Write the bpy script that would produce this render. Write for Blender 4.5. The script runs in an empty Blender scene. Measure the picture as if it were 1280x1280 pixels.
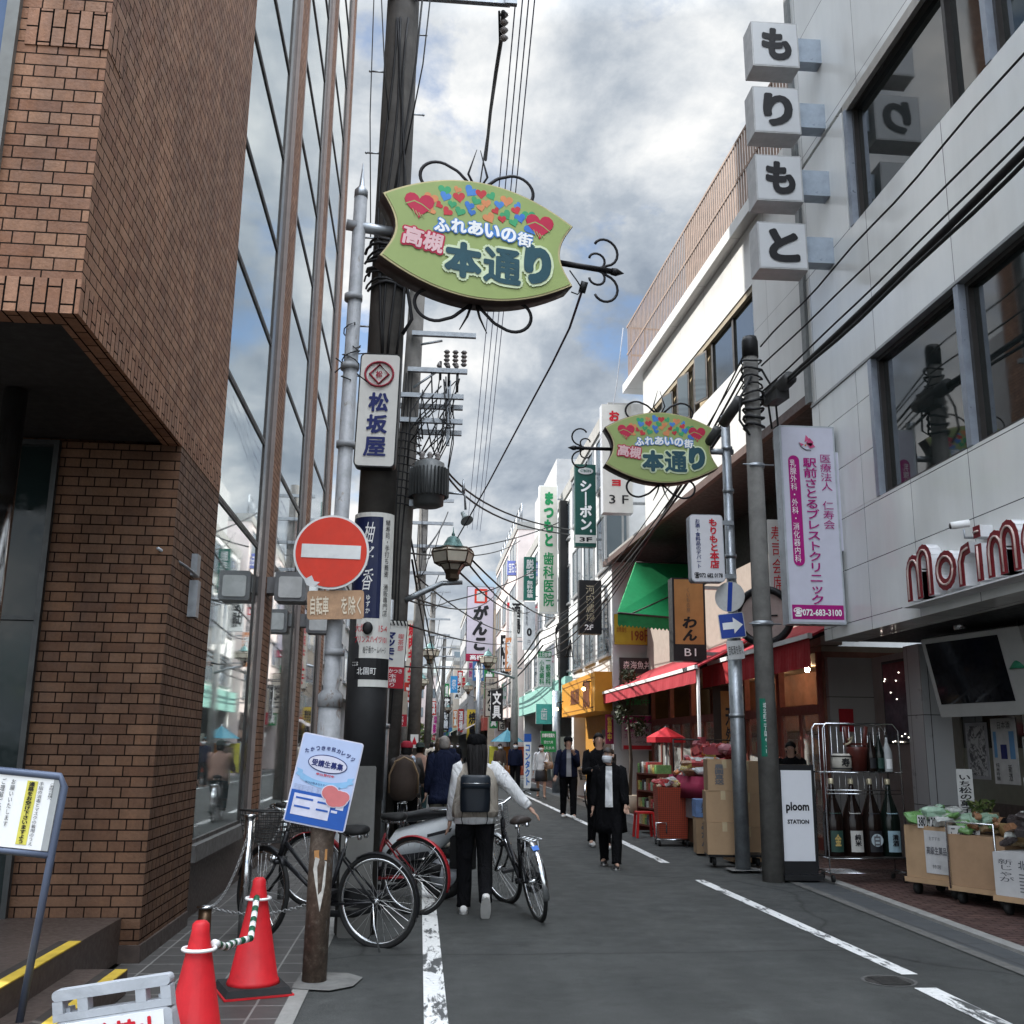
import bpy, bmesh, math, random
from mathutils import Vector, Matrix, noise
R = math.radians
random.seed(7)
SC = bpy.context.scene
COL = SC.collection
# ------------------------------------------------------------------ camera
FPX, CH = 1280.0, 1.5
def _v(*a): return Vector(a)
_vy = (522.0, 932.0); _xv = 705.0
_yv = 640 - (FPX*FPX + (_vy[0]-640)*(_xv-640))/(_vy[1]-640)
AY = _v(_vy[0]-640, _vy[1]-640, FPX).normalized()
AZ = _v(_xv-640, _yv-640, FPX).normalized()
AX = AY.cross(AZ)
def w_of(c): return _v(AX.dot(c), AY.dot(c), AZ.dot(c))
cd = bpy.data.cameras.new('camera'); cam = bpy.data.objects.new('camera', cd); COL.objects.link(cam)
cd.sensor_width = 36; cd.lens = 36; cd.clip_end = 2000; cd.clip_start = 0.05
cx, cy, cz = w_of(_v(1,0,0)), w_of(_v(0,-1,0)), w_of(_v(0,0,-1))
cam.matrix_world = Matrix(((cx.x,cy.x,cz.x,0),(cx.y,cy.y,cz.y,0),(cx.z,cy.z,cz.z,CH),(0,0,0,1)))
SC.camera = cam
def ray(px, py): return w_of(_v(px-640, py-640, FPX))
CP = _v(0,0,CH)
def onz(px, py, z=0.0): d = ray(px,py); return CP + d*((z-CH)/d.z)
def onx(px, py, x): d = ray(px,py); return CP + d*(x/d.x)
def ony(px, py, y): d = ray(px,py); return CP + d*(y/d.y)
# ------------------------------------------------------------------ world, sun, exposure
SUN_EL, SUN_AZ = R(36), math.atan2(-1, 0.69)      # azimuth measured from +Y towards +X
SUNV = _v(math.sin(SUN_AZ)*math.cos(SUN_EL), math.cos(SUN_AZ)*math.cos(SUN_EL), math.sin(SUN_EL))
W = bpy.data.worlds.new('World'); SC.world = W; W.use_nodes = True
nt = W.node_tree; nt.nodes.clear(); N = nt.nodes.new; L = nt.links.new
def wm(op, a, b=None, c=None):
    n = N('ShaderNodeMath'); n.operation = op
    for i, q in enumerate((a, b, c)):
        if q is None: continue
        if isinstance(q, (int, float)): n.inputs[i].default_value = q
        else: L(q, n.inputs[i])
    return n.outputs[0]
out = N('ShaderNodeOutputWorld'); bg = N('ShaderNodeBackground'); sky = N('ShaderNodeTexSky')
sky.sky_type = 'NISHITA'; sky.sun_disc = False; sky.sun_elevation = SUN_EL; sky.sun_rotation = SUN_AZ
tc = N('ShaderNodeTexCoord'); sp = N('ShaderNodeSeparateXYZ'); L(tc.outputs['Generated'], sp.inputs[0])
zc = wm('MAXIMUM', sp.outputs[2], 0.0); den = wm('ADD', zc, 0.55)
cb = N('ShaderNodeCombineXYZ'); L(wm('DIVIDE', sp.outputs[0], den), cb.inputs[0]); L(wm('DIVIDE', sp.outputs[1], den), cb.inputs[1])
def wnoise(scale, detail, rough, loc, dist=0.0):
    mp = N('ShaderNodeMapping'); L(cb.outputs[0], mp.inputs[0]); mp.inputs['Location'].default_value = loc
    n = N('ShaderNodeTexNoise'); n.inputs['Scale'].default_value = scale; n.inputs['Detail'].default_value = detail
    n.inputs['Roughness'].default_value = rough; n.inputs['Distortion'].default_value = dist
    L(mp.outputs[0], n.inputs['Vector']); return n.outputs[0]
def wramp(src, stops):
    r = N('ShaderNodeValToRGB'); e = r.color_ramp.elements
    e[0].position, e[0].color = stops[0][0], (*stops[0][1], 1); e[1].position, e[1].color = stops[-1][0], (*stops[-1][1], 1)
    for p, c in stops[1:-1]: q = e.new(p); q.color = (*c, 1)
    L(src, r.inputs[0]); return r.outputs[0]
cover = wramp(wnoise(3.6, 10, 0.6, (3.1, 1.7, 0), 0.15), [(0.375, (0,0,0)), (0.47, (1,1,1))])
shade = wramp(wnoise(4.4, 10, 0.6, (11.3, 4.2, 0), 0.2), [(0.34, (2.1,2.5,3.05)), (0.445, (3.3,3.7,4.2)), (0.535, (5.2,5.45,5.7)), (0.63, (7.3,7.3,7.2))])
mx = N('ShaderNodeMix'); mx.data_type = 'RGBA'
L(cover, mx.inputs['Factor'])
skb = N('ShaderNodeMix'); skb.data_type = 'RGBA'; skb.blend_type = 'MULTIPLY'; skb.inputs['Factor'].default_value = 1
L(sky.outputs[0], skb.inputs['A']); skb.inputs['B'].default_value = (0.95, 1.02, 1.08, 1)
L(skb.outputs['Result'], mx.inputs['A']); L(shade, mx.inputs['B'])
# sky overhead and behind the camera brightened, added to light the shaded street
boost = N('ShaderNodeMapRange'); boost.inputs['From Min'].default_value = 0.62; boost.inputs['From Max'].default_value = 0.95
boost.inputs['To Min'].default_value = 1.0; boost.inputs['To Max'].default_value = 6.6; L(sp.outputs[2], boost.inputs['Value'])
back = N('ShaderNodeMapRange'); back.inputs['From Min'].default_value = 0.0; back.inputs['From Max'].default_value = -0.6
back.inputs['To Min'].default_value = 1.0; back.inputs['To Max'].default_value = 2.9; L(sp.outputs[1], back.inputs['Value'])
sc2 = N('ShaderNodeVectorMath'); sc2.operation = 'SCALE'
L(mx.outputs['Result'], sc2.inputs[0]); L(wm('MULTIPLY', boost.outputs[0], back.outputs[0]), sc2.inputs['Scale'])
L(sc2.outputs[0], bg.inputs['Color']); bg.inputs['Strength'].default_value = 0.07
L(bg.outputs[0], out.inputs[0])
sd = bpy.data.lights.new('sun', 'SUN'); sd.energy = 3.6; sd.angle = R(0.6); sd.color = (1.0, 0.96, 0.9)
so = bpy.data.objects.new('sun', sd); COL.objects.link(so); so.rotation_euler = SUNV.to_track_quat('Z', 'Y').to_euler()
so.location = (-30, 20, 40)
vs = SC.view_settings; vs.view_transform = 'Standard'; vs.look = 'None'; vs.gamma = 1; vs.use_curve_mapping = False; vs.exposure = 1.05
SC.cycles.max_bounces = 8; SC.cycles.diffuse_bounces = 4; SC.cycles.glossy_bounces = 4
SC.cycles.caustics_reflective = False; SC.cycles.caustics_refractive = False
# ------------------------------------------------------------------ materials
MC = {}
class NT:
    def __init__(s, name):
        s.m = bpy.data.materials.new(name); s.m.use_nodes = True; s.t = s.m.node_tree
        s.p = s.t.nodes['Principled BSDF']
    def n(s, typ, **kw):
        q = s.t.nodes.new(typ)
        for k, v in kw.items():
            if hasattr(q, k): setattr(q, k, v)
        return q
    def l(s, a, b): s.t.links.new(a, b)
    def noise(s, scale, detail=4, rough=.55, vec=None, dist=0):
        q = s.n('ShaderNodeTexNoise'); q.inputs['Scale'].default_value = scale; q.inputs['Detail'].default_value = detail
        q.inputs['Roughness'].default_value = rough; q.inputs['Distortion'].default_value = dist
        if vec is None: vec = s.obj()
        s.l(vec, q.inputs['Vector']); return q.outputs[0]
    def obj(s):
        if not hasattr(s, 'tc'): s.tc = s.n('ShaderNodeTexCoord')
        return s.tc.outputs['Object']
    def uv(s):
        s.obj(); return s.tc.outputs['UV']
    def mapv(s, vec, scale=(1,1,1), loc=(0,0,0), rot=(0,0,0)):
        q = s.n('ShaderNodeMapping'); s.l(vec, q.inputs[0]); q.inputs['Scale'].default_value = scale
        q.inputs['Location'].default_value = loc; q.inputs['Rotation'].default_value = rot; return q.outputs[0]
    def ramp(s, src, stops):
        r = s.n('ShaderNodeValToRGB'); e = r.color_ramp.elements
        def c4(c): return (c, c, c, 1) if isinstance(c, (int, float)) else (*c, 1)
        e[0].position, e[0].color = stops[0][0], c4(stops[0][1]); e[1].position, e[1].color = stops[-1][0], c4(stops[-1][1])
        for p, c in stops[1:-1]: q = e.new(p); q.color = c4(c)
        s.l(src, r.inputs[0]); return r.outputs[0]
    def mix(s, f, a, b, mode='MIX'):
        q = s.n('ShaderNodeMix'); q.data_type = 'RGBA'; q.blend_type = mode
        for k, v in (('Factor', f), ('A', a), ('B', b)):
            if isinstance(v, (int, float)): q.inputs[k].default_value = v
            elif isinstance(v, tuple): q.inputs[k].default_value = (*v, 1)
            else: s.l(v, q.inputs[k])
        return q.outputs['Result']
    def bump(s, h, strength=.3, dist=.01):
        q = s.n('ShaderNodeBump'); q.inputs['Strength'].default_value = strength; q.inputs['Distance'].default_value = dist
        s.l(h, q.inputs['Height']); s.l(q.outputs[0], s.p.inputs['Normal'])
    def set(s, color=None, rough=None, metal=None, spec=None):
        for k, v in (('Base Color', color), ('Roughness', rough), ('Metallic', metal), ('Specular IOR Level', spec)):
            if v is None: continue
            if isinstance(v, tuple): s.p.inputs[k].default_value = (*v, 1)
            elif isinstance(v, (int, float)): s.p.inputs[k].default_value = v
            else: s.l(v, s.p.inputs[k])
def M(name, c=None, rough=.55, metal=0., var=.18, scale=6., bump=0., bscale=60., spec=.27, dirt=0.):
    """plain surface with a little wear: tone varies by noise, optional grime blotches and fine bump"""
    if name in MC: return MC[name]
    t = NT(name)
    lo = tuple(x*(1-var) for x in c); hi = tuple(min(1, x*(1+var*.6)) for x in c)
    col = t.ramp(t.noise(scale, 6, .62), [(.3, lo), (.7, hi)])
    if dirt:
        g = t.ramp(t.noise(scale*.55, 8, .7, dist=.6), [(.5, 0.), (.72, dirt)])
        col = t.mix(g, col, tuple(x*.35+.01 for x in c))
    r = t.ramp(t.noise(scale*2.3, 5), [(.3, max(0, rough-.08)), (.7, min(1, rough+.1))])
    t.set(col, r, metal, spec)
    if bump: t.bump(t.noise(bscale, 4), bump, .004)
    MC[name] = t.m; return t.m
def cloth(name, c):
    if name in MC: return MC[name]
    t = NT(name); o = t.obj(); weave = t.noise(260, 2, .6); fold = t.noise(5.5, 3, .5, t.mapv(o, (1.6,1.6,.7)), 1.2)
    t.set(t.ramp(t.noise(4, 5), [(.3, tuple(x*.8 for x in c)), (.7, tuple(x*1.15 for x in c))]), .9, 0, .06)
    a = t.n('ShaderNodeMath'); a.operation = 'MULTIPLY_ADD'; t.l(weave, a.inputs[0]); a.inputs[1].default_value = .03; t.l(fold, a.inputs[2]); t.bump(a.outputs[0], .9, .06)
    MC[name] = t.m; return t.m
def emit(name, c, s):
    if name in MC: return MC[name]
    t = NT(name); t.set(c, .4); t.p.inputs['Emission Color'].default_value = (*c, 1); t.p.inputs['Emission Strength'].default_value = s
    MC[name] = t.m; return t.m
def brick_mat(name, c1, c2, mortar, w, h, ms=.008, squash=.5, rot=0., off=.5):
    if name in MC: return MC[name]
    t = NT(name); v = t.uv()
    if rot: v = t.mapv(v, rot=(0, 0, rot))
    wob = t.noise(1.7, 3); b = t.n('ShaderNodeTexBrick'); b.offset = off; b.squash = squash; b.squash_frequency = 2; b.offset_frequency = 2
    t.l(v, b.inputs['Vector'])
    b.inputs['Scale'].default_value = 1; b.inputs['Brick Width'].default_value = w; b.inputs['Row Height'].default_value = h
    b.inputs['Mortar Size'].default_value = ms; b.inputs['Mortar Smooth'].default_value = .12; b.inputs['Bias'].default_value = 0
    b.inputs['Color1'].default_value = (*c1, 1); b.inputs['Color2'].default_value = (*c2, 1); b.inputs['Mortar'].default_value = (*mortar, 1)
    big = t.ramp(t.noise(.9, 6, .65), [(.3, .72), (.7, 1.12)])
    drip = t.ramp(t.noise(1, 7, .7, t.mapv(t.obj(), (3.2, 3.2, .3))), [(.36, .72), (.6, 1.05)]); big = t.mix(1., big, drip, 'MULTIPLY')
    fine = t.ramp(t.noise(38, 5, .7), [(.25, .78), (.75, 1.14)])
    col = t.mix(1., t.mix(1., b.outputs['Color'], big, 'MULTIPLY'), fine, 'MULTIPLY')
    t.set(col, t.ramp(t.noise(9, 4), [(.3, .55), (.7, .8)]), 0, t.ramp(b.outputs['Fac'], [(0., .33), (1., 0.)]))
    hgt = t.n('ShaderNodeMath'); hgt.operation = 'MULTIPLY_ADD'; t.l(b.outputs['Fac'], hgt.inputs[0]); hgt.inputs[1].default_value = -1
    t.l(t.noise(55, 4), hgt.inputs[2]); t.bump(hgt.outputs[0], .55, .008)
    MC[name] = t.m; return t.m
def panel_mat(name, c, w, h, ms=.006, rough=.3, ou=0., ov=0., line=(.04,.04,.045), var=.06, off=0., wavy=.02):
    if name in MC: return MC[name]
    t = NT(name); b = t.n('ShaderNodeTexBrick'); b.offset = off
    t.l(t.mapv(t.uv(), loc=(ou, ov, 0)), b.inputs['Vector'])
    b.inputs['Scale'].default_value = 1; b.inputs['Brick Width'].default_value = w; b.inputs['Row Height'].default_value = h
    b.inputs['Mortar Size'].default_value = ms; b.inputs['Mortar Smooth'].default_value = .1
    b.inputs['Color1'].default_value = (*c, 1); b.inputs['Color2'].default_value = (*[x*(1-var) for x in c], 1); b.inputs['Mortar'].default_value = (*line, 1)
    streak = t.ramp(t.noise(1, 6, .65, t.mapv(t.obj(), (2.6, 2.6, .35))), [(.32, .93), (.6, 1.0)])
    blot = t.ramp(t.noise(1.3, 6, .6), [(.3, .95), (.7, 1.02)])
    t.set(t.mix(1., t.mix(1., b.outputs['Color'], streak, 'MULTIPLY'), blot, 'MULTIPLY'), t.ramp(t.noise(4, 5), [(.3, rough), (.7, rough+.14)]), 0, .5)
    hgt = t.n('ShaderNodeMath'); hgt.operation = 'MULTIPLY_ADD'; t.l(b.outputs['Fac'], hgt.inputs[0]); hgt.inputs[1].default_value = -.6
    t.l(t.noise(1.1, 2), hgt.inputs[2]); t.bump(hgt.outputs[0], .3, wavy)
    MC[name] = t.m; return t.m
def glass_mat(name, c, rough=.03, metal=0., ior=1.6, wave=.02, wscale=.8):
    if name in MC: return MC[name]
    t = NT(name); smear = t.ramp(t.noise(3, 6, .6), [(.4, rough), (.75, rough+.05)])
    t.set(c, smear, metal, .5); t.p.inputs['IOR'].default_value = ior; t.bump(t.noise(wscale, 1), .12, wave)
    MC[name] = t.m; return t.m
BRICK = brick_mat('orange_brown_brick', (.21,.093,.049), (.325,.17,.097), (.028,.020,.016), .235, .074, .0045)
BRICKD = brick_mat('shaded_brown_brick', (.098,.045,.023), (.155,.08,.044), (.016,.011,.009), .235, .074, .005)  # same brick darkened: shade under the overhang put into the colour
SOLD = brick_mat('upright_brick_course', (.23,.105,.057), (.33,.172,.102), (.010,.008,.007), .2, .074, .0055, squash=1., rot=R(90))
MIRROR = glass_mat('coated_window_glass', (.66,.72,.71), .015, .9, wave=.015, wscale=.5)
GLASS = glass_mat('dark_window_glass', (.012,.016,.016), .02, 0., 1.9)
SHOPGLASS = glass_mat('shop_window_glass', (.018,.016,.014), .04, 0., 1.5)
FARGLASS = glass_mat('grey_blue_window_glass', (.10,.13,.15), .05, .2, 1.7)
ALU = M('aluminium', (.42,.43,.44), .35, .8, .1)
DARKALU = M('dark_bronze_metal', (.055,.05,.047), .4, .6, .15)
STEEL = M('galvanised_steel', (.33,.35,.37), .42, .75, .2, 9, dirt=.5)
CONC = M('weathered_concrete', (.13,.122,.112), .85, 0, .3, 5, .4, 40, dirt=.6)
CONCL = M('pale_concrete', (.30,.295,.28), .85, 0, .2, 5, .3, 40, dirt=.4)
BLACK = M('black_paint', (.012,.012,.013), .45, 0, .2)
RUB = M('black_rubber', (.014,.014,.014), .75, 0, .2)
CHROME = M('chrome', (.62,.63,.64), .16, 1., .08)
WHITE = M('white_enamel', (.78,.78,.77), .4, 0, .07, 3, dirt=.12)
OFFW = M('off_white_plastic', (.66,.65,.61), .45, 0, .08, 3, dirt=.14)
GREYP = M('grey_plastic', (.42,.44,.47), .5, 0, .1)
INK = M('black_lettering', (.012,.012,.014), .5, 0, .1)
NAVY = M('navy_lettering', (.012,.02,.12), .5, 0, .1)
REDL = M('red_lettering', (.55,.015,.03), .5, 0, .1)
GRNL = M('green_lettering', (.01,.23,.075), .5, 0, .1)
MAGL = M('magenta_lettering', (.34,.005,.16), .5, 0, .1)
WHL = M('white_lettering', (.8,.8,.79), .5, 0, .05)
CARD = M('brown_cardboard', (.36,.24,.14), .85, 0, .14, 4, .15, 50)
IRON = M('wrought_iron', (.016,.015,.016), .45, .6, .2)
CABLE = M('black_cable', (.014,.014,.015), .6, 0, .2)
BLUEWIRE = M('blue_grey_cable', (.09,.10,.17), .6, 0, .2)
# ------------------------------------------------------------------ mesh builder
PLACED = set()
class MB:
    def __init__(s): s.v = []; s.f = []; s.mi = []; s.mats = []; s.cur = 0; s.sm = []; s.smooth = False
    def m(s, mat, smooth=None):
        if mat not in s.mats: s.mats.append(mat)
        s.cur = s.mats.index(mat)
        if smooth is not None: s.smooth = smooth
        return s
    def _f(s, f, sm=None): s.f.append(f); s.mi.append(s.cur); s.sm.append(s.smooth if sm is None else sm)
    def poly(s, pts):
        b = len(s.v); s.v += [Vector(p) for p in pts]; s._f(list(range(b, b+len(pts))), False); return s
    def hexa(s, p):      # 8 corners: bottom 4 ccw, top 4
        b = len(s.v); s.v += [Vector(q) for q in p]
        for f in ((3,2,1,0),(4,5,6,7),(0,1,5,4),(1,2,6,5),(2,3,7,6),(3,0,4,7)): s._f([b+i for i in f], False)
        return s
    def box(s, x0, x1, y0, y1, z0, z1):
        if x0 > x1: x0, x1 = x1, x0
        if y0 > y1: y0, y1 = y1, y0
        if z0 > z1: z0, z1 = z1, z0
        return s.hexa([(x0,y0,z0),(x1,y0,z0),(x1,y1,z0),(x0,y1,z0),(x0,y0,z1),(x1,y0,z1),(x1,y1,z1),(x0,y1,z1)])
    def bev(s, x0, x1, y0, y1, z0, z1, r):   # box with chamfered vertical-plane outline in XZ (rounded corners), axis Y
        w, h = (x1-x0)/2, (z1-z0)/2; c = ((x0+x1)/2, (z0+z1)/2); P = []
        for sx, sz, a0 in ((1,1,0),(-1,1,90),(-1,-1,180),(1,-1,270)):
            for k in range(5):
                a = R(a0+k*22.5); P.append((c[0]+sx*(w-r)+math.cos(a)*r, c[1]+sz*(h-r)+math.sin(a)*r))
        return s.prism([(p[0], p[1]) for p in P], y0, y1)
    def prism(s, P, y0, y1):   # outline in XZ extruded along Y (y0 = front)
        n = len(P); b = len(s.v)
        s.v += [Vector((p[0], y0, p[1])) for p in P] + [Vector((p[0], y1, p[1])) for p in P]
        s._f([b+i for i in range(n)], False); s._f([b+n+i for i in reversed(range(n))], False)
        for i in range(n): j = (i+1) % n; s._f([b+j, b+i, b+n+i, b+n+j])
        return s
    def loft(s, rings, cap=True, close=False):
        n = len(rings[0]); b = len(s.v)
        for r in rings: s.v += [Vector(p) for p in r]
        K = len(rings)
        for k in range(K-1 if not close else K):
            k2 = (k+1) % K
            for i in range(n):
                j = (i+1) % n; s._f([b+k*n+i, b+k*n+j, b+k2*n+j, b+k2*n+i])
        if cap and not close:
            s._f([b+i for i in reversed(range(n))]); s._f([b+(K-1)*n+i for i in range(n)])
        return s
    def tube(s, pts, r, n=8, cap=True, close=False):
        pts = [Vector(p) for p in pts]; K = len(pts); rs = r if isinstance(r, list) else [r]*K
        rings = []; up = None
        for i, p in enumerate(pts):
            if close: d = pts[(i+1) % K]-pts[i-1]
            else: d = (pts[min(i+1, K-1)]-pts[max(i-1, 0)])
            d = d.normalized() if d.length > 1e-9 else Vector((0,0,1))
            if up is None:
                up = Vector((0,0,1)) if abs(d.z) < .9 else Vector((0,1,0))
            a = up-d*up.dot(d)
            if a.length < 1e-5: a = d.orthogonal()
            a.normalize(); up = a; c = d.cross(a)
            q = rs[i]; ra, rb = q if isinstance(q, tuple) else (q, q)
            rings.append([p+a*(math.sin(2*math.pi*k/n)*ra)+c*(math.cos(2*math.pi*k/n)*rb) for k in range(n)])
        sm = s.smooth; s.smooth = n > 4; s.loft(rings, cap, close); s.smooth = sm; return s
    def cyl(s, p0, p1, r0, r1=None, n=16): return s.tube([p0, p1], [r0, r0 if r1 is None else r1], n)
    def lathe(s, prof, c=(0,0,0), n=20, mtx=None, cap=True):
        rings = []
        for r, z in prof:
            ring = [Vector((math.cos(2*math.pi*k/n)*r, math.sin(2*math.pi*k/n)*r, z)) for k in range(n)]
            if mtx: ring = [mtx @ p for p in ring]
            rings.append([p+Vector(c) for p in ring])
        sm = s.smooth; s.smooth = n > 8; s.loft(rings, cap); s.smooth = sm; return s
    def ball(s, c, r, n=12, k=8, mtx=None):
        if not isinstance(r, tuple): r = (r, r, r)
        rings = []
        for j in range(k+1):
            t = -math.pi/2+math.pi*j/k; t = max(min(t, math.pi/2-.02), -math.pi/2+.02)
            ring = [Vector((math.cos(2*math.pi*i/n)*math.cos(t)*r[0], math.sin(2*math.pi*i/n)*math.cos(t)*r[1], math.sin(t)*r[2])) for i in range(n)]
            if mtx: ring = [mtx @ p for p in ring]
            rings.append([p+Vector(c) for p in ring])
        sm = s.smooth; s.smooth = True; s.loft(rings); s.smooth = sm; return s
    def text(s, body, rect, y, bold=.0, vert=False, rot=0., shear=0., font_line=1.0, outline=None, keep=False):
        """flat lettering in the XZ plane at depth y facing -Y, fitted into rect (x0,z0,x1,z1)"""
        c = bpy.data.curves.new('lettering', 'FONT')
        c.body = '\n'.join(body) if vert else body
        c.align_x = 'CENTER'; kana = all(ord(ch) < 0x3400 for ch in body); c.offset = min(bold, .008) if kana else 0.; ex = bold*1.1 if bold > .012 else 0.; c.resolution_u = 4 if kana and bold > .03 else 2; c.shear = shear; c.space_line = font_line
        o = bpy.data.objects.new('lettering', c); COL.objects.link(o)
        dg = bpy.context.evaluated_depsgraph_get(); me = bpy.data.meshes.new_from_object(o.evaluated_get(dg))
        bpy.data.objects.remove(o); bpy.data.curves.remove(c)
        if not me.vertices: return s
        xs = [v.co.x for v in me.vertices]; ys = [v.co.y for v in me.vertices]
        x0, x1, y0, y1 = min(xs), max(xs), min(ys), max(ys)
        sx = (rect[2]-rect[0])/max(1e-6, x1-x0+2*ex); sy = (rect[3]-rect[1])/max(1e-6, y1-y0+2*ex)
        if keep: sx = sy = min(sx, sy)
        mx_, mz = (rect[0]+rect[2])/2, (rect[1]+rect[3])/2; ca, sa = math.cos(rot), math.sin(rot); b = len(s.v)
        nk = 0 if ex <= 0 else 8 if ex < .03 else 12        # rounded bold: the glyph swept round a small circle
        for k in range(nk+1):
            dx, dy = (math.cos(2*math.pi*k/nk)*ex, math.sin(2*math.pi*k/nk)*ex) if k < nk else (0, 0); b = len(s.v)
            for v in me.vertices:
                u, w = (v.co.x+dx-(x0+x1)/2)*sx, (v.co.y+dy-(y0+y1)/2)*sy
                s.v.append(Vector((mx_+u*ca-w*sa, y-.00006*k, mz+u*sa+w*ca)))
            for p in me.polygons: s._f([b+i for i in p.vertices], False)
        bpy.data.meshes.remove(me); return s
    def xf(s, mtx, start=0):
        for i in range(start, len(s.v)): s.v[i] = mtx @ s.v[i]
        return s
    def wrinkle(s, amp, scale, seed=0., start=0):
        for i in range(start, len(s.v)):
            v = s.v[i]; q = noise.noise_vector(v*scale+Vector((seed, seed*1.7, 0))); s.v[i] = v+q*amp
        return s
    def build(s, name, parent=None, mat=None, label=None):
        me = bpy.data.meshes.new(name); me.from_pydata([tuple(v) for v in s.v], [], s.f)
        for q in s.mats: me.materials.append(q)
        if mat: me.materials.append(mat)
        me.polygons.foreach_set('material_index', s.mi); me.polygons.foreach_set('use_smooth', s.sm)
        uv = me.uv_layers.new(name='UVMap'); dat = [0.0]*(2*len(me.loops))
        for p in me.polygons:
            n = p.normal; ax = max(range(3), key=lambda k: abs(n[k]))
            a, b = ((1,2),(0,2),(0,1))[ax]
            for li in p.loop_indices:
                co = me.vertices[me.loops[li].vertex_index].co; dat[2*li] = co[a]; dat[2*li+1] = co[b]
        uv.data.foreach_set('uv', dat)
        o = bpy.data.objects.new(name, me); COL.objects.link(o)
        if parent:
            o.parent = parent; w = Vector(); q = parent; done = False
            while q: w += q.location; done = done or q.name in PLACED; q = q.parent
            if not done: o.location = -w
        if label: o['label'] = label
        return o
    def split(s, name, parent=None, mat=None):
        """one object per connected piece, all of the same kind"""
        par = list(range(len(s.v)))
        def fd(i):
            while par[i] != i: par[i] = par[par[i]]; i = par[i]
            return i
        for f in s.f:
            for i in f[1:]: par[fd(i)] = fd(f[0])
        G = {}
        for k, f in enumerate(s.f): G.setdefault(fd(f[0]), []).append(k)
        O = []
        for ks in G.values():
            m = MB(); m.mats = [s.mats[i] for i in sorted({s.mi[k] for k in ks})]; mp = {}
            for k in ks:
                F = []
                for i in s.f[k]:
                    if i not in mp: mp[i] = len(m.v); m.v.append(s.v[i])
                    F.append(mp[i])
                m.f.append(F); m.mi.append(m.mats.index(s.mats[s.mi[k]])); m.sm.append(s.sm[k])
            O.append(m.build(name, parent, mat))
        return O
def thing(name, label, cat, loc=(0,0,0), group=None):
    o = bpy.data.objects.new(name, None); COL.objects.link(o); o.location = loc; o.empty_display_size = .2
    return tag(o, label, cat, group)
def tag(o, label, cat, group=None, kind=None):
    o['label'] = label; o['category'] = cat
    if group: o['group'] = group
    if kind: o['kind'] = kind
    return o
def struct(o): o['kind'] = 'structure'; return o
def children(o): return [q for q in bpy.data.objects if q.parent == o]
def copy_tree(o, parent=None):
    c = o.copy(); COL.objects.link(c)
    if parent: c.parent = parent
    for q in children(o): copy_tree(q, c)
    return c
def place(o, loc, rz=0., ry=0., rx=0.):
    PLACED.add(o.name)
    o.location = loc; o.rotation_euler = (rx, ry, rz); return o
def spiral(c, r0, r1, a0, turns, n=22, plane='xz'):
    P = []
    for k in range(n+1):
        t = k/n; r = r0+(r1-r0)*t; a = a0+turns*2*math.pi*t
        P.append((c[0]+math.cos(a)*r, c[1], c[2]+math.sin(a)*r))
    return P
def sag(p0, p1, s, n=14):
    p0, p1 = Vector(p0), Vector(p1)
    return [p0.lerp(p1, k/n)-Vector((0,0,s*4*(k/n)*(1-k/n))) for k in range(n+1)]
# ================================================================== ground, road, pavements
def ground_mat():
    t = NT('asphalt'); o = t.obj()
    base = t.ramp(t.noise(1.1, 7, .62), [(.3, (.036,.038,.0365)), (.7, (.056,.058,.0555))])
    grit = t.mix(1., t.ramp(t.noise(190, 3, .85), [(.3, .45), (.5, 1.0), (.7, 1.8)]), t.ramp(t.noise(75, 4, .8), [(.35, .75), (.55, 1.), (.72, 1.5)]), 'MULTIPLY')
    spots = t.mix(1., t.ramp(t.noise(3.1, 9, .75, dist=.8), [(.54, 1.), (.66, .66)]), t.ramp(t.noise(1.7, 7, .7, t.mapv(o, (1,1,1), (9,4,0)), .5), [(.58, 1.), (.7, 1.35)]), 'MULTIPLY')
    track = t.ramp(t.noise(1.0, 4, .5, t.mapv(o, (1.3, .05, 1))), [(.4, .86), (.6, 1.08)])
    col = t.mix(1., t.mix(1., t.mix(1., base, grit, 'MULTIPLY'), spots, 'MULTIPLY'), track, 'MULTIPLY')
    vor = t.n('ShaderNodeTexVoronoi', feature='DISTANCE_TO_EDGE'); vor.inputs['Scale'].default_value = .28
    t.l(t.mix(.25, o, t.noise(1.4, 4)) , vor.inputs['Vector'])
    crack = t.ramp(vor.outputs['Distance'], [(.0, .45), (.006, 1.)])
    col = t.mix(1., col, crack, 'MULTIPLY')
    t.set(col, t.ramp(t.noise(5, 5), [(.3, .7), (.7, .9)]), 0, .28); t.bump(t.noise(170, 3, .7), .5, .006); return t.m
ASPH = ground_mat()
def paint_mat():
    t = NT('worn_road_paint'); o = t.obj()
    w = t.noise(1.0, 8, .72, t.mapv(o, (16, 3.5, 1)), .6); w2 = t.noise(1.2, 3, .5)
    s = t.n('ShaderNodeMath'); s.operation = 'MULTIPLY_ADD'; t.l(w2, s.inputs[0]); s.inputs[1].default_value = .6; t.l(w, s.inputs[2])
    f = t.ramp(s.outputs[0], [(.835, 0.), (.90, 1.)])
    t.set(t.mix(f, t.ramp(t.noise(30, 5), [(.3, (.55,.55,.54)), (.7, (.72,.72,.70))]), (.055,.057,.057)), .7); t.bump(t.noise(160, 3), .4, .005); return t.m
PAINT = paint_mat()
PAVER = panel_mat('dark_pavement_slabs', (.056,.052,.049), .3, .3, .007, .55, line=(.17,.165,.155), var=.25)
REDPAVE = brick_mat('red_brown_pavers', (.068,.036,.031), (.098,.052,.043), (.035,.028,.027), .2, .1, .006, squash=1.)
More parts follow.
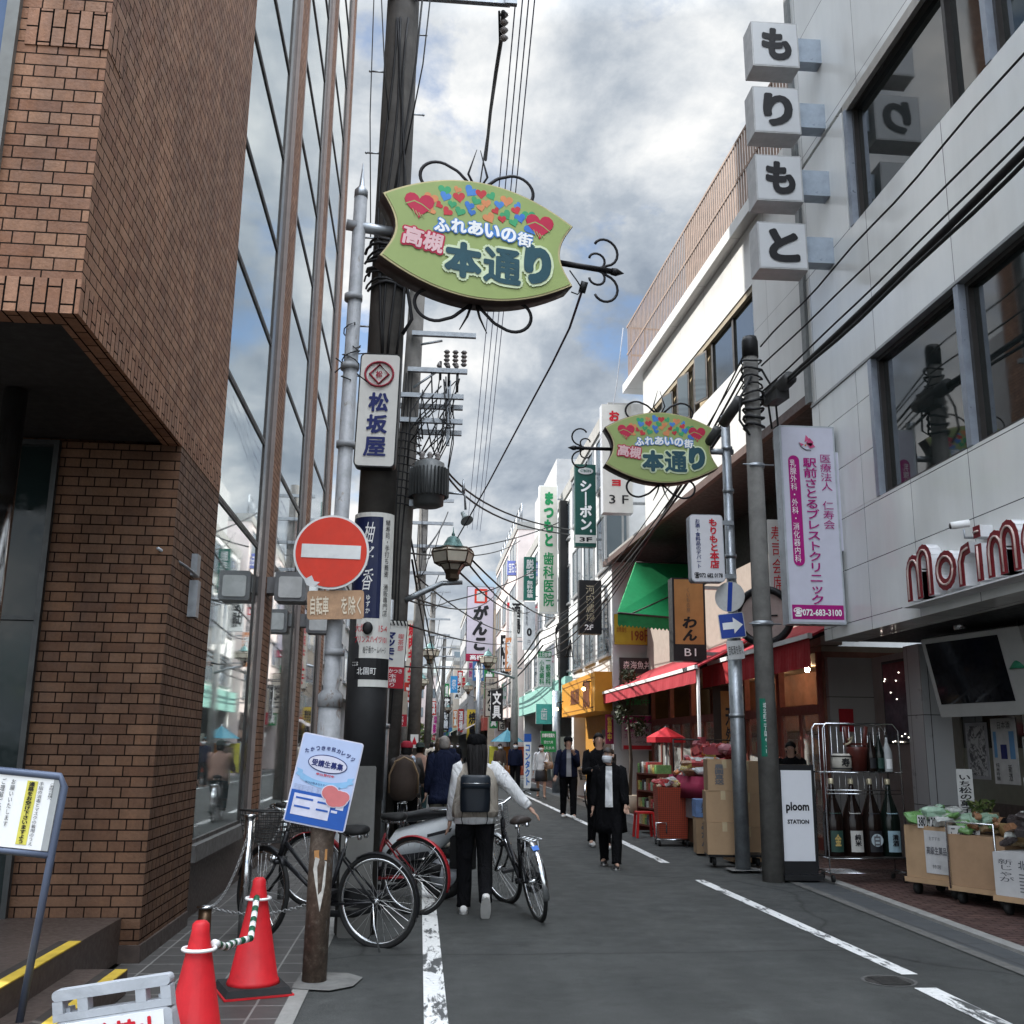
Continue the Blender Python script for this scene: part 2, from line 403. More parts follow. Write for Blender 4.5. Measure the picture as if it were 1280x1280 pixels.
GRANITE = M('dark_brown_granite', (.066,.050,.043), .45, 0, .3, 14, .1, 80, dirt=.4)
KERB = M('kerb_stone', (.25,.245,.23), .8, 0, .2, 6, .3, 60, dirt=.5)
GUTTER = panel_mat('grey_gutter_stone', (.058,.063,.066), 2.2, .6, .008, .6, line=(.03,.03,.03), var=.15)
YELLOW = M('yellow_step_edging', (.46,.32,.04), .6, 0, .2, 8, dirt=.6)
g = MB().m(ASPH); g.poly([(-400,-400,-.03),(400,-400,-.03),(400,700,-.03),(-400,700,-.03)]); struct(g.build('ground'))
def gut(y): return 4.33+.028*(min(y, 13)-8)
def kl(y): return 4.62+.045*(min(y, 13)-8)
ys = [-30, 8, 13, 300]
road = MB().m(ASPH)
for a, b in zip(ys, ys[1:]): road.poly([(-.8,a,0),(gut(a),a,0),(gut(b),b,0),(-.8,b,0)])
struct(road.build('road'))
pv = MB().m(PAVER).poly([(-2.0,-30,.004),(-.9,-30,.004),(-.72,9,.004),(-.72,300,.004),(-3.2,300,.004),(-3.2,20.4,.004),(-2.0,20.4,.004)])
struct(pv.build('pavement'))
kb = MB().m(KERB).poly([(-.9,-30,.008),(-.8,-30,.008),(-.62,9,.008),(-.72,9,.008)]); kb.poly([(-.72,9,.008),(-.62,9,.008),(-.62,300,.008),(-.72,300,.008)])
struct(kb.build('kerb'))
kb2 = MB().m(M('worn_gutter_edge',(.12,.118,.11),.85,0,.3,9,.3,60,dirt=.6)); gt = MB().m(GUTTER); kr = MB().m(KERB); rp = MB().m(REDPAVE)
for a, b in zip(ys, ys[1:]):
    gt.poly([(gut(a),a,.004),(kl(a),a,.004),(kl(b),b,.004),(gut(b),b,.004)])
    kr.hexa([(kl(a),a,-.02),(kl(a)+.12,a,-.02),(kl(b)+.12,b,-.02),(kl(b),b,-.02),(kl(a),a,.03),(kl(a)+.12,a,.03),(kl(b)+.12,b,.03),(kl(b),b,.03)])
    kb2.poly([(gut(a)-.11,a,.008),(gut(a),a,.008),(gut(b),b,.008),(gut(b)-.11,b,.008)])
    rp.poly([(kl(a)+.12,a,.024),(9.5,a,.024),(9.5,b,.024),(kl(b)+.12,b,.024)])
struct(gt.build('gutter')); struct(kb2.build('gutter')); struct(kr.build('kerb')); struct(rp.build('pavement'))
ln = MB().m(PAINT)
def stripe(p0, p1, w):
    p0, p1 = Vector(p0), Vector(p1); d = (p1-p0).normalized(); s = Vector((d.y,-d.x,0))*w/2; z = Vector((0,0,.005))
    n = max(1, int((p1-p0).length/1.5))
    for k in range(n):
        a, b = p0.lerp(p1, k/n), p0.lerp(p1, (k+1)/n); ln.poly([a-s+z, a+s+z, b+s+z, b-s+z])
stripe((.13,-6,0),(.16,12.2,0),.135); stripe((.17,13.0,0),(.2,22,0),.13); stripe((.2,24,0),(.2,120,0),.13)
stripe((3.3,3.0,0),(3.33,6.9,0),.15); stripe((3.42,7.3,0),(3.33,12.4,0),.12); stripe((3.36,14.2,0),(3.4,19.5,0),.12); stripe((3.44,20.5,0),(3.46,110,0),.12)
struct(ln.build('road_marking'))
mh = thing('manhole_cover', 'small round iron cover set in the asphalt beside the right white line', 'manhole cover', (3.19,7.12,.006))
q = MB().m(M('cast_iron', (.06,.058,.055), .6, .5, .3, 20, .5, 90)); q.lathe([(.0,0),(.15,0),(.155,.004)], (3.19,7.12,.002), 28, cap=False)
for k in range(-3, 4): q.box(3.19-.1, 3.19+.1, 7.12+k*.035-.006, 7.12+k*.035+.006, .004, .009)
q.build('lid', mh); MB().m(M('manhole_rim',(.09,.088,.085),.8,0,.3,20,dirt=.5)).lathe([(.155,0),(.165,.004),(.182,.002)], (3.19,7.12,.002), 28, cap=False).build('rim', mh)
# ================================================================== brick building on the left
B = thing('brick_building', 'tall orange brown brick building with long strips of mirror glass along the street', 'building', (-4,12,0))
XF = -1.9
w = MB().m(BRICK)
w.box(-6, XF, 5.34, 9.4, 3.95, 20)
w.build('upper_wall', B)
s = MB().m(SOLD); s.box(-6, XF+.004, 5.336, 5.5, 3.75, 3.95); s.box(XF-.14, XF+.004, 5.5, 9.4, 3.75, 3.95); s.build('soldier_course', B)
s = MB().m(SOLD); s.box(-2.36, XF+.004, 5.332, 5.6, 5.38, 5.62); s.build('soldier_course', B)
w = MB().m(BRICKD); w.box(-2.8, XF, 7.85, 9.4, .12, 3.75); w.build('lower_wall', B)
w = MB().m(GRANITE); w.box(-2.84, XF+.02, 7.83, 9.36, 0, .12); w.box(-2.6, XF-.06, 9.4, 20.4, 0, .58); w.build('plinth', B)
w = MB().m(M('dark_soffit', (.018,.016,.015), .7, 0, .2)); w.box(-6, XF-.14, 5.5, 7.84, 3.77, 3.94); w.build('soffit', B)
# street glazing : three bays between brick piers
bays = [(9.4, 12.0), (13.15, 15.75), (16.85, 19.5)]
rows = [.64, 3.75, 5.0, 6.27, 7.52, 8.8, 10.05, 11.3, 12.6, 13.85, 15.1, 16.4, 18.0]
TRIMP = M('pinkish_metal_trim', (.30,.25,.23), .4, .4, .1)
for a, d, b in ((12.0,12.45,13.15),(15.75,16.15,16.85),(19.5,19.75,20.4)):
    MB().m(BRICK).box(-3.0, XF, d+.025, b-.025, .58, 20).build('brick_pier', B); q = MB().m(TRIMP); q.box(-2.2, XF+.012, d, d+.025, .58, 20); q.box(-2.2, XF+.012, b-.025, b, .58, 20); q.split('pier_trim', B)
    MB().m(M('dark_glossy_strip', (.02,.022,.022), .12, 0, .1)).box(-3.0, XF-.03, a, d, .58, 20).build('dark_strip', B)
for a, b in bays:
    for z0, z1 in zip(rows, rows[1:]):
        fr = MB().m(DARKALU); x0, x1 = XF-.05, XF-.032
        fr.box(x0-.06, x1, a, a+.03, z0, z1); fr.box(x0-.06, x1, b-.03, b, z0, z1)
        fr.box(x0-.06, x1+.004, a+.03, b-.03, z0, z0+.035); fr.box(x0-.06, x1, a+.03, b-.03, z1-.022, z1)
        wi = fr.build('window', B)
        MB().m(MIRROR).box(x0-.05, x0+.004, a+.03, b-.03, z0+.035, z1-.022).build('pane', wi)
    MB().m(M('grey_window_sill', (.17,.165,.16), .4, .5)).box(XF-.3, XF+.03, a+.0, b, .50, .64).build('window_sill', B)
    MB().m(BLACK).box(-4, XF-.24, a, b, .6, 18).build('dark_interior', B)
# street end of the block and roof
MB().m(BRICK).box(-7, -3.0, 9.4, 20.38, .0, 20.02).build('rear_block', B)
# window on the upper front face
fr = MB().m(M('grey_window_frame', (.16,.16,.15), .5, .4)); fr.box(-2.47,-2.4,5.30,5.45,3.97,5.2); fr.box(-2.47,-2.4,5.30,5.45,5.2,9)
fr.box(-3.6,-2.47,5.3,5.45,3.96,4.02); fr.box(-3.6,-2.47,5.3,5.45,4.62,4.68); wi = fr.build('window', B)
MB().m(glass_mat('blue_window_glass', (.05,.09,.17), .04, .3, 1.7)).box(-3.6,-2.47,5.335,5.4,4.0,9).build('pane', wi)
# recessed entrance : glass front, post, landing and steps
fr = MB().m(M('dull_door_frame', (.05,.052,.052), .4, .5)); fr.box(-2.84,-2.8,7.8,7.95,.3,3.75); fr.box(-5,-2.84,7.8,7.95,3.71,3.75); fr.box(-5,-2.84,7.82,7.92,2.37,2.40); wi = fr.build('entrance_window', B)
MB().m(M('green_tinted_glass', (.010,.018,.018), .05, 0, .1)).box(-5,-2.84,7.86,7.9,.3,3.71).build('pane', wi)
po = MB().m(WHITE).box(-3.5,-3.06,7.835,7.845,1.05,1.72); po.m(MAGL).box(-3.5,-3.06,7.829,7.834,1.64,1.72); po.m(INK)
for k in range(5): po.text('入口のご案内です', (-3.42+k*.07,1.1,-3.37+k*.07,1.6), 7.828, vert=True)
po.build('window_notice', wi)
MB().m(CHROME).cyl((-2.72,6.7,.3),(-2.72,6.7,3.76),.075,n=20).build('entrance_post', B)
st = MB().m(GRANITE); st.box(-6,-2.03,3.2,7.845,.01,.3); st.build('landing', B)
st = MB().m(GRANITE); st.box(-2.03,-1.72,3.2,6.9,.01,.15); st.build('step', B)
st = MB().m(YELLOW); st.box(-2.10,-2.027,3.2,6.95,.296,.304); st.box(-1.79,-1.717,3.2,6.88,.146,.154); st.build('step_edging', B)
st = MB().m(M('stair_edge_dark', (.03,.025,.022), .7)); st.box(-2.16,-2.10,3.2,6.95,.297,.303); st.box(-1.85,-1.79,3.2,6.88,.147,.153); st.build('step_grip', B)
# flag holder on the brick wall
fh = thing('flag_bracket', 'grey metal flag bracket with a thin rod on the brick corner', 'bracket', (XF,8.6,2.8))
q = MB().m(STEEL); q.box(XF,XF+.05,8.5,8.62,2.84,3.02); q.box(XF,XF+.07,8.5,8.6,2.5,2.80); q.build('bracket', fh)
MB().m(STEEL).tube([(XF-.1,7.8,2.93),(XF+.03,8.2,2.86),(XF+.05,8.55,2.84)], .012, 8).build('rod', fh)
# square lamps on the brick piers
LB = M('grey_lamp_box', (.20,.20,.205), .5, .2); LD = M('frosted_lamp_glass', (.62,.62,.61), .35)
for i, (yy, lab) in enumerate(((12.6, 'square grey wall lamp on the nearer brick pier of the mirror glass building'), (16.25, 'square grey wall lamp on the second brick pier half hidden by the no entry sign'))):
    t = thing('wall_lamp', lab, 'lamp', (XF,yy,3.35), 'square wall lamps on the brick piers')
    q = MB().m(LB); q.box(XF,XF+.1,yy+.05,yy+.3,3.3,3.5); q.bev(XF+.1,XF+.48,yy,yy+.36,3.2,3.56,.03); q.build('housing', t)
    MB().m(LD).bev(XF+.15,XF+.43,yy-.012,yy,3.24,3.5,.03).build('diffuser', t)
# ================================================================== generic street buildings
def street_building(name, label, xf, side, y0, y1, h, wall, floors=3, nwin=3, glass=FARGLASS, shop=(2.9, (.05,.04,.035)), frame=ALU, depth=8, parapet=.4, sill=.9, wh=1.3, band=None, endwin=False):
    """side +1 : stands to the right of the street with its front at x = xf; -1 : to the left"""
    t = thing(name, label, 'building', (xf+side*depth/2, (y0+y1)/2, 0))
    sh, sc_ = shop; e = side
    m = MB().m(wall); m.box(xf, xf+e*depth, y0, y1, sh, h); m.build('wall', t)
    m = MB().m(CONCL); m.box(xf-e*.06, xf+e*depth, y0-.03, y1+.03, h, h+parapet); m.build('parapet', t)
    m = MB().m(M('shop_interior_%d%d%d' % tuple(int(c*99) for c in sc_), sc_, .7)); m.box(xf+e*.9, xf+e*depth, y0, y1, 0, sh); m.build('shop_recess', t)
    m = MB().m(wall)
    for yy in (y0, y1-.3): m.box(xf, xf+e*.9, yy, yy+.3, 0, sh)
    m.split('pier', t)
    fh_ = (h-sh)/floors; ww = (y1-y0)/nwin
    for f in range(floors):
        for k in range(nwin):
            a = y0+k*ww+ww*.14; b = y0+(k+1)*ww-ww*.14; z0 = sh+f*fh_+min(sill, fh_*.3); z1 = min(z0+wh, sh+(f+1)*fh_-.2)
            q = MB().m(frame); x0, x1 = xf-e*.04, xf+e*.02
            q.box(x0,x1,a-.06,a,z0,z1); q.box(x0,x1,b,b+.06,z0,z1); q.box(x0,x1,a-.06,b+.06,z1,z1+.06); q.box(x0-e*.04,x1,a-.08,b+.08,z0-.07,z0); q.box(x0,x1,(a+b)/2-.025,(a+b)/2+.025,z0,z1)
            wi = q.build('window', t); MB().m(glass).box(xf-e*.015, xf+e*.02, a, b, z0, z1).build('pane', wi)
    if band:
        m = MB().m(band[1]); m.box(xf-e*.25, xf-e*.003, y0+.1, y1-.1, sh-band[0]/2, sh+band[0]/2); m.build('shop_fascia', t)
    return t
# ================================================================== white panel building, right foreground
P1 = panel_mat('white_glazed_panels', (.74,.755,.74), 1.2, .66, .005, .05, ou=.35, ov=-.41, line=(.035,.035,.04))
P2 = panel_mat('white_upper_panels', (.74,.755,.74), 1.86, 1.86, .006, .05, ou=.1, ov=-6.15, line=(.16,.16,.165))
A = thing('white_panel_building', 'large white panelled shop building with dark ribbon windows on the near right', 'building', (9,7,0))
XA = 5.3
MB().m(P1).box(XA, XA+.45, -4, 13.1, 2.9, 4.41).build('fascia_wall', A)
MB().m(P1).box(XA, XA+.4, 11.3, 13.1, 4.413, 6.12).build('wall_column', A)
MB().m(P2).box(XA, XA+.4, -4, 13.1, 6.16, 8.0).build('wall_band', A)
MB().m(P2).box(XA, XA+.4, 11.55, 13.1, 8.003, 9.7).build('wall_column', A)
MB().m(P2).box(XA, XA+.4, -4, 13.1, 9.76, 14.0).build('wall_band', A)
MB().m(M('grey_trim', (.3,.31,.31), .4, .3)).box(XA-.015, XA+.3, -4, 13.1, 6.123, 6.158).build('trim', A)
lip = MB().m(M('beige_lip', (.36,.34,.31), .45)); lip.hexa([(XA-.006,-4,9.62),(XA+.25,-4,9.70),(XA+.25,11.5,9.70),(XA-.006,11.5,9.62),(XA-.006,-4,9.757),(XA+.25,-4,9.757),(XA+.25,11.5,9.757),(XA-.006,11.5,9.757)]); lip.build('window_lip', A)
MB().m(CONCL).box(XA+.45, 14, -4, 13.1, 3.0, 13.9).build('core', A)
BLUEF = M('blue_grey_window_frame', (.30,.33,.38), .35, .5)
def ribbon(ys_, z0, z1, mulls):
    for a, b in zip(ys_, ys_[1:]):
        q = MB().m(DARKALU); x0, x1 = XA+.07, XA+.22
        q.box(x0,x1,a,a+.05,z0,z1); q.box(x0,x1,b-.05,b,z0,z1); q.box(x0,x1,a+.05,b-.05,z0,z0+.05); q.box(x0,x1,a+.05,b-.05,z1-.05,z1)
        for mm in mulls:
            if a < mm < b: q.box(x0-.01,x1,mm-.03,mm+.03,z0+.05,z1-.05)
        wi = q.build('window', A); MB().m(GLASS).box(XA+.13,XA+.18,a+.05,b-.05,z0+.05,z1-.05).build('pane', wi)
        MB().m(BLUEF).box(XA-.008,XA+.24,b,b+.09,z0+.003,z1-.003).build('mullion', A)
ribbon([-3, -.1, 3.0, 6.1, 9.15, 11.2], 4.415, 6.118, [1.4, 4.5, 7.6])
ribbon([-3, 0.1, 2.4, 5.2, 8.2, 11.4], 8.003, 9.66, [1.2, 3.8, 6.7, 9.05])
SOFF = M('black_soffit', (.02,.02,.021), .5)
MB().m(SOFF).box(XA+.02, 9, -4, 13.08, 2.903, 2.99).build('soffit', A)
MB().m(panel_mat('soffit_grey_wall', (.29,.28,.27), 1.3, 2.3, .006, .45, ou=.4, ov=.0, line=(.05,.045,.04))).box(6.25, 7.3, 15.4, 15.7, .02, 2.9).build('recess_wall', A)
MB().m(M('rosy_grey_panel', (.27,.225,.21), .5, 0, .12)).box(6.95, 7.3, 13.6, 15.39, .02, 2.9).build('side_wall', A)
MB().m(panel_mat('white_pillar_panels', (.50,.51,.52), .34, 1.15, .006, .25, ou=.1, ov=.33, line=(.05,.05,.05))).box(6.6, 7.0, 13.15, 13.6, .02, 2.9).build('pillar', A)
fr = MB().m(M('brown_shop_frame', (.12,.11,.09), .5)); fr.box(6.98,7.06,12.95,13.15,.02,2.9); fr.box(6.98,7.06,-2,12.95,2.55,2.9); wi = fr.build('shop_window', A)
MB().m(M('olive_backboard', (.13,.13,.10), .35, 0, .15)).box(7.0,7.08,-2,12.95,.9,1.55).build('lower_panel', wi)
MB().m(SHOPGLASS).box(7.0,7.05,-2,12.95,1.55,2.55).build('pane', wi); MB().m(GRANITE).box(7.0,7.1,-2,12.95,.02,.9).build('stall_riser', wi)
# posters in the shop window and on the side wall
def street_poster(label, ya, yb, z0, z1, x, base, deco):
    t = thing('window_poster', label, 'poster', (x, (ya+yb)/2, z0), 'posters in the liquor shop window')
    m = MB().m(base).box(x-.012, x-.002, ya, yb, z0, z1); m.build('sheet', t)
    m = MB()
    for (a, b, c, d, mat, txt) in deco:
        yy0, yy1 = yb-(yb-ya)*c, yb-(yb-ya)*a; zz0, zz1 = z1-(z1-z0)*d, z1-(z1-z0)*b
        if txt:
            k = len(m.v); m.m(mat).text(txt, (-yy1, zz0, -yy0, zz1), 0, vert=len(txt) > 1 and (zz1-zz0) > (yy1-yy0))
            for i in range(k, len(m.v)): v = m.v[i]; m.v[i] = Vector((x-.018+v.y, -v.x, v.z))
        else: m.m(mat).box(x-.015, x-.013, yy0, yy1, zz0, zz1)
    m.build('print', t); return t
_t = NT('ink_splash_print'); _t.set(_t.ramp(_t.noise(9, 8, .75, dist=1.5), [(.46,(.05,.05,.055)),(.52,(.36,.36,.36))]), .6); INKP = _t.m
SKYB = M('sky_blue_print', (.12,.28,.5), .5); DKGREY = M('dark_grey_print', (.11,.11,.12), .5); PALE = M('pale_grey_paper', (.5,.5,.49), .6); GOLD = M('gold_print', (.42,.30,.10), .5)
street_poster('grey poster with a crane like ink pattern beside the white pillar', 12.35,12.85,1.17,1.86,7.0,M('grey_paper',(.27,.27,.28),.6),[(.1,.06,.9,.94,INKP,None)])
street_poster('white and blue poster with columns of writing in the liquor shop window', 11.72,12.25,1.13,1.9,7.0,PALE,[(.08,.2,.2,.6,SKYB,None),(.72,.2,.92,.62,SKYB,None),(.35,.4,.6,.62,NAVY,None),(.1,.68,.25,.95,INK,'純米吟醸'),(.6,.7,.75,.95,INK,'新酒'),(.3,.05,.8,.16,INK,'日本酒')])
street_poster('small framed landscape picture to the right of the blue poster', 11.1,11.6,1.38,1.68,7.0,PALE,[(.06,.1,.94,.5,DKGREY,None),(.06,.5,.94,.85,GOLD,None)])
street_poster('tall white notice with one line of black brush writing over the goods', 11.2,11.45,.95,1.32,7.0,PALE,[(.3,.08,.7,.92,INK,'おすすめの品')])
street_poster('white price notice with black writing high in the liquor shop window', 11.25,11.55,1.72,1.98,7.0,PALE,[(.1,.1,.9,.4,REDL,'特価'),(.1,.55,.9,.9,INK,'980円')])
t = thing('light_poster', 'dark red and violet illuminated poster dotted with tiny lights on the side wall', 'poster', (6.95,14.2,1.6))
def nightp():
    t = NT('night_sky_print'); o = t.obj(); sp_ = t.n('ShaderNodeSeparateXYZ'); t.l(o, sp_.inputs[0])
    mr = t.n('ShaderNodeMapRange'); mr.inputs['From Min'].default_value = 1.65; mr.inputs['From Max'].default_value = 2.8; t.l(sp_.outputs[2], mr.inputs['Value'])
    c = t.ramp(mr.outputs[0], [(.0,(.025,.025,.04)),(.35,(.13,.115,.15)),(.5,(.10,.05,.08)),(.8,(.20,.055,.07)),(1.,(.17,.05,.06))])
    t.set(t.mix(1., c, t.ramp(t.noise(6,8,.7),[(.3,.6),(.7,1.3)]), 'MULTIPLY'), .25); return t.m
m = MB().m(BLACK).box(6.90,6.948,13.75,14.95,1.6,2.8); m.build('frame', t); MB().m(nightp()).box(6.89,6.899,13.8,14.9,1.64,2.76).build('print', t)
m = MB().m(emit('tiny_warm_bulb', (1,.92,.8), 3))
for k in range(22): m.ball((6.886,random.uniform(13.8,14.9),random.choice([random.uniform(1.62,1.75),random.uniform(2.2,2.76)])), .009, 6, 4)
ch = m.build('light_chain', t)
rs = thing('red_wall_plate', 'small square red plate on the grey wall above the bottle rack', 'sign', (6.5,15.39,2.0)); MB().m(M('red_plate',(.32,.012,.02),.5)).box(6.38,6.6,15.375,15.395,1.78,2.12).build('plate', rs)
# ================================================================== red neon style letters on the fascia
lt = thing('letter_sign', 'row of dark red channel letters reading Morimo along the white fascia', 'sign', (XA,9,3.1))
LR = M('dark_red_letter_face', (.16,.008,.014), .35); LRim = M('white_letter_side', (.62,.62,.63), .35); NEON = M('unlit_neon_tube', (.52,.40,.36), .25)
def zl(y): return 3.07
def channel(name, yc, wd, paths, ztop=None):
    """letter made of rounded strokes in the YZ plane; y runs towards the camera"""
    side = MB().m(LRim); face = MB().m(LR); ne = MB().m(NEON)
    for P in paths:
        pts = [Vector((0, yc-u*wd, 3.07+v*.86)) for u, v in P]
        for mb, x0, x1, r in ((side, XA-.004, XA-.13, .056), (face, XA-.132, XA-.135, .056)):
            for a, b in zip(pts, pts[1:]):
                x1 -= .0004; d = (b-a); n_ = Vector((0, -d.z, d.y)).normalized()*r; e_ = d.normalized()*.02
                a2, b2 = a-e_, b+e_
                q_ = [a2-n_, b2-n_, b2+n_, a2+n_]
                mb.hexa([(x1,*p.yz) for p in q_]+[(x0,*p.yz) for p in q_])
        ne.tube([(XA-.145, p.y, p.z) for p in pts], .011, 6)
    o = side.build(name, lt); face.build('letter_face', o); ne.build('neon_tube', o)
def arch(u0, u1, z0, z1, n=8):
    c = (u0+u1)/2; r = (u1-u0)/2; hh = z1-z0
    return [(u0, z0)]+[(c-math.cos(math.pi*k/n)*r, z1-.16+math.sin(math.pi*k/n)*.16) for k in range(n+1)]+[(u1, z0)]
def ringp(u0, u1, z0, z1, n=16): return [((u0+u1)/2+math.cos(2*math.pi*k/n)*(u1-u0)/2, (z0+z1)/2+math.sin(2*math.pi*k/n)*(z1-z0)/2) for k in range(n+1)]
channel('letter', 10.45, 1., [arch(.06,.29,.0,.47), arch(.29,.52,.0,.55)])
channel('letter', 9.82, 1., [ringp(.06,.36,.05,.38)])
channel('letter', 9.38, 1., [[(.06,.0),(.06,.25),(.12,.36),(.22,.38)]])
channel('letter', 9.05, 1., [[(.06,.0),(.06,.36)],[(.02,.52),(.1,.52)]])
channel('letter', 8.86, 1., [arch(.06,.27,.0,.4), arch(.27,.48,.0,.46)])
channel('letter', 8.3, 1., [ringp(.06,.36,.05,.42)])
channel('letter', 7.85, 1., [[(.06,.0),(.06,.5)],[(.0,.36),(.2,.36)]])
channel('letter', 7.6, 1., [ringp(.06,.36,.05,.42)])
MB().m(LRim).box(XA-.2, XA-.006, 7.0, 10.45, 2.985, 3.0).build('letter_shelf', lt)
for i, (yy, zz, lab) in enumerate(((9.12,3.60,'small white bullet camera on the fascia above the red letters'),)):
    t = thing('security_camera', lab, 'camera', (XA-.1,yy,zz)); q = MB().m(WHITE if i == 0 else BLACK); q.cyl((XA-.30,yy+.02,zz),(XA-.14,yy-.03,zz+.02),.036,n=14); q.build('camera_body', t); MB().m(BLACK).cyl((XA-.304,yy+.02,zz),(XA-.299,yy+.02,zz),.03,n=14).build('lens', t); MB().m(STEEL).tube([(XA-.2,yy-.03,zz-.04),(XA-.2,yy-.03,zz-.12),(XA,yy-.03,zz-.12)],.012,6).build('mount', t)
# ================================================================== upper storeys beyond the recess (turned two degrees into the street)
D = thing('long_white_building', 'white building over the red awning with a brown roof railing and open casement windows', 'building', (0,0,0))
# local: x away from the street, y along it from the corner
P3 = panel_mat('white_parapet_panels', (.60,.60,.58), 1.55, 1.9, .006, .3, ou=.2, ov=-6.2, line=(.25,.25,.24), var=.04)
BRT = M('brown_trim', (.085,.05,.04), .5, 0, .2)
def dl(name, mat, *bx): 
    m = MB().m(mat)
    for b in bx: m.box(*b)
    return m.build(name, D)
dl('lower_band', P3, (0,.35,0,9.1,6.36,7.8)); dl('soffit_trim', BRT, (-.03,.07,0,13.6,6.22,6.357))
dl('upper_band', P3, (0,.35,0,9.1,8.95,10.0)); dl('roof_ledge', P3, (-.18,.5,0,10.4,10.0,10.22))
dl('wall_panel', P3, (0,.35,0,1.95,7.803,8.947)); dl('wall_panel', P3, (0,.35,8.85,9.1,7.803,8.947))
dl('window_head', M('beige_window_head', (.30,.25,.17), .5), (.02,.3,1.95,8.85,8.85,8.947))
dl('core', CONCL, (.36,7,.4,9.05,6.37,10.0)); dl('void_ceiling', SOFF, (.072,7,0,13.55,6.28,6.35)); dl('canopy_roof', CONCL, (.0,7,9.15,13.55,6.36,6.44))
dl('drain_channel', M('grey_channel', (.17,.18,.18), .5, .3), (-.05,.0,-.14,.0,6.2,14.0))
for k in range(6):
    a = 1.95+k*1.15; b = a+1.15
    q = MB().m(DARKALU); q.box(.06,.14,a,a+.06,7.803,8.85); q.box(.06,.14,b-.03,b,7.803,8.85); q.box(.06,.14,a+.06,b-.03,7.803,7.86); wi = q.build('window', D)
    if k in (2,3,4):      # casements standing open
        MB().m(M('cream_inside', (.42,.33,.2), .7)).box(.14,.25,a+.06,b-.03,7.86,8.85).build('cream_backing', wi)  # plain cream board behind the open casement
        mo = MB(); mo.m(DARKALU).box(-.015,.015,0,.42,0,.95); mo.m(FARGLASS).box(-.02,.02,.04,.38,.04,.91)
        mo.xf(Matrix.Translation((.06,a+.3,7.88)) @ Matrix.Rotation(R(17),4,'Z')); mo.build('casement', wi)
    else: MB().m(FARGLASS if k > 1 else GLASS).box(.09,.12,a+.06,b-.03,7.86,8.85).build('pane', wi)
rl = MB().m(M('brown_slat_railing', (.24,.165,.125), .6, 0, .25))
for k in range(87): rl.box(-.042,-.030,k*.12,k*.12+(.075 if k < 45 else .045),10.23,11.75)
for z in (10.3,11.0,11.72): rl.box(-.06,-.052,0,10.4,z,z+.05)
rl.build('railing', D)
q = MB().m(M('brown_slat_railing'))
for k in range(40): q.box(.03+k*.12,.05+k*.12,10.38,10.395,10.24,11.74)
for z in (10.3,11.0,11.72): q.box(.03,5,10.4,10.41,z,z+.05)
q.build('railing_return', D)
dl('penthouse', M('ochre_roof_hut', (.34,.24,.11), .7, 0, .3), (1.2,4,.2,3.2,10.2,11.3))
# ground floor: set back glass front, dark upper void
_t = NT('thin_clear_glass'); _t.set((.6,.62,.6), .02, 0, .5); _t.p.inputs['Alpha'].default_value = .28; THIN = _t.m
WOODF = M('light_wood_frame', (.24,.075,.06), .5, 0, .2)
dl('back_wall', M('dark_void_wall', (.03,.028,.027), .7), (1.6,1.7,0,12.9,4.9,6.3)); dl('cream_wall', M('cream_wall', (.36,.31,.27), .6, 0, .1), (.95,1.3,2.2,12.9,3.1,4.9))
INT = M('warm_shop_interior', (.24,.11,.075), .7, 0, .4, 2.2); dl('shop_interior', INT, (2.6,2.7,2.3,12.9,0.02,3.1)); dl('shop_ceiling', M('shop_ceiling', (.32,.27,.21), .6), (1.0,2.6,2.3,12.9,3.0,3.09)); dl('end_wall', INT, (1.0,2.6,2.28,2.33,.02,3.0))
for k in range(6):
    a = 2.35+k*1.7; b = a+1.7
    q = MB().m(WOODF); q.box(.95,1.05,a,a+.09,.02,3.0); q.box(.95,1.05,b-.06,b,.02,3.0); q.box(.95,1.05,a+.09,b-.06,2.05,2.2); q.box(.95,1.05,a+.09,b-.06,.02,.2); q.box(.96,1.04,(a+b)/2-.03,(a+b)/2+.03,.2,2.05)
    wi = q.build('shop_door', D)
    MB().m(THIN).box(.99,1.0,a+.09,b-.06,.2,2.05).build('pane', wi)
# goods shelves seen through the doors
sh_ = MB().m(M('shelf_wood', (.24,.15,.09), .6))
for z in (.5,.95,1.4,1.85): sh_.box(2.2,2.58,2.6,12,z,z+.03)
sh_.build('shelves', D)
gm = [M('goods_%d' % i, c, .5) for i, c in enumerate(((.4,.32,.2),(.3,.05,.04),(.45,.42,.38),(.1,.16,.12),(.35,.25,.08)))]
gd = MB()
for z in (.53,.98,1.43):
    y = 2.7
    while y < 11.8:
        wd = random.uniform(.1,.28); gd.m(random.choice(gm)).box(2.25,2.5,y,y+wd,z,z+random.uniform(.15,.36)); y += wd+.03
gd.build('shelf_goods', D)
lm = MB().m(emit('warm_shop_bulb', (1,.70,.42), 80))
for yy in (3.2,5.0,6.8,8.6): lm.ball((1.9,yy,2.93), .05, 8, 6)
lm.split('ceiling_lamp', D)
place(D, (5.3,13.2,0), R(2))
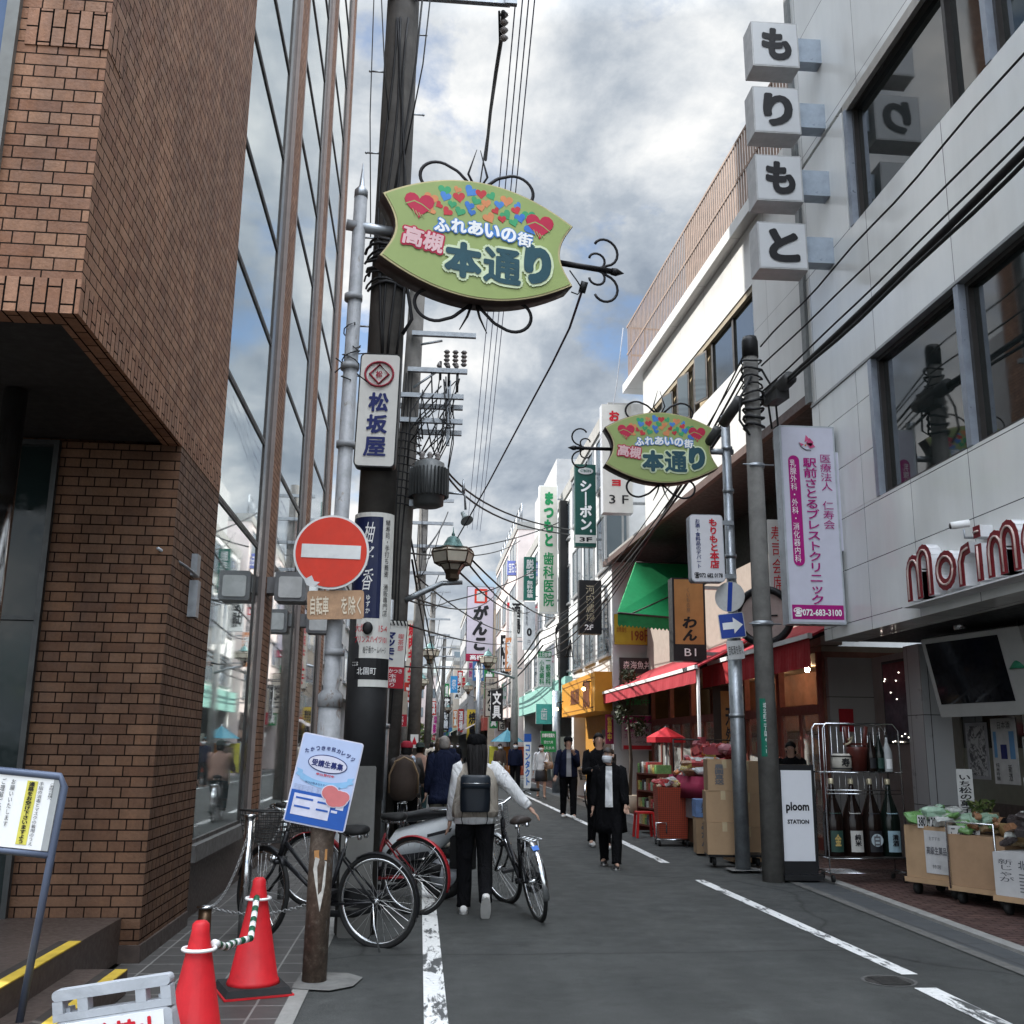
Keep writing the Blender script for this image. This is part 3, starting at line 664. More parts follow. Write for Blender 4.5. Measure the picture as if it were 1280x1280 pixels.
# wall clock on the cream wall
ck = thing('ring_clock', 'large black ring shaped clock on the cream wall behind the concrete pole', 'clock', (0,0,0))
m = MB().m(BLACK); m.tube([(math.cos(a)*.4,0,math.sin(a)*.4) for a in [2*math.pi*k/32 for k in range(32)]], .055, 8, close=True); m.build('rim', ck)
m = MB().m(M('pinkish_clock_face', (.50,.40,.36), .5)).prism([(math.cos(-2*math.pi*k/32)*.37, math.sin(-2*math.pi*k/32)*.37) for k in range(32)], .0,.03); fc = m.build('face', ck)
m = MB().m(BLACK); m.box(-.012,.012,-.01,-.004,0,.28); m.box(0,.2,-.01,-.004,-.012,.012); m.build('hands', ck)
place(ck, ony(955,770,14.75), R(-30))
# white lattice boards with lettering above the cream wall
lb = thing('hanging_lattice_sign', 'row of narrow white panels with dark red writing hanging under the soffit', 'sign', (5.6,14.5,4.6))
m = MB().m(OFFW)
for k in range(4): m.box(5.25+k*.3,5.5+k*.3,14.96,15.0,3.75,4.95)
m.build('panels', lb); m = MB().m(REDL)
for k, s_ in enumerate(('寿司会席','和食料理','地酒各種','弁当仕出')): m.text(s_, (5.29+k*.3,3.85,5.46+k*.3,4.85), 14.955, vert=True)
m.build('lettering', lb)
# ================================================================== sign builder
def sign(name, label, px, Y, depth=.2, face=OFFW, edge=GREYP, texts=(), blocks=(), rim=0., yaw=0., roll=0., cat='sign', group=None, rad=0., side=0, hang=None, bracket=None):
    """box sign; px = pixel rectangle of its front face, stood at real depth Y and real size.  texts: (string,u0,v0,u1,v1,mat,vertical[,bold[,rot[,shear]]])"""
    x0, y0, x1, y1 = px; c = ony((x0+x1)/2, (y0+y1)/2, Y)
    wd = (ony(x1,(y0+y1)/2,Y)-ony(x0,(y0+y1)/2,Y)).x; ht = (ony((x0+x1)/2,y0,Y)-ony((x0+x1)/2,y1,Y)).z
    return sign_at(name, label, c, wd, ht, depth, face, edge, texts, blocks, rim, yaw, roll, cat, group, rad, bracket)
def sign_at(name, label, c, wd, ht, depth=.2, face=OFFW, edge=GREYP, texts=(), blocks=(), rim=0., yaw=0., roll=0., cat='sign', group=None, rad=0., bracket=None):
    t = thing(name, label, cat, (0,0,0), group); a, b = wd/2, ht/2
    e = max(.002, min(.01, wd*.006))
    bd = MB().m(edge)
    if rad: bd.bev(-a,a,0,depth,-b,b,rad)
    else: bd.box(-a,a,0,depth,-b,b)
    bd.build('sign_box', t)
    f = MB().m(face)
    if rad: f.bev(-a+rim,a-rim,-e,-.0005,-b+rim,b-rim,max(.005,rad-rim))
    else: f.box(-a+rim,a-rim,-e,-.0005,-b+rim,b-rim)
    f.build('face', t)
    q = MB()
    for k, (u0,v0,u1,v1,mat) in enumerate(blocks): q.m(mat).box(-a+u0*wd,-a+u1*wd,-e*2-.0004*k,-e*1.01-.0002*k,b-v1*ht,b-v0*ht)
    if blocks: q.build('colour_panel', t)
    if texts:
        q = MB()
        for it in texts:
            s_,u0,v0,u1,v1,mat,vert = it[:7]; bold = it[7] if len(it) > 7 else .008; rot = it[8] if len(it) > 8 else 0; shear = it[9] if len(it) > 9 else 0
            q.m(mat).text(s_, (-a+u0*wd,b-v1*ht,-a+u1*wd,b-v0*ht), -e*2.6-.003, bold, vert, rot, shear)
        q.build('lettering', t)
    if bracket:
        x0, x1 = bracket; q = MB().m(STEEL)
        for z in (-b*.8, b*.8): q.box(x0,x1,depth*.4,depth*.6,z-.03,z+.03)
        q.build('bracket', t)
    place(t, c, yaw, roll); return t
# ================================================================== left steel pole and its signs
RUSTY = None
def rusty():
    t = NT('peeling_painted_pole'); o = t.obj()
    n1 = t.noise(4.5, 9, .7, t.mapv(o,(2,2,.8)), .6); z = t.n('ShaderNodeSeparateXYZ'); t.l(o, z.inputs[0])
    mr = t.n('ShaderNodeMapRange'); mr.inputs['From Min'].default_value = 2.3; mr.inputs['From Max'].default_value = .2; mr.inputs['To Min'].default_value = -.16; mr.inputs['To Max'].default_value = .17; t.l(z.outputs[2], mr.inputs['Value'])
    ad = t.n('ShaderNodeMath'); t.l(n1, ad.inputs[0]); t.l(mr.outputs[0], ad.inputs[1])
    f = t.ramp(ad.outputs[0], [(.46, 0.), (.53, 1.)])
    paint = t.ramp(t.noise(7,6,.7), [(.3,(.15,.155,.16)),(.7,(.27,.275,.285))]); rust = t.ramp(t.noise(22,7,.7), [(.3,(.05,.034,.024)),(.55,(.12,.085,.062)),(.75,(.25,.22,.18))])
    t.set(t.mix(f, paint, rust), .6, .15); t.bump(t.noise(28,5,.7), .5, .006); return t.m
RUSTY = rusty()
SP = thing('steel_sign_pole', 'grey peeling steel pole with a pointed tip carrying the nearer oval street sign', 'pole', (-.62,7.22,0))
q = MB().m(RUSTY); q.tube([(-.62,7.22,0),(-.607,7.22,1.75)],[.080,.078],24); q.build('lower_tube', SP)
q = MB().m(RUSTY); q.tube([(-.607,7.22,1.75),(-.606,7.22,1.83),(-.606,7.22,1.87),(-.565,7.22,5.6)],[.086,.086,.056,.050],22); q.build('upper_tube', SP)
q = MB().m(STEEL); q.tube([(-.565,7.22,5.6),(-.564,7.22,5.66),(-.562,7.22,5.7),(-.56,7.22,5.9)],[.052,.052,.022,.003],14); q.build('finial', SP)
q = MB().m(RUSTY)
for z in (2.45,2.1,3.6,4.2,4.75): q.cyl((-.6+.01*z/3,7.22,z),(-.6+.01*z/3,7.22,z+.045),.068,n=20)
q.split('clamp', SP)
q = MB().m(M('torn_paper', (.5,.48,.44), .8, 0, .3, 20)); q.poly([(-.645,7.136,.78),(-.57,7.15,.75),(-.575,7.15,.6),(-.6,7.14,.44),(-.63,7.138,.58),(-.655,7.14,.7)]); q.m(M('orange_tape',(.45,.22,.08),.6)).poly([(-.655,7.138,.82),(-.57,7.149,.83),(-.57,7.149,.76),(-.65,7.136,.77)]); q.build('sticker', SP)
q = MB().m(CABLE)
for k in range(7):
    a = k*1.3; z = 4.15+k*.05; q.tube([(-.58+math.cos(a+j*.7)*.065,7.22+math.sin(a+j*.7)*.065,z+j*.02*(-1)**k) for j in range(6)]+[(-.58+math.cos(a)*.14,7.22+math.sin(a)*.14,z-.05)], .005, 5)
q.build('wire_wrap', SP)
struct(MB().m(M('worn_concrete_patch',(.15,.148,.14),.85,0,.3,7,.3,40,dirt=.6)).poly([(-.74,7.0,.012),(-.5,6.93,.012),(-.36,7.05,.012),(-.31,7.3,.012),(-.42,7.44,.012),(-.55,7.46,.012),(-.73,7.38,.012)]).build('pavement'))
# no entry sign
NE = thing('no_entry_sign', 'round red no entry sign with a white bar on the peeling pole', 'sign', (0,0,0))
SRED = M('sign_red', (.50,.03,.012), .5, 0, .15, 5, dirt=.25); SWH = M('sign_white', (.55,.55,.54), .45, 0, .1, 8, dirt=.35)
def disc(r, n=48): return [(math.cos(2*math.pi*k/n)*r, math.sin(2*math.pi*k/n)*r) for k in range(n)]
MB().m(SWH).prism(disc(.262), 0,.02).build('rim', NE); MB().m(SRED).prism(disc(.247), -.004,-.0005).build('face', NE); MB().m(SWH).box(-.205,.205,-.008,-.0045,-.045,.05).build('bar', NE)
m = MB().m(M('sticker_grey',(.45,.45,.45),.5)); m.poly([(-.17,-.006,-.2),(-.12,-.006,-.17),(-.1,-.006,-.21),(-.06,-.006,-.215),(-.1,-.006,-.25),(-.15,-.006,-.24)]); m.build('torn_sticker', NE)
place(NE, ony(414,690,7.08), R(-4), R(1.5))
rp_ = M('rusted_tan_plate', (.36,.22,.13), .65, 0, .35, 7, dirt=.7); rp_l = M('faded_cream_lettering', (.55,.47,.36), .6, 0, .2)
def plate(name, label, px, Y, face, texts, thick=.006, **k): return sign(name, label, px, Y, thick, face, face, texts, rad=.02, **k)
plate('supplementary_plate', 'rust stained tan plate with faded white writing under the no entry sign', (384,738,455,774), 7.1, rp_, [('自転車',.06,.2,.38,.85,rp_l,False,.02),('を除く',.6,.2,.95,.85,rp_l,False,.015)], roll=R(-2))
# poster board on the pole
PBL = M('pale_blue_poster', (.42,.50,.70), .5, 0, .06); PRB = M('royal_blue_print', (.02,.09,.36), .5, 0, .1); LBL = M('light_blue_ribbon', (.24,.45,.68), .5); PINK = M('salmon_print', (.55,.16,.16), .5, 0, .15); LAV = M('white_lavender_print', (.58,.58,.68), .5)
pb = thing('poster_board', 'pale blue recruitment poster board tilted on the peeling steel pole', 'poster', (0,0,0)); a, b = .205, .29
MB().m(LAV).bev(-a,a,0,.008,-b,b,.02).build('board', pb); MB().m(PBL).bev(-a+.008,a-.008,-.003,-.0005,-b+.008,b-.008,.014).build('sheet', pb)
q = MB().m(PRB); q.box(-.195,.195,-.005,-.0032,-.28,-.08); q.m(LAV).box(-.17,.08,-.007,-.0052,-.235,-.1); q.box(.115,.165,-.007,-.0052,-.155,-.12); q.box(.09,.13,-.007,-.0052,-.18,-.165)
for x0,x1,z in ((-.155,-.04,-.12),(-.155,-.05,-.175),(-.01,.07,-.125),(-.01,.07,-.172)): q.m(PRB).box(x0,x1,-.009,-.0072,z-.012,z)
q.build('information_block', pb)
q = MB().m(NAVY).prism([(math.cos(2*math.pi*k/36)*.132,.115+math.sin(2*math.pi*k/36)*.058) for k in range(36)], -.006,-.0032); q.m(LAV).prism([(math.cos(2*math.pi*k/36)*.126,.115+math.sin(2*math.pi*k/36)*.052) for k in range(36)], -.008,-.0062); q.build('oval_frame', pb)
q = MB().m(LBL)
for k in range(8):
    u0, u1 = -.16+k*.04, -.12+k*.04; z0, z1 = .0+ (u0/.16)**2*.035, .0+(u1/.16)**2*.035
    q.poly([(u0,-.006,z0-.04),(u1,-.006,z1-.04),(u1,-.006,z1),(u0,-.006,z0)])
q.poly([(-.195,-.0065,.06),(-.15,-.0065,.05),(-.15,-.0065,.005),(-.195,-.0065,.02),(-.18,-.0065,.04)]); q.poly([(.195,-.0065,.06),(.18,-.0065,.04),(.195,-.0065,.02),(.15,-.0065,.005),(.15,-.0065,.05)]); q.build('ribbon', pb)
q = MB()
for r_, mat, y_ in ((1.12, LAV, -.0105), (1., PINK, -.0125)):
    q.m(mat)
    for (u, w_, rr) in ((.06,-.06,.055),(.12,-.085,.06),(.09,-.1,.05),(.15,-.07,.04)): q.prism([(u+math.cos(2*math.pi*k/20)*rr*r_, w_+math.sin(2*math.pi*k/20)*rr*.85*r_) for k in range(20)], y_-.0002*rr*100, y_+.0015)
q.build('pink_blot', pb)
q = MB().m(NAVY)
for k, ch in enumerate('たかつき市民カレッジ'):
    u = -.155+k*.0345; z = .215-(u/.16)**2*.04; q.text(ch, (u-.013,z-.014,u+.013,z+.014), -.0065, .02, rot=-u*1.6)
q.text('受講生募集', (-.105,.09,.105,.135), -.0095, .03); q.m(REDL).text('申込受付中', (-.06,.035,.06,.052), -.0065, .02); q.m(NAVY).text('学びの秋あなたも始めませんか', (-.12,-.028,.12,-.012), -.0085)
for k in range(4): q.m(M('grey_small_print',(.2,.2,.3),.5)).text('市民の皆様に開かれた学びの場として講座を開きます', (-.185,-.05-k*.0095,.03,-.044-k*.0095), -.0065)
q.build('lettering', pb)
place(pb, (ony(378,914,7.06)+ony(432,1042,7.06))/2, R(-3), R(-0.5))
pb.rotation_euler = (0, R(10.5), R(-3))
# ================================================================== oval street signs
LEAF = M('yellow_green_sign_face', (.29,.36,.13), .42, 0, .08, 3, dirt=.1); BROWNE = M('dark_brown_sign_edge', (.035,.022,.018), .5, .2, .2); GOLDR = M('pale_gold_rim', (.46,.40,.22), .4, .3)
CRIM = M('crimson_print', (.45,.02,.06), .5, 0, .08); MIDB = M('mid_blue_print', (.07,.22,.55), .5); TEAL = M('dark_teal_print', (.02,.07,.09), .5); PGRN = M('leaf_green_print', (.05,.32,.14), .5); PORG = M('orange_print', (.62,.24,.10), .5); PRED = M('red_print', (.50,.04,.05), .5); PBLU = M('blue_print', (.05,.17,.5), .5)
def oval_outline(s=1., inset=0.):
    P = []
    for k in range(21):
        u = -1+2*k/20; P.append((u*.78*s, (.26+.24*(1-abs(u)**2.0))*s))
    P = [(x, z) for x, z in P][::-1]          # right to left along the top
    left = [(-.78*s+.11*s*math.sin(math.pi*k/10), (.26-.52*k/10)*s) for k in range(1, 10)]
    bot = [(x, -z) for x, z in P[::-1]]
    right = [(.78*s-.11*s*math.sin(math.pi*k/10), (-.26+.52*k/10)*s) for k in range(1, 10)]
    return P+left+bot+right
def heart(c, s, rot=0.):
    P = []
    for k in range(24):
        t = 2*math.pi*k/24; x = 16*math.sin(t)**3; z = 13*math.cos(t)-5*math.cos(2*t)-2*math.cos(3*t)-math.cos(4*t)
        x, z = x/17*s, z/17*s; P.append((c[0]+x*math.cos(rot)-z*math.sin(rot), c[1]+x*math.sin(rot)+z*math.cos(rot)))
    return P[::-1]
def oval_sign(label):
    t = thing('oval_street_sign', label, 'sign', (0,0,0), 'oval shopping street signs on arms')
    MB().m(BROWNE, True).prism(oval_outline(1.), -.1,.1).build('sign_body', t)
    MB().m(GOLDR).prism(oval_outline(.99), -.112,-.1005).build('rim', t)
    MB().m(LEAF).prism(oval_outline(.965), -.118,-.1125).build('face', t)
    rnd = random.Random(5); q = MB(); pal = (PGRN, PORG, PRED, PBLU, MIDB, PGRN, PORG, PRED)
    k = 0
    for row, (z, n, wd) in enumerate(((.40,7,.30),(.33,8,.39),(.265,9,.44),(.21,8,.40))):
        for i in range(n):
            u = -wd+2*wd*i/(n-1)+rnd.uniform(-.018,.018); zz = z-(u/.45)**2*(.09 if row == 0 else .06)+rnd.uniform(-.012,.012)
            q.m(pal[(k*5+row*3+i) % 8]).prism(heart((u,zz), rnd.uniform(.034,.062), u*1.5+rnd.uniform(-.5,.5)), -.1195-.0001*k, -.1183); k += 1
    q.build('small_hearts', t)
    q = MB()
    for u in (-.49,.49):
        q.m(CRIM).prism(heart((u,.21), .125), -.124,-.1183)
        q.m(LEAF)
        for j in range(4): q.poly([(u-.055+j*.024,-.1245,.16-j*.012),(u-.05+j*.024,-.1245,.165-j*.012),(u-.028+j*.024,-.1245,.115-j*.004),(u-.034+j*.024,-.1245,.11-j*.004)])
        q.poly([(u-.11,-.1245,.2),(u-.04,-.1245,.235),(u+.02,-.1245,.215),(u+.09,-.1245,.17),(u+.088,-.1245,.162),(u+.02,-.1245,.205),(u-.04,-.1245,.225),(u-.108,-.1245,.19)])
    q.build('hand_hearts', t)
    q = MB()
    for dx, (mat, y, bo) in enumerate(((MIDB,-.126,.13),(WHL,-.130,.035))):
        for k, ch in enumerate('ふれあいの街'):
            u = -.31+k*.135; z = .085-(u/.38)**2*.03; e = .008 if dx == 0 else 0; q.m(mat).text(ch, (u-.062-e,z-.06-e,u+.062+e,z+.06+e), y-.0003*k, bo, rot=-u*.25)
    for mat, y, bo, e in ((CRIM,-.126,.12,.014),(M('pale_pink_print',(.68,.45,.46),.5),-.130,.03,0)):
        for k, ch in enumerate('高槻'):
            u = -.53+k*.16; z = -.07-k*.022; q.m(mat).text(ch, (u-.08-e,z-.08-e,u+.08+e,z+.08+e), y-.0003*k, bo, rot=-.14)
    for mat, y, bo, e in ((M('pale_green_halo',(.60,.68,.45),.5),-.126,.13,.022),(TEAL,-.131,.075,0)):
        for k, (ch, u, wd, hh, z) in enumerate((('本',-.13,.15,.15,-.2),('通',.185,.155,.15,-.2),('り',.475,.115,.17,-.14))):
            q.m(mat).text(ch, (u-wd-e,z-hh-e,u+wd+e,z+hh+e), y-.0003*k, bo if e else {'本': .052, '通': .03}.get(ch, bo))
    q.build('lettering', t)
    q = MB().m(IRON)
    for s_ in (1,-1):      # scrolls over and under the board
        for z_ in (1,-1):
            c0 = (s_*.34,0,z_*.52)
            P = [(s_*.03,0,z_*.5)]+[(s_*(.10+.10*k/4),0,z_*(.56+.08*math.sin(k/4*1.4))) for k in range(1,4)]
            sp_ = spiral((s_*.36,0,z_*.56), .15, .075, 0, 1, 20); ang = [math.pi*.62-k*(1.25*math.pi)/16 for k in range(17)]
            P += [(s_*.33+s_*math.cos(a)*(.16-.0025*k),0,z_*.53+z_*math.sin(a)*(.15-.003*k)) for k, a in enumerate(ang)]
            q.tube(P, (.014,.006), 8)
    for s_ in (1,-1): q.tube([(s_*.015,0,.5),(s_*.08,0,.62),(s_*.015,0,.85)], [.011,.010,.003], 6); q.tube([(s_*.02,0,-.5),(s_*.05,0,-.6),(s_*.11,0,-.72)], [.011,.010,.004], 6)
    q.split('scroll', t)
    q = MB().m(IRON); q.cyl((.66,0,-.02),(1.22,0,-.02),.024,n=12); q.tube([(1.16,0,-.02),(1.2,0,-.02),(1.27,0,-.02)],[.03,.034,.003],10); q.build('spear_arm', t)
    q = MB().m(IRON)
    for z_ in (1,-1):
        q.tube([(1.0,0,-.02),(1.1,0,-.02+z_*.03)]+[(1.09+math.cos(R(-80)+a)*(.14-.012*k/3),0,-.02+z_*(.17+math.sin(R(-80)+a)*(.13-.008*k/3))) for k, a in enumerate([i*.33 for i in range(13)])], (.012,.007), 7)
        q.tube([(1.02+math.cos(a)*(.09-.003*k),0,-.02+z_*(.08+math.sin(a)*(.08-.003*k))) for k, a in enumerate([i*.4-1.4 for i in range(12)])], (.011,.006), 7)
    q.split('spear_scroll', t)
    q = MB().m(STEEL); q.cyl((-1.02,0,.0),(-.6,0,.0),.042,n=14); q.build('arm', t)
    return t
OS = oval_sign('larger, nearer green oval sign with hearts reaching over the street from the peeling pole')
OS2 = copy_tree(OS); OS2['label'] = 'smaller looking green oval sign with hearts on the right, before the white building'
c1 = (ony(476,289,7.25)+ony(707,326,7.58))/2
place(OS, c1, R(12.5), R(0.5))
place(OS2, ony(825,562,13.22), 0)
# the farther sign reaches left from its pole: swap the arm and the spear ends
for q in children(OS2):
    if q.name.split('.')[0] in ('spear_arm','spear_scroll','arm'): q.scale = (-1,1,1)
# ================================================================== left concrete pole
CPx, CPy = -.455, 9.0
LP = thing('utility_pole', 'thick dark concrete utility pole just behind the peeling steel pole', 'pole', (CPx,CPy,0), 'concrete utility poles')
DARKC = M('dark_stained_concrete', (.048,.043,.038), .85, 0, .35, 4, .4, 40, dirt=.6)
MB().m(DARKC).tube([(CPx-.01,CPy,0),(CPx+.10,CPy,10.8)],[.170,.158],28).build('shaft', LP)
q = MB().m(M('black_wrap_sheet', (.022,.022,.023), .55, 0, .3, 4, .3, 20)); q.tube([(CPx,CPy,1.05),(CPx+.01,CPy,2.6)],[.178,.176],28); q.build('wrap', LP)
q = MB().m(M('dusty_grey_cover',(.13,.128,.12),.7,0,.25,3,.2,30,dirt=.5)); q.bev(CPx-.14,CPx+.12,CPy-.21,CPy-.1,.0,1.33,.02); q.build('base_cover', LP)
q = MB().m(STEEL); q.box(CPx-.1,CPx+1.15,CPy-.16,CPy-.1,8.76,8.86); q.build('crossarm', LP)
q = MB().m(STEEL)
for k in range(9):
    z = 5.3+k*.45; s_ = 1 if k % 2 else -1; q.cyl((CPx+.05+s_*.1,CPy,z),(CPx+.05+s_*.27,CPy,z),.009,n=6); q.ball((CPx+.05+s_*.27,CPy,z),.014,6,4)
q.split('step_bolt', LP)
q = MB().m(CABLE)
for k in range(5):
    u = CPx-.02+k*.045; q.tube([(u+.05*math.sin(z*1.7+k),CPy-.16-.004*k,z) for z in [4.9+.3*i for i in range(13)]], .011, 6)
for k in range(10):
    z = 5.65+.05*k+random.uniform(-.02,.02); q.tube([(CPx+.04+math.cos(a)*(.18+.02*(k%3)),CPy+math.sin(a)*.19,z+.02*math.sin(3*a+k)) for a in [R(180)+i*R(22) for i in range(9)]], random.uniform(.008,.016), 6)
q.tube([(CPx+.2,CPy-.1,5.2),(CPx+.28,CPy-.1,5.35),(CPx+.2,CPy-.14,5.8),(CPx+.06,CPy-.17,6.4)], .018, 6); q.tube([(CPx+.28,CPy-.16,8.9),(CPx+.23,CPy-.16,8.0),(CPx+.15,CPy-.17,7.2),(CPx+.02,CPy-.17,6.2)], .010, 6)
q.tube([(CPx+.36,CPy-.16,8.9),(CPx+.3,CPy-.16,8.0),(CPx+.16,CPy-.17,7.0)], .007, 6)
q.build('cable_bundle', LP)
q = MB().m(CABLE); q.tube([(CPx-.22,CPy,9),(CPx-.2,CPy,7.5),(CPx-.14,CPy,6.2)], .006, 5); q.build('side_wire', LP)
# matsuzakaya style pole sign
ms = sign('pole_sign', 'white rounded sign with a red diamond crest and three blue characters', (446,441,498,583), 8.72, .12, OFFW, BLACK, [('松',.27,.35,.76,.52,NAVY,False,.035),('坂',.25,.545,.76,.71,NAVY,False,.035),('屋',.22,.74,.76,.91,NAVY,False,.022)], rim=.012, rad=.045, yaw=R(-4), roll=R(1.3))
q = MB().m(M('dull_red_print',(.30,.03,.05),.5)); q.tube([(math.cos(2*math.pi*k/32)*.125-.005,-.012,.33+math.sin(2*math.pi*k/32)*.115) for k in range(32)], .010, 6, close=True); q.tube([(-.005,-.012,.42),(.08,-.012,.33),(-.005,-.012,.24),(-.09,-.012,.33)], .011, 6, close=True); q.text('松', (-.035,.3,.025,.36), -.014, .04); q.build('crest', ms)
# curved wrap advertisement
wa = thing('pole_advertisement', 'tall navy and white wrap advertisement curved round the dark concrete pole', 'sign', (CPx,CPy,2.6))
zt, zb_ = 3.49, 1.98
def curved(mb, u0, u1, z0, z1, r):     # u in radians around the pole, 0 = facing the camera
    n = 10
    for k in range(n):
        a, b = u0+(u1-u0)*k/n, u0+(u1-u0)*(k+1)/n
        P = [(CPx+.02+math.sin(t)*r, CPy-math.cos(t)*r) for t in (a, b)]
        mb.smooth = True; b0 = len(mb.v); mb.v += [Vector((*P[0],z0)),Vector((*P[1],z0)),Vector((*P[1],z1)),Vector((*P[0],z1))]; mb._f([b0,b0+1,b0+2,b0+3])
def ctext(mb, body, u0, u1, z0, z1, r, vert=True, bold=.01, shear=0):
    k0 = len(mb.v); mb.text(body, (u0*r,z0,u1*r,z1), 0, bold, vert, 0, shear)
    for i in range(k0, len(mb.v)): v = mb.v[i]; t = v.x/r; r2 = r-v.y; mb.v[i] = Vector((CPx+.02+math.sin(t)*r2, CPy-math.cos(t)*r2, v.z))
q = MB().m(OFFW); curved(q,-1.5,1.15,zb_,zt,.183); q.build('panel', wa)
DNAVY = M('deep_navy_print', (.010,.016,.06), .35); q = MB().m(DNAVY); curved(q,-1.48,.42,2.56,3.45,.1845); q.m(BLACK); curved(q,-1.45,1.1,2.04,2.22,.1845); q.build('colour_panel', wa)
q = MB().m(WHL); ctext(q,'柚子香',-.5,.05,2.80,3.40,.1865,True,.0,.3); ctext(q,'ゆずか',-.25,-.05,2.6,2.76,.1865); ctext(q,'北園町',-.55,.35,2.08,2.14,.1865,False); ctext(q,'ここは',-.85,-.5,2.155,2.19,.1865,False)
q.m(INK); ctext(q,'鯖寿司・手打ち蕎麦　通販専門店',.55,.82,2.58,3.43,.1865); q.m(REDL); ctext(q,'大畑町　15-4',-.75,.85,2.44,2.51,.1865,False); ctext(q,'プリンスハイツ101',-.75,.85,2.35,2.41,.1865,False); q.m(INK); ctext(q,'柚子香ホームページ',-.3,.85,2.26,2.32,.1865,False)
q.build('lettering', wa)
MB().m(BLACK).ball((CPx,CPy-.21,2.47),(.045,.02,.055),12,8).build('knob', wa)
# ================================================================== second pole with transformer and lantern
P2y = 16.0
def p2x(z): return -.48+.027*z
U2 = thing('utility_pole', 'slimmer concrete utility pole with a transformer and four crossarms farther left', 'pole', (p2x(0),P2y,0), 'concrete utility poles')
MB().m(CONC).tube([(p2x(0),P2y,0),(p2x(9),P2y,9.0)],[.19,.13],24).build('shaft', U2)
for i, (z, x0, x1) in enumerate(((8.05,-.3,.75),(7.42,-.35,.62),(6.98,-.5,.57),(6.9,-.5,.57),(6.56,-.5,.56),(6.46,-.5,.56))):
    MB().m(STEEL).box(x0,x1,P2y-.24+(.3 if i in (3,5) else 0),P2y-.16+(.3 if i in (3,5) else 0),z,z+.075).build('crossarm', U2)
q = MB().m(STEEL); q.tube([(-.15,P2y-.2,7.9),(.2,P2y-.2,7.98)],.02,6); q.tube([(-.25,P2y-.2,7.15),(.1,P2y-.2,7.42)],.02,6); q.box(.3,.36,P2y-.2,P2y-.14,6.2,7.3); q.split('brace', U2)
PORC = M('grey_porcelain', (.22,.20,.19), .25)
q = MB()
for k in range(3):
    x = .28+k*.14
    for j in range(4): q.m(PORC).lathe([(.03,0),(.055,.03),(.03,.06)], (x,P2y-.2,7.76-j*.07), 10)
    q.m(BLACK).cyl((x-.1,P2y-.2,7.62-.1*k),(x-.1,P2y-.2,7.3-.1*k),.022,n=8); q.m(PORC).lathe([(.02,0),(.045,.04),(.02,.1)],(x-.12,P2y-.2,7.5),10)
q.split('insulator', U2)
q = MB().m(CABLE)
rnd = random.Random(3)
for k in range(26):
    a = Vector((rnd.uniform(-.3,.5), P2y-.25+rnd.uniform(-.05,.25), rnd.uniform(6.6,7.5))); b = Vector((rnd.uniform(-.3,.35), P2y-.3+rnd.uniform(-.1,.2), rnd.uniform(5.7,6.5)))
    m_ = (a+b)/2+Vector((rnd.uniform(-.2,.2),rnd.uniform(-.2,.1),rnd.uniform(-.3,.1))); q.tube([a,a.lerp(m_,.6),m_,m_.lerp(b,.5),b], rnd.uniform(.006,.014), 5)
for k in range(3): q.tube([(p2x(z)-.1+.06*k+.015*math.sin(z*2+k),P2y-.19,z) for z in [.4+.5*i for i in range(15)]], .011, 5)
for k in range(10): q.tube([(p2x(6.3)+math.cos(a)*.22,P2y+math.sin(a)*.22,5.2+.13*k+.03*math.sin(2*a)) for a in [i*.5 for i in range(13)]], .012, 5)
q.build('cable_tangle', U2)
tr = MB().m(M('grey_transformer_paint', (.12,.125,.125), .5, .2, .2, 6, dirt=.4)); cT = (.05,P2y-.42,5.12)
tr.lathe([(.17,0),(.235,.03),(.235,.16),(.262,.17),(.262,.62),(.235,.64),(.235,.7),(.12,.76),(.0,.77)], cT, 28)
T_ = tr.build('transformer', U2)
q = MB().m(M('dark_transformer_fin', (.05,.052,.052), .5))
for k in range(30):
    a = 2*math.pi*k/30; mtx = Matrix.Translation(cT) @ Matrix.Rotation(a,4,'Z'); s0 = len(q.v); q.box(.255,.315,-.006,.006,.16,.6); q.xf(mtx, s0)
q.build('cooling_fins', T_); q = MB().m(STEEL); q.box(-.25,.0,P2y-.35,P2y-.2,5.15,5.25); q.box(-.25,.0,P2y-.35,P2y-.2,5.7,5.78); q.build('hanger', T_)
q = MB().m(PORC)
for k in range(3): q.lathe([(.03,0),(.05,.03),(.03,.06),(.05,.09),(.02,.14)], (cT[0]-.12+k*.12,cT[1]-.05,cT[2]+.74), 10)
q.split('bushing', T_)
CREAM = M('cream_lantern_glass', (.66,.60,.49), .4, 0, .1); VERD = M('verdigris_copper', (.09,.17,.16), .5, .3, .2); LBR = M('bronze_lantern_frame', (.09,.062,.042), .45, .5, .2)
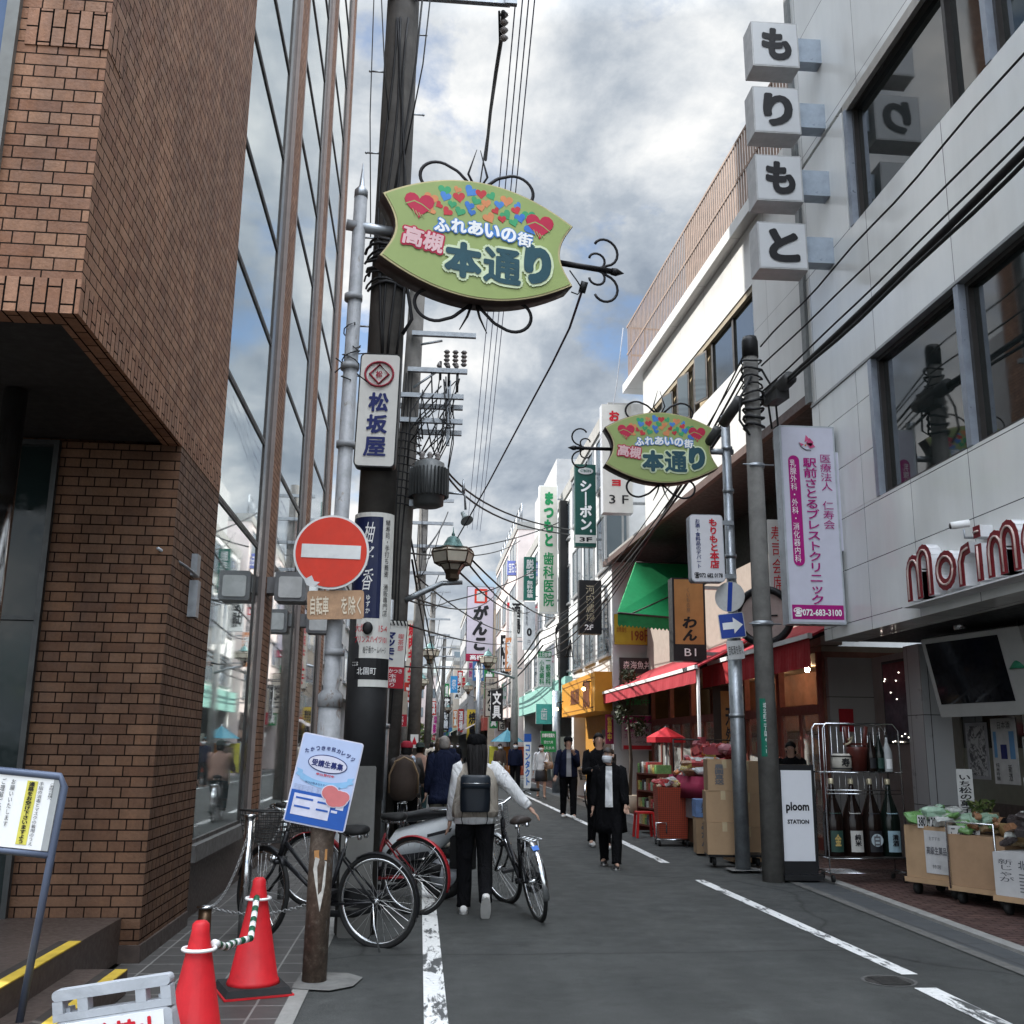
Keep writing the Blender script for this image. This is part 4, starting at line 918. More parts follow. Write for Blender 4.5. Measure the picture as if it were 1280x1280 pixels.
def lantern(label, group='old style street lanterns on pole arms'):
    """hexagonal lantern whose foot is the thing's origin"""
    t = thing('street_lantern', label, 'street lamp', (0,0,0), group)
    MB().m(CREAM).lathe([(.13,.17),(.2,.26),(.285,.27),(.335,.44),(.31,.5)], (0,0,0), 6).build('glass', t)
    q = MB().m(LBR)
    for k in range(6):
        c_, s_ = math.cos(k*math.pi/3), math.sin(k*math.pi/3); q.tube([(c_*.13,s_*.13,.17),(c_*.205,s_*.205,.26),(c_*.29,s_*.29,.27),(c_*.34,s_*.34,.44),(c_*.315,s_*.315,.5)], .013, 5)
    for r, z in ((.33,.445),(.21,.262),(.29,.272),(.31,.5)): q.tube([(math.cos(k*math.pi/3)*r,math.sin(k*math.pi/3)*r,z) for k in range(6)], .014, 5, close=True)
    q.lathe([(.06,.0),(.11,.03),(.11,.1),(.145,.17)], (0,0,0), 6); q.build('frame', t)
    MB().m(VERD).lathe([(.31,.5),(.16,.56),(.13,.62),(.09,.69),(.03,.72)], (0,0,0), 12).build('cap', t)
    MB().m(VERD).lathe([(.02,.71),(.03,.74),(.012,.78),(.004,.86)], (0,0,0), 10).build('finial', t); return t
def attach(o, t):      # hang a part built in world coordinates on a placed thing
    o.parent = t; o.matrix_parent_inverse = (Matrix.Translation(t.location) @ t.rotation_euler.to_matrix().to_4x4()).inverted(); return o
LN = lantern('large cream and bronze lantern on the arm of the transformer pole')
place(LN, (.46,P2y-.1,4.02), R(12))
attach(MB().m(STEEL).tube([(p2x(3.75)+.12,P2y-.1,3.70),(-.1,P2y-.1,3.78),(.1,P2y-.1,3.88),(.3,P2y-.1,3.98),(.62,P2y-.1,4.0)],[.045,.05,.045,.04,.035],10).build('arm'), LN)
q = MB().m(M('horn_grey',(.26,.30,.30),.5)); hs = thing('loudspeaker', 'pale horn loudspeaker hanging beside the transformer', 'loudspeaker', (.55,P2y-.2,5.2)); mt = Matrix.Translation((.62,P2y-.2,5.05)) @ Matrix.Rotation(R(145),4,'X') @ Matrix.Rotation(R(20),4,'Y') @ Matrix.Scale(.62,4); q.lathe([(.05,-.12),(.06,.0),(.1,.1),(.17,.2),(.15,.2)], (0,0,0), 18, mt); q.build('horn', hs); MB().m(STEEL).tube([(.3,P2y-.2,5.42),(.62,P2y-.2,5.4),(.64,P2y-.2,5.15)],.022,6).build('bracket', hs); MB().m(STEEL).tube([(.6,P2y-.2,5.4),(.6,P2y-.2,5.65)],[.03,.015],8).build('post', hs)
# slim silver lamp pole in front with the drugstore style sign
sv = thing('steel_pole', 'slim silver post holding the striped red and white sign on the left', 'pole', (-.5,15.2,0)); q = MB().m(STEEL); q.tube([(-.52,15.2,0),(-.5,15.2,1.75),(-.5,15.2,1.78),(-.47,15.2,3.6)],[.09,.085,.06,.055],16); q.cyl((-.5,15.2,1.74),(-.5,15.2,1.8),.095,n=16); q.build('tube', sv)
mk = sign('pole_sign', 'red and white sign with black stripes and blue katakana on the silver post', (479,775,507,860), 15.0, .1, OFFW, DARKALU, [('マツモト',.1,.18,.5,.63,NAVY,True,.05),('喫茶部',.62,.2,.88,.45,REDL,True),('たかつき',.1,.72,.9,.78,WHL,False),('本通り',.33,.79,.66,.98,WHL,True)], [(0,.69,1,1,M('bright_red_panel',(.40,.015,.03),.45))], rim=.01, roll=R(2.2))
q = MB().m(INK); 
for k in range(5): x = -.13+k*.055; q.poly([(x,-.02,.49),(x+.025,-.02,.49),(x+.06,-.02,.41),(x+.035,-.02,.41)])
q.build('stripes', mk)
# ================================================================== right concrete pole
RX, RY = 4.19, 12.29
RPL = thing('utility_pole', 'grey concrete utility pole with a dark cap and cable boxes standing before the red awning', 'pole', (RX,RY,0), 'concrete utility poles')
MB().m(M('mid_grey_concrete', (.15,.145,.135), .8, 0, .25, 6, .3, 50, dirt=.4)).tube([(RX,RY,0),(RX-.01,RY,6.5)],[.130,.095],26).build('shaft', RPL)
MB().m(BLACK).tube([(RX-.01,RY,6.5),(RX-.01,RY,6.72),(RX-.01,RY,6.78)],[.105,.105,.09],20).build('cap', RPL)
q = MB().m(STEEL); q.cyl((RX,RY,2.98),(RX,RY,3.04),.128,n=22); q.cyl((RX,RY,5.0),(RX,RY,5.05),.11,n=22); q.cyl((RX-.2,RY-.1,5.02),(RX+.2,RY-.1,5.02),.01,n=6); q.cyl((RX-.2,RY-.1,3.0),(RX+.2,RY-.1,3.0),.01,n=6); q.split('band', RPL)
q = MB().m(CABLE)
for k in range(9):
    z = 5.55+.11*k; q.tube([(RX+math.cos(a)*.13,RY+math.sin(a)*.13,z+.02*math.sin(2*a+k)) for a in [i*.55 for i in range(13)]], random.uniform(.012,.02), 6)
q.tube([(RX+.1,RY-.1,6.3),(RX+.26,RY-.1,6.0),(RX+.28,RY-.1,5.55),(RX+.2,RY-.1,5.5),(RX+.16,RY-.1,5.9),(RX+.1,RY-.1,6.0)], .014, 6)
q.tube([(RX-.05,RY-.12,6.2),(RX-.2,RY-.1,5.9),(RX-.22,RY-.1,5.6),(RX-.1,RY-.12,5.4)], .016, 6); q.build('cable_wrap', RPL)
q = MB().m(M('dark_grey_box',(.05,.05,.05),.5)); q.hexa([(RX+.14,RY-.5,5.78),(RX+.3,RY-.5,5.78),(RX+.3,RY-.05,5.82),(RX+.14,RY-.05,5.82),(RX+.14,RY-.5,6.02),(RX+.3,RY-.5,6.02),(RX+.3,RY-.05,6.06),(RX+.14,RY-.05,6.06)]); q.cyl((RX+.22,RY-.75,5.95),(RX+.22,RY+.1,5.95),.09,n=12); q.cyl((RX-.25,RY+.5,5.75),(RX-.14,RY+.1,5.95),.075,n=12); q.cyl((RX-.38,RY+.9,5.55),(RX-.3,RY+.6,5.7),.06,n=10); q.split('junction_box', RPL)
ap = thing('address_plate', 'narrow green plate with white writing strapped to the grey concrete pole', 'sign', (0,0,0))
q = MB().m(M('plate_green',(.01,.14,.09),.45)); r_ = .136
for k in range(6):
    a, b = -.95+.09*k, -.86+.09*k; q.hexa([(math.sin(a)*r_,-math.cos(a)*r_,1.42),(math.sin(b)*r_,-math.cos(b)*r_,1.42),(math.sin(b)*r_*.97,-math.cos(b)*r_*.97,1.42),(math.sin(a)*r_*.97,-math.cos(a)*r_*.97,1.42),(math.sin(a)*r_,-math.cos(a)*r_,2.1),(math.sin(b)*r_,-math.cos(b)*r_,2.1),(math.sin(b)*r_*.97,-math.cos(b)*r_*.97,2.1),(math.sin(a)*r_*.97,-math.cos(a)*r_*.97,2.1)])
q.build('plate', ap); q = MB().m(WHL); k0 = len(q.v); q.text('城北町二丁目4-1', (-.085,1.46,-.05,2.05), 0, .01, True)
for i in range(k0, len(q.v)): v = q.v[i]; t_ = v.x/r_; q.v[i] = Vector((math.sin(t_)*(r_+.003-v.y), -math.cos(t_)*(r_+.003-v.y), v.z))
q.build('lettering', ap); place(ap, (RX+.004,RY,0))
# ================================================================== right steel sign pole
SX, SY = 4.12, 13.22
RS = thing('steel_sign_pole', 'grey steel pole on the right beside the cardboard boxes carrying the farther oval sign', 'pole', (SX,SY,0))
MB().m(STEEL).tube([(SX,SY,0),(SX-.01,SY,3.0)],[.094,.088],22).build('lower_tube', RS); MB().m(STEEL).tube([(SX-.01,SY,3.0),(SX-.01,SY,3.06),(SX-.02,SY,6.0)],[.09,.066,.062],20).build('upper_tube', RS)
q = MB().m(STEEL)
for z in (1.9,2.95,3.6,4.0,4.9,5.5): q.cyl((SX-.01,SY,z),(SX-.01,SY,z+.05),.098 if z < 3 else .076,n=20)
q.split('clamp', RS)
struct(MB().m(M('worn_concrete_patch')).poly([(SX-.2,SY-.2,.034),(SX+.22,SY-.18,.034),(SX+.2,SY+.2,.034),(SX-.18,SY+.2,.034)]).build('pavement'))
ESIGN = M('traffic_sign_blue', (.015,.05,.30), .45, 0, .1, 5, dirt=.2)
WHS = M('white_backlit_panel', (.62,.61,.63), .4, 0, .05)
sign('shop_sign', 'white rounded shop sign with red and navy columns of writing on the right steel pole', (863,643,905,727), 13.05, .16, WHS, GREYP,
     [('もりもと本店',.56,.06,.84,.80,REDL,True,.035),('お酒・食料品のデパート',.16,.07,.31,.80,NAVY,True,.015),('☎072 682 0178',.08,.86,.92,.95,INK,False,.02)], rim=.012, rad=.05, roll=R(-.8), bracket=(.2,.4))
t = thing('round_traffic_sign', 'white round traffic plate with a blue stripe on the right steel pole', 'sign', (0,0,0)); MB().m(SWH).prism(disc(.2,36), 0,.015).build('face', t); MB().m(ESIGN).poly([(-.04,-.004,-.19),(.02,-.004,-.195),(.05,-.004,.19),(-.01,-.004,.197)]).build('stripe', t); place(t, ony(912,746,13.08), R(-35))
t = thing('one_way_sign', 'square blue plate with a white arrow pointing right on the right steel pole', 'sign', (0,0,0)); MB().m(SWH).bev(-.165,.165,0,.012,-.165,.165,.02).build('rim', t); MB().m(ESIGN).bev(-.155,.155,-.003,-.0005,-.155,.155,.015).build('face', t)
MB().m(WHL).poly([(-.12,-.006,-.045),(.02,-.006,-.045),(.02,-.006,-.105),(.14,-.006,0),(.02,-.006,.105),(.02,-.006,.045),(-.12,-.006,.045)]).build('arrow', t); place(t, ony(915,782,13.08), R(-12), R(-6))
plate('supplementary_plate', 'small white plate with black writing below the blue arrow sign', (909,801,930,824), 13.08, SWH, [('自転車を除く',.08,.25,.92,.75,INK,False,.01)], roll=R(-5))
# ================================================================== clinic sign, stacked cube signs
LILAC = M('lilac_white_panel', (.52,.52,.60), .4, 0, .05)
cs = sign('clinic_sign', 'tall white and lilac box sign with magenta columns of writing', (980,530,1050,777), 12.3, .22, LILAC, M('silver_sign_box',(.42,.45,.48),.35,.4),
     [('医療法人　仁寿会',.70,.15,.90,.53,MAGL,True,.006),('駅前さとるブレストクリニック',.39,.17,.64,.905,MAGL,True,.016),('乳腺外科・外科・消化器内科',.155,.18,.265,.70,WHL,True,.012),('☎072-683-3100',.08,.922,.92,.968,WHL,False,.02)],
     [(.06,.908,.96,.978,MAGL)], rim=.025, roll=R(-.3))
q = MB().m(MAGL); q.bev(-.27,-.125,-.012,-.0085,-.56,.88,.07); q.build('rounded_label', cs)
q = MB().m(M('butterfly_pink',(.55,.08,.20),.5))
for pts in ([(0,1.05),(.05,1.12),(.10,1.06),(.06,1.0)],[(0,1.05),(.08,1.05),(.12,1.0),(.05,.98)],[(-.02,1.06),(.0,1.16),(.05,1.1)],[(-.03,1.03),(-.1,1.06),(-.07,1.0)]): q.poly([(x-.02,-.014,z) for x, z in pts][::-1])
q.m(M('orange_dot',(.6,.2,.04),.5)).prism([(-.03+math.cos(2*math.pi*k/12)*.012,1.02+math.sin(2*math.pi*k/12)*.012) for k in range(12)], -.015,-.0105); q.m(DKGREY).tube([(-.11,-.013,1.05),(-.09,-.013,1.0),(-.03,-.013,.96),(.04,-.013,.955)],.006,5); q.build('butterfly_emblem', cs)
q = MB().m(LILAC); q.box(.37,.62,.03,.2,-.35,.95); q.build('bracket', cs)
CUBEF = M('grey_white_acrylic', (.52,.53,.54), .35, 0, .06, 3, dirt=.08)
BRK = M('pale_blue_grey_bracket', (.33,.38,.44), .35, .2)
for i, (ch, r, lab) in enumerate((('も',(940,28,998,83),'topmost of the four white cube signs on the wall'),('り',(942,109,1000,166),'second cube from the top of the four stacked white cube signs'),('も',(945,194,1003,251),'third cube from the top of the four stacked white cube signs'),('と',(948,278,1009,336),'lowest of the four white cube signs on the wall'))):
    s_ = sign('cube_sign', lab+', black hiragana '+ch, r, 11.95, .34, CUBEF, M('grey_sign_edge',(.40,.40,.40),.4,.3), [(ch,.2,.14,.84,.86,INK,False,.045)], rim=.02, group='four stacked white cube signs', roll=R(-.6))
    w_ = .36; MB().m(BRK).box(w_,w_+.42,.1,.3,-.17,.2).build('bracket', s_)
# small grey fluorescent fixture near the corner
t = thing('soffit_light_box', 'grey flat light box under the soffit just left of the clinic sign', 'lamp', (4.9,13.0,5.5)); MB().m(M('grey_lamp_case',(.17,.17,.17),.5)).box(4.72,5.27,12.9,13.1,5.5,5.68).build('case', t); MB().m(PALE).box(4.75,5.0,12.892,12.899,5.53,5.62).build('diffuser', t)
# ================================================================== overhead cables
def cable(label, pts, r, mat=CABLE, group=None, name='overhead_cable', n=6):
    t = MB().m(mat).tube(pts, r, n).build(name); return tag(t, label, 'cable', group)
g1 = 'cables from the right pole back over the camera'
def run(p0, p1, dip, n=30, wob=0, ph=0):      # straight run from the pole through p1 and on behind the camera
    p0, p1 = Vector(p0), Vector(p1); P = []
    for k in range(n+1):
        t = 3.2*k/n; p = p0+(p1-p0)*t; p.z += dip*t*(t-1); p.z += wob*math.sin(k*1.3+ph); P.append(p)
    return P
cable('thick black twisted bundle of cables sloping over the white building to the right pole', run((RX+.22,RY-.7,5.95), onx(1280,190,4.45), .10), .035, group=g1)
cable('thick black twisted bundle of cables sloping over the white building to the right pole', run((RX+.2,RY-.6,5.9), onx(1280,203,4.42), .13, wob=.012), .02, group=g1)
for k, (z0, py, x1, dp) in enumerate(((6.62,66,4.4,.16),(6.35,134,4.4,.12),(6.0,172,4.43,.11))):
    cable('thin black cable running from the right pole over the white building', run((RX+.1,RY-.1,z0), onx(1280,py,x1), dp, 40, .018 if k == 0 else .005, k), .011, group=g1)
g2 = 'cables running from the right pole along the right fronts'
ENDS = [(4.0,34,5.0),(3.95,34,5.25),(4.05,34,4.8),(4.1,34,4.6),(3.9,34,5.6),(4.15,34,4.4)]
for k, e_ in enumerate(ENDS):
    cable('black cable sagging from the right pole along the building fronts', sag((RX-.05,RY+.1,6.0+.12*k),e_,.55+.07*k,24), (.022,.014,.012,.018,.01,.012)[k], group=g2)
for k in range(3):
    cable('black cable continuing along the far right fronts', sag(ENDS[k],(3.5+.1*k,62,5.4-.2*k),.7,18), .03, group='cables of the far right fronts')
# service loops beside the dark pylon
q = MB().m(CABLE)
for k in range(5): q.tube([(4.15+.05*k,30,5.3+.04*k),(3.95,30,4.9-.05*k),(4.0,30,4.3-.06*k),(4.25+.05*k,30,4.1),(4.4,30,4.6)], .016, 6)
tag(q.build('cable_loop'), 'bunch of slack cable loops hanging by the dark green sign', 'cable')
g3 = 'four thin blue grey power lines overhead'
for k, (a, b) in enumerate((((655,-120),(584,660)),((664,-120),(590,662)),((672,-120),(596,662)),((680,-120),(600,664)))):
    cable('one of four thin parallel power lines running overhead beyond the oval sign', sag(ony(*a,11.0),ony(*b,44.0),.35,18), .011, BLUEWIRE, g3, n=5)
g4 = 'hanging cables from the top crossarm'
def pp(pts): return [ony(x,y,Y) for x, y, Y in pts]
cable('heavy black cable hanging from the crossarm of the dark pole', pp(((629,14,8.86),(628,40,9.1),(620,90,10),(613,140,12),(607,200,14))), .022, group=g4)
cable('thin black cable beside the heavy cable from the crossarm', pp(((624,14,8.86),(625,60,9.3),(617,110,10.6),(612,150,12.5),(600,230,15.8))), .012, group=g4)
q = MB()
for z in (0,.09,.18,.27): q.m(PORC).lathe([(.02,0),(.045,.03),(.02,.06)], ony(630,40,8.95)+Vector((0,0,z-.1)), 10)
q.m(STEEL).box(.64,.76,8.78,8.835,8.72,8.9); tag(q.build('insulator'), 'string of dark insulators under the end of the top crossarm', 'insulator')
cable('thin purple grey guy wire from the oval sign spear down to the lantern pole', pp(((728,362,7.6),(712,410,8.6),(690,455,9.8),(655,520,11.5),(610,605,14),(572,672,15.8))), .011, M('purple_grey_wire',(.10,.075,.10),.6))
q = MB().m(BLACK); q.cyl(ony(731,352,7.58),ony(727,366,7.62),.03,n=8); q.tube(pp(((712,338,7.58),(722,352,7.6),(728,362,7.6))), .006, 5); q.tube(pp(((714,365,7.58),(722,368,7.6),(727,362,7.6))), .006, 5); tag(q.build('wire_clamp'), 'small black clamp where the guy wire meets the spear arm', 'clamp')
g5 = 'cables crossing the street from the transformer pole'
for k, (a, m_, b) in enumerate((((556,585,15.8),(630,640,21),(712,662,29)),((556,590,15.8),(628,648,21),(712,668,29)))):
    P = [ony(*p[:2],p[2]) for p in (a,m_,b)]
    cable('black cable crossing from the transformer to the right fronts', [P[0]*((1-t)*(1-2*t))+P[1]*(4*t*(1-t))+P[2]*(t*(2*t-1)) for t in [i/14 for i in range(15)]], .018, group=g5)
for k, (a, b, s_) in enumerate((((590,700,16),(700,772,38),.3),((588,708,16),(662,765,44),.3),((575,716,16),(655,762,50),.3),((505,742,16),(625,735,52),.6),((510,750,16),(560,752,30),.1),((560,752,30),(690,700,40),.2),((500,690,16),(650,676,44),.3),((540,690,24),(705,650,38),.2),((520,720,22),(640,790,46),.3),((505,780,18),(650,800,60),.3),((500,833,18),(640,835,45),.05),((560,640,30),(530,690,16),.1),((510,655,16),(560,900,70),.2),((515,700,16),(548,880,70),.2))):
    cable('thin dark wire strung across the narrow street beyond the lantern', sag(ony(*a[:2],a[2]),ony(*b[:2],b[2]),s_,14), .009+.0003*a[2]+.0002*b[2]*.3, group='thin wires strung across the street')
cable('thin pale wire drooping from the railing beside the sky', [ony(x,y,25.5) for x,y in ((779,410),(775,445),(771,480),(765,515),(761,560))], .012, M('grey_wire',(.3,.3,.32),.6))
cable('thin grey wire along the left of the dark pole', pp(((476,-20,8.6),(481,90,8.6),(486,150,8.6))), .006)
# ================================================================== awnings and signs of the right fronts
AWR = M('red_awning_cloth', (.36,.028,.04), .7, 0, .12, 3, dirt=.1); AWD = M('shaded_red_awning_cloth', (.30,.012,.016), .8, 0, .15)  # second, darker red carries the shade of the near valance
def awning(label, y0, y1, xw, zw, xf, zf, drop, vm=None, name='awning'):
    t = thing(name, label, 'awning', (xf,(y0+y1)/2,zf), 'red retractable awnings')
    q = MB().m(AWR); q.hexa([(xf,y0,zf),(xw,y0,zw),(xw,y1,zw),(xf,y1,zf),(xf,y0,zf+.03),(xw,y0,zw+.03),(xw,y1,zw+.03),(xf,y1,zf+.03)]); q.build('canopy', t)
    q = MB().m(vm or AWR); n = 60
    for k in range(n):
        a, b = y0+(y1-y0)*k/n, y0+(y1-y0)*(k+1)/n; s0, s1 = .012*math.sin(k*1.3), .012*math.sin((k+1)*1.3)
        q.hexa([(xf-.035+s0,a,zf-drop),(xf-.03+s0,a,zf-drop),(xf-.03+s1,b,zf-drop),(xf-.035+s1,b,zf-drop),(xf-.035,a,zf-.02),(xf-.03,a,zf-.02),(xf-.03,b,zf-.02),(xf-.035,b,zf-.02)])
    q.build('valance', t)
    q = MB().m(WHITE); q.box(xf-.06,xf,y0-.02,y1+.02,zf-.02,zf+.045); q.build('front_bar', t)
    q = MB().m(DARKALU)
    for yy in (y0+.5, y1-.5): q.tube([(xw,yy,zw-.25),((xw+xf)/2,yy+.5,(zw+zf)/2-.12),(xf,yy,zf-.03)], .03, 8)
    q.build('folding_arm', t); return t
awning('nearer red awning over the shop front, seen from below beside the concrete pole', 13.3, 18.6, 6.35, 3.55, 5.2, 2.98, .40, AWD)
aw2 = awning('farther red awning with a hanging valance reaching toward the orange shop', 17.4, 26.4, 6.0, 3.5, 4.75, 2.86, .26)
# わん sign
ORW = M('orange_wood_panel', (.42,.21,.075), .45, 0, .15, 4)
sign('restaurant_sign', 'orange wood coloured sign with black brush writing over a black B1 strip', (841,722,882,826), 18, .3, M('black_sign_face',(.02,.02,.022),.4), BLACK, [('わん',.28,.47,.72,.76,INK,True,.035,0,.2),('くいもの屋',.42,.12,.54,.42,M('grey_brown_print',(.2,.14,.09),.5),True),('B1',.33,.85,.68,.94,WHL,False,.0)], [(.06,.02,.94,.80,ORW)], bracket=(.3,.9))
# green awning
ga = thing('green_awning', 'bright green cloth awning with a scalloped edge under the white building', 'awning', (5.5,24,5))
GC = M('green_awning_cloth', (.012,.27,.09), .7, 0, .1); A_ = [ony(795,703,24),ony(872,705,24),ony(838,772,22.6),ony(772,766,22.6)]
q = MB().m(GC); q.poly([A_[3],A_[2],A_[1],A_[0]]); q.poly([A_[0]+Vector((0,.05,.02)),A_[1]+Vector((0,.05,.02)),A_[2]+Vector((0,.05,.02)),A_[3]+Vector((0,.05,.02))]); q.poly([A_[3],A_[0],A_[0]+Vector((0,.05,.02)),A_[3]+Vector((0,.05,.02))])
q.build('canopy', ga)
q = MB().m(M('green_valance_cloth',(.008,.16,.05),.7)); n = 14
for k in range(n):
    a, b = A_[3].lerp(A_[2], k/n), A_[3].lerp(A_[2], (k+1)/n); q.poly([a-Vector((0,0,.26)),(a+b)/2-Vector((0,0,.31)),b-Vector((0,0,.26)),b,a])
q.build('valance', ga); q = MB().m(DARKALU); q.tube([A_[0],A_[1]],.025,6); q.tube([A_[3],A_[2]],.025,6); q.tube([A_[0].lerp(A_[1],.2)+Vector((0,.1,-.1)),A_[2].lerp(A_[1],.3)+Vector((0,-.04,0))],.018,6); q.tube([A_[3].lerp(A_[2],.25),A_[2].lerp(A_[1],.5)],.018,6); q.build('frame', ga)
YPB = M('yellow_price_board', (.40,.31,.03), .5, 0, .12)
sign('price_board', 'yellow price board with brown figures below the green awning', (768,768,818,806), 26, .06, YPB, BLACK, [('280円',.4,.02,.85,.36,M('brown_figures',(.22,.06,.02),.5),False,.0),('198円',.42,.5,.95,.9,M('brown_figures'),False,.02),('焼酎',.06,.4,.3,.6,M('brown_figures'),False)])
sign('menu_board', 'dark menu board above the pink clinic board at the alley entrance', (775,822,818,893), 25.9, .1, M('dark_menu_face',(.03,.03,.032),.4), DARKALU, [('森海魚丼',.1,.06,.9,.2,WHL,False),('営業中',.15,.72,.85,.84,GRNL,False,.02)], [(.06,.28,.94,.66,M('brown_menu_photo',(.16,.11,.08),.5))])
sign('clinic_board', 'pink and white clinic board with a magenta top stripe near the orange shop', (777,894,819,938), 25.9, .08, M('pale_pink_board',(.50,.40,.44),.5), DARKALU, [('駅前さとる',.08,.34,.8,.47,MAGL,False,.02),('ブレストクリニック',.08,.52,.94,.66,MAGL,False,.01),('このビル3階',.3,.72,.9,.8,INK,False,.01)], [(.0,.02,1,.22,MAGL),(.05,.86,.95,.97,REDL)])
# buildings further along the right
WW = M('white_painted_wall', (.74,.74,.72), .6, 0, .08, 2, dirt=.15); WW2 = M('grey_white_wall', (.58,.59,.59), .6, 0, .08, 2, dirt=.2); BEI = M('beige_wall', (.62,.55,.47), .7, 0, .1, 2, dirt=.2); PNK = M('pale_pink_wall', (.66,.57,.54), .7, 0, .1, 2, dirt=.15); TAN = M('tan_tile_wall', (.48,.40,.31), .7, 0, .12, 3, dirt=.2); GRW = M('grey_wall', (.40,.40,.40), .7, 0, .1, 2, dirt=.2)
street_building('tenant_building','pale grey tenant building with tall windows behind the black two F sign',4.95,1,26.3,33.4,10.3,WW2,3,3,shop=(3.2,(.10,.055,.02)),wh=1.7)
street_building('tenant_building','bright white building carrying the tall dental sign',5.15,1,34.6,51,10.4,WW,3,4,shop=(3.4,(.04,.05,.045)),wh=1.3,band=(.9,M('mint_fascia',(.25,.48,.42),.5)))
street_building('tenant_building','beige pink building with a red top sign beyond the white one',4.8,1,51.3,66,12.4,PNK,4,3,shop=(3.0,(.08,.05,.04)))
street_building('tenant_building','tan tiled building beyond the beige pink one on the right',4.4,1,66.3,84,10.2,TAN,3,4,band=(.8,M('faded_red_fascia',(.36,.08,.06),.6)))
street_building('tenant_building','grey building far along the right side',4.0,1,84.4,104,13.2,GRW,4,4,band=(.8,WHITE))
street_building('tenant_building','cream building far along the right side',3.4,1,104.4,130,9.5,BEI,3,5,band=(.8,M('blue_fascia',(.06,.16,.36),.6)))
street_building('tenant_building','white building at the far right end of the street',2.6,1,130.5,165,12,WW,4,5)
street_building('tenant_building','grey tiled low building just past the brick one on the left',-2.5,-1,20.8,38,6.6,GRW,2,4,shop=(3.0,(.05,.035,.03)))
MB().m(GRW).box(-6,-2.55,20.85,22.3,7.0,11.2).build('roof_hut_or_sun_block', [o for o in bpy.data.objects if o.name.startswith('tenant_building') and 'past the brick one' in o['label'] and 'low building just' in o['label']][0])  # unseen hut added to keep the sun off the recessed side wall
street_building('tenant_building','tan low building second past the brick one on the left',-2.6,-1,38.3,54,7.4,TAN,2,4,band=(.9,M('bright_red_fascia',(.42,.03,.03),.5)))
street_building('tenant_building','pink low building third past the brick one on the left',-2.5,-1,54.3,70,8.6,PNK,2,4,band=(.9,WHITE))
street_building('tenant_building','cream taller building on the left whose end wall shows behind the poles',-2.4,-1,70.4,92,14.5,BEI,4,4,band=(.9,M('bright_red_fascia')))
street_building('tenant_building','grey white building far along the left side',-2.8,-1,92.4,125,11,WW2,3,6,band=(.9,M('blue_fascia')))
street_building('tenant_building','pale building closing the left side far away',-3.5,-1,125.4,165,13,PNK,4,6)
for i,(x0,x1,h,w_,lab) in enumerate(((-9,-1,16,WW2,'grey white block closing the view at the end of the street'),(-.9,5,12.5,PNK,'pink block in the middle of the far end of the street'),(5.1,14,17,GRW,'tall grey block at the right of the far end of the street'))):
    t = thing('far_building', lab, 'building', ((x0+x1)/2,172,0)); MB().m(w_).box(x0,x1,168,180,0,h).build('wall', t); q = MB().m(FARGLASS)
    for z in range(3,int(h)-1,3):
        for k in range(int((x1-x0)/2)): q.box(x0+.4+k*2,x0+1.6+k*2,167.93,168.01,z,z+1.5)
    q.build('window', t); MB().m(CONCL).box(x0-.2,x1+.2,167.8,180,h+.002,h+.5).build('parapet', t)
q = MB().m(ALU); a_, b_ = ony(755,637,26.25), ony(786,700,26.25); q.box(a_.x,b_.x,26.2,26.29,b_.z,a_.z); w_ = q.build('window', bpy.data.objects['tenant_building']); MB().m(FARGLASS).box(a_.x+.06,a_.x+.46,26.19,26.199,b_.z+.05,a_.z-.06).build('pane', w_); MB().m(FARGLASS).box(a_.x+.52,b_.x-.06,26.19,26.199,b_.z+.05,a_.z-.06).build('pane', w_)
# roof details on the right skyline
t = thing('roof_hut_or_sun_block', 'grey rooftop machine room on the white building behind the dental sign', 'roof hut', (7,44,10.9)); MB().m(GRW).box(5.3,8,40,48,10.81,13.0).build('wall', t)
q = MB().m(STEEL)
for k in range(10): q.cyl((5.0,51.4+k*1.5,12.8),(5.0,51.4+k*1.5,13.8),.04,n=6)
for z in (13.3,13.8): q.cyl((5.0,51.4,z),(5.0,65,z),.035,n=6)
tag(q.build('roof_railing'), 'thin metal railing along the roof of the beige pink building', 'railing')
# orange shop
OR = M('orange_shop_fascia', (.52,.24,.025), .5, 0, .08); ORD = M('orange_shop_wall', (.46,.22,.03), .6, 0, .1)
os_ = thing('orange_shop_front', 'orange shop front with a projecting orange fascia below the black sign', 'shop front', (4.8,29,0))
MB().m(OR).box(4.5,5.6,26.4,32.6,2.42,3.42).build('fascia', os_); q = MB().m(M('dark_brown_lettering',(.12,.035,.01),.5))
k0 = len(q.v); q.text('麺屋', (-30.7,2.7,-29.0,3.15), 0, .03); q.text('龍', (-28.4,2.55,-27.2,3.3), 0, .03)
for i in range(k0,len(q.v)): v = q.v[i]; q.v[i] = Vector((4.49+v.y,-v.x,v.z))
q.build('lettering', os_)
q = MB().m(M('dark_orange_line',(.2,.07,.01),.5)); q.box(4.494,4.499,26.6,32.4,3.28,3.30); q.box(4.494,4.499,26.6,32.4,2.52,2.54); q.build('line', os_)
q = MB().m(ORD); q.box(5.25,5.6,26.4,32.6,.02,2.42); q.box(4.98,5.25,26.4,26.6,.02,2.42); q.build('wall', os_); MB().m(M('dark_shop_door',(.04,.025,.02),.4)).box(5.2,5.249,27.4,29.4,.02,2.0).build('door', os_)
q = MB().m(emit('warm_spot_bulb', (1,.72,.35), 8)); q.ball((4.3,32.3,2.66),.05,8,6); q.ball((4.3,27.0,3.0),.05,8,6); q.split('spotlight', os_)
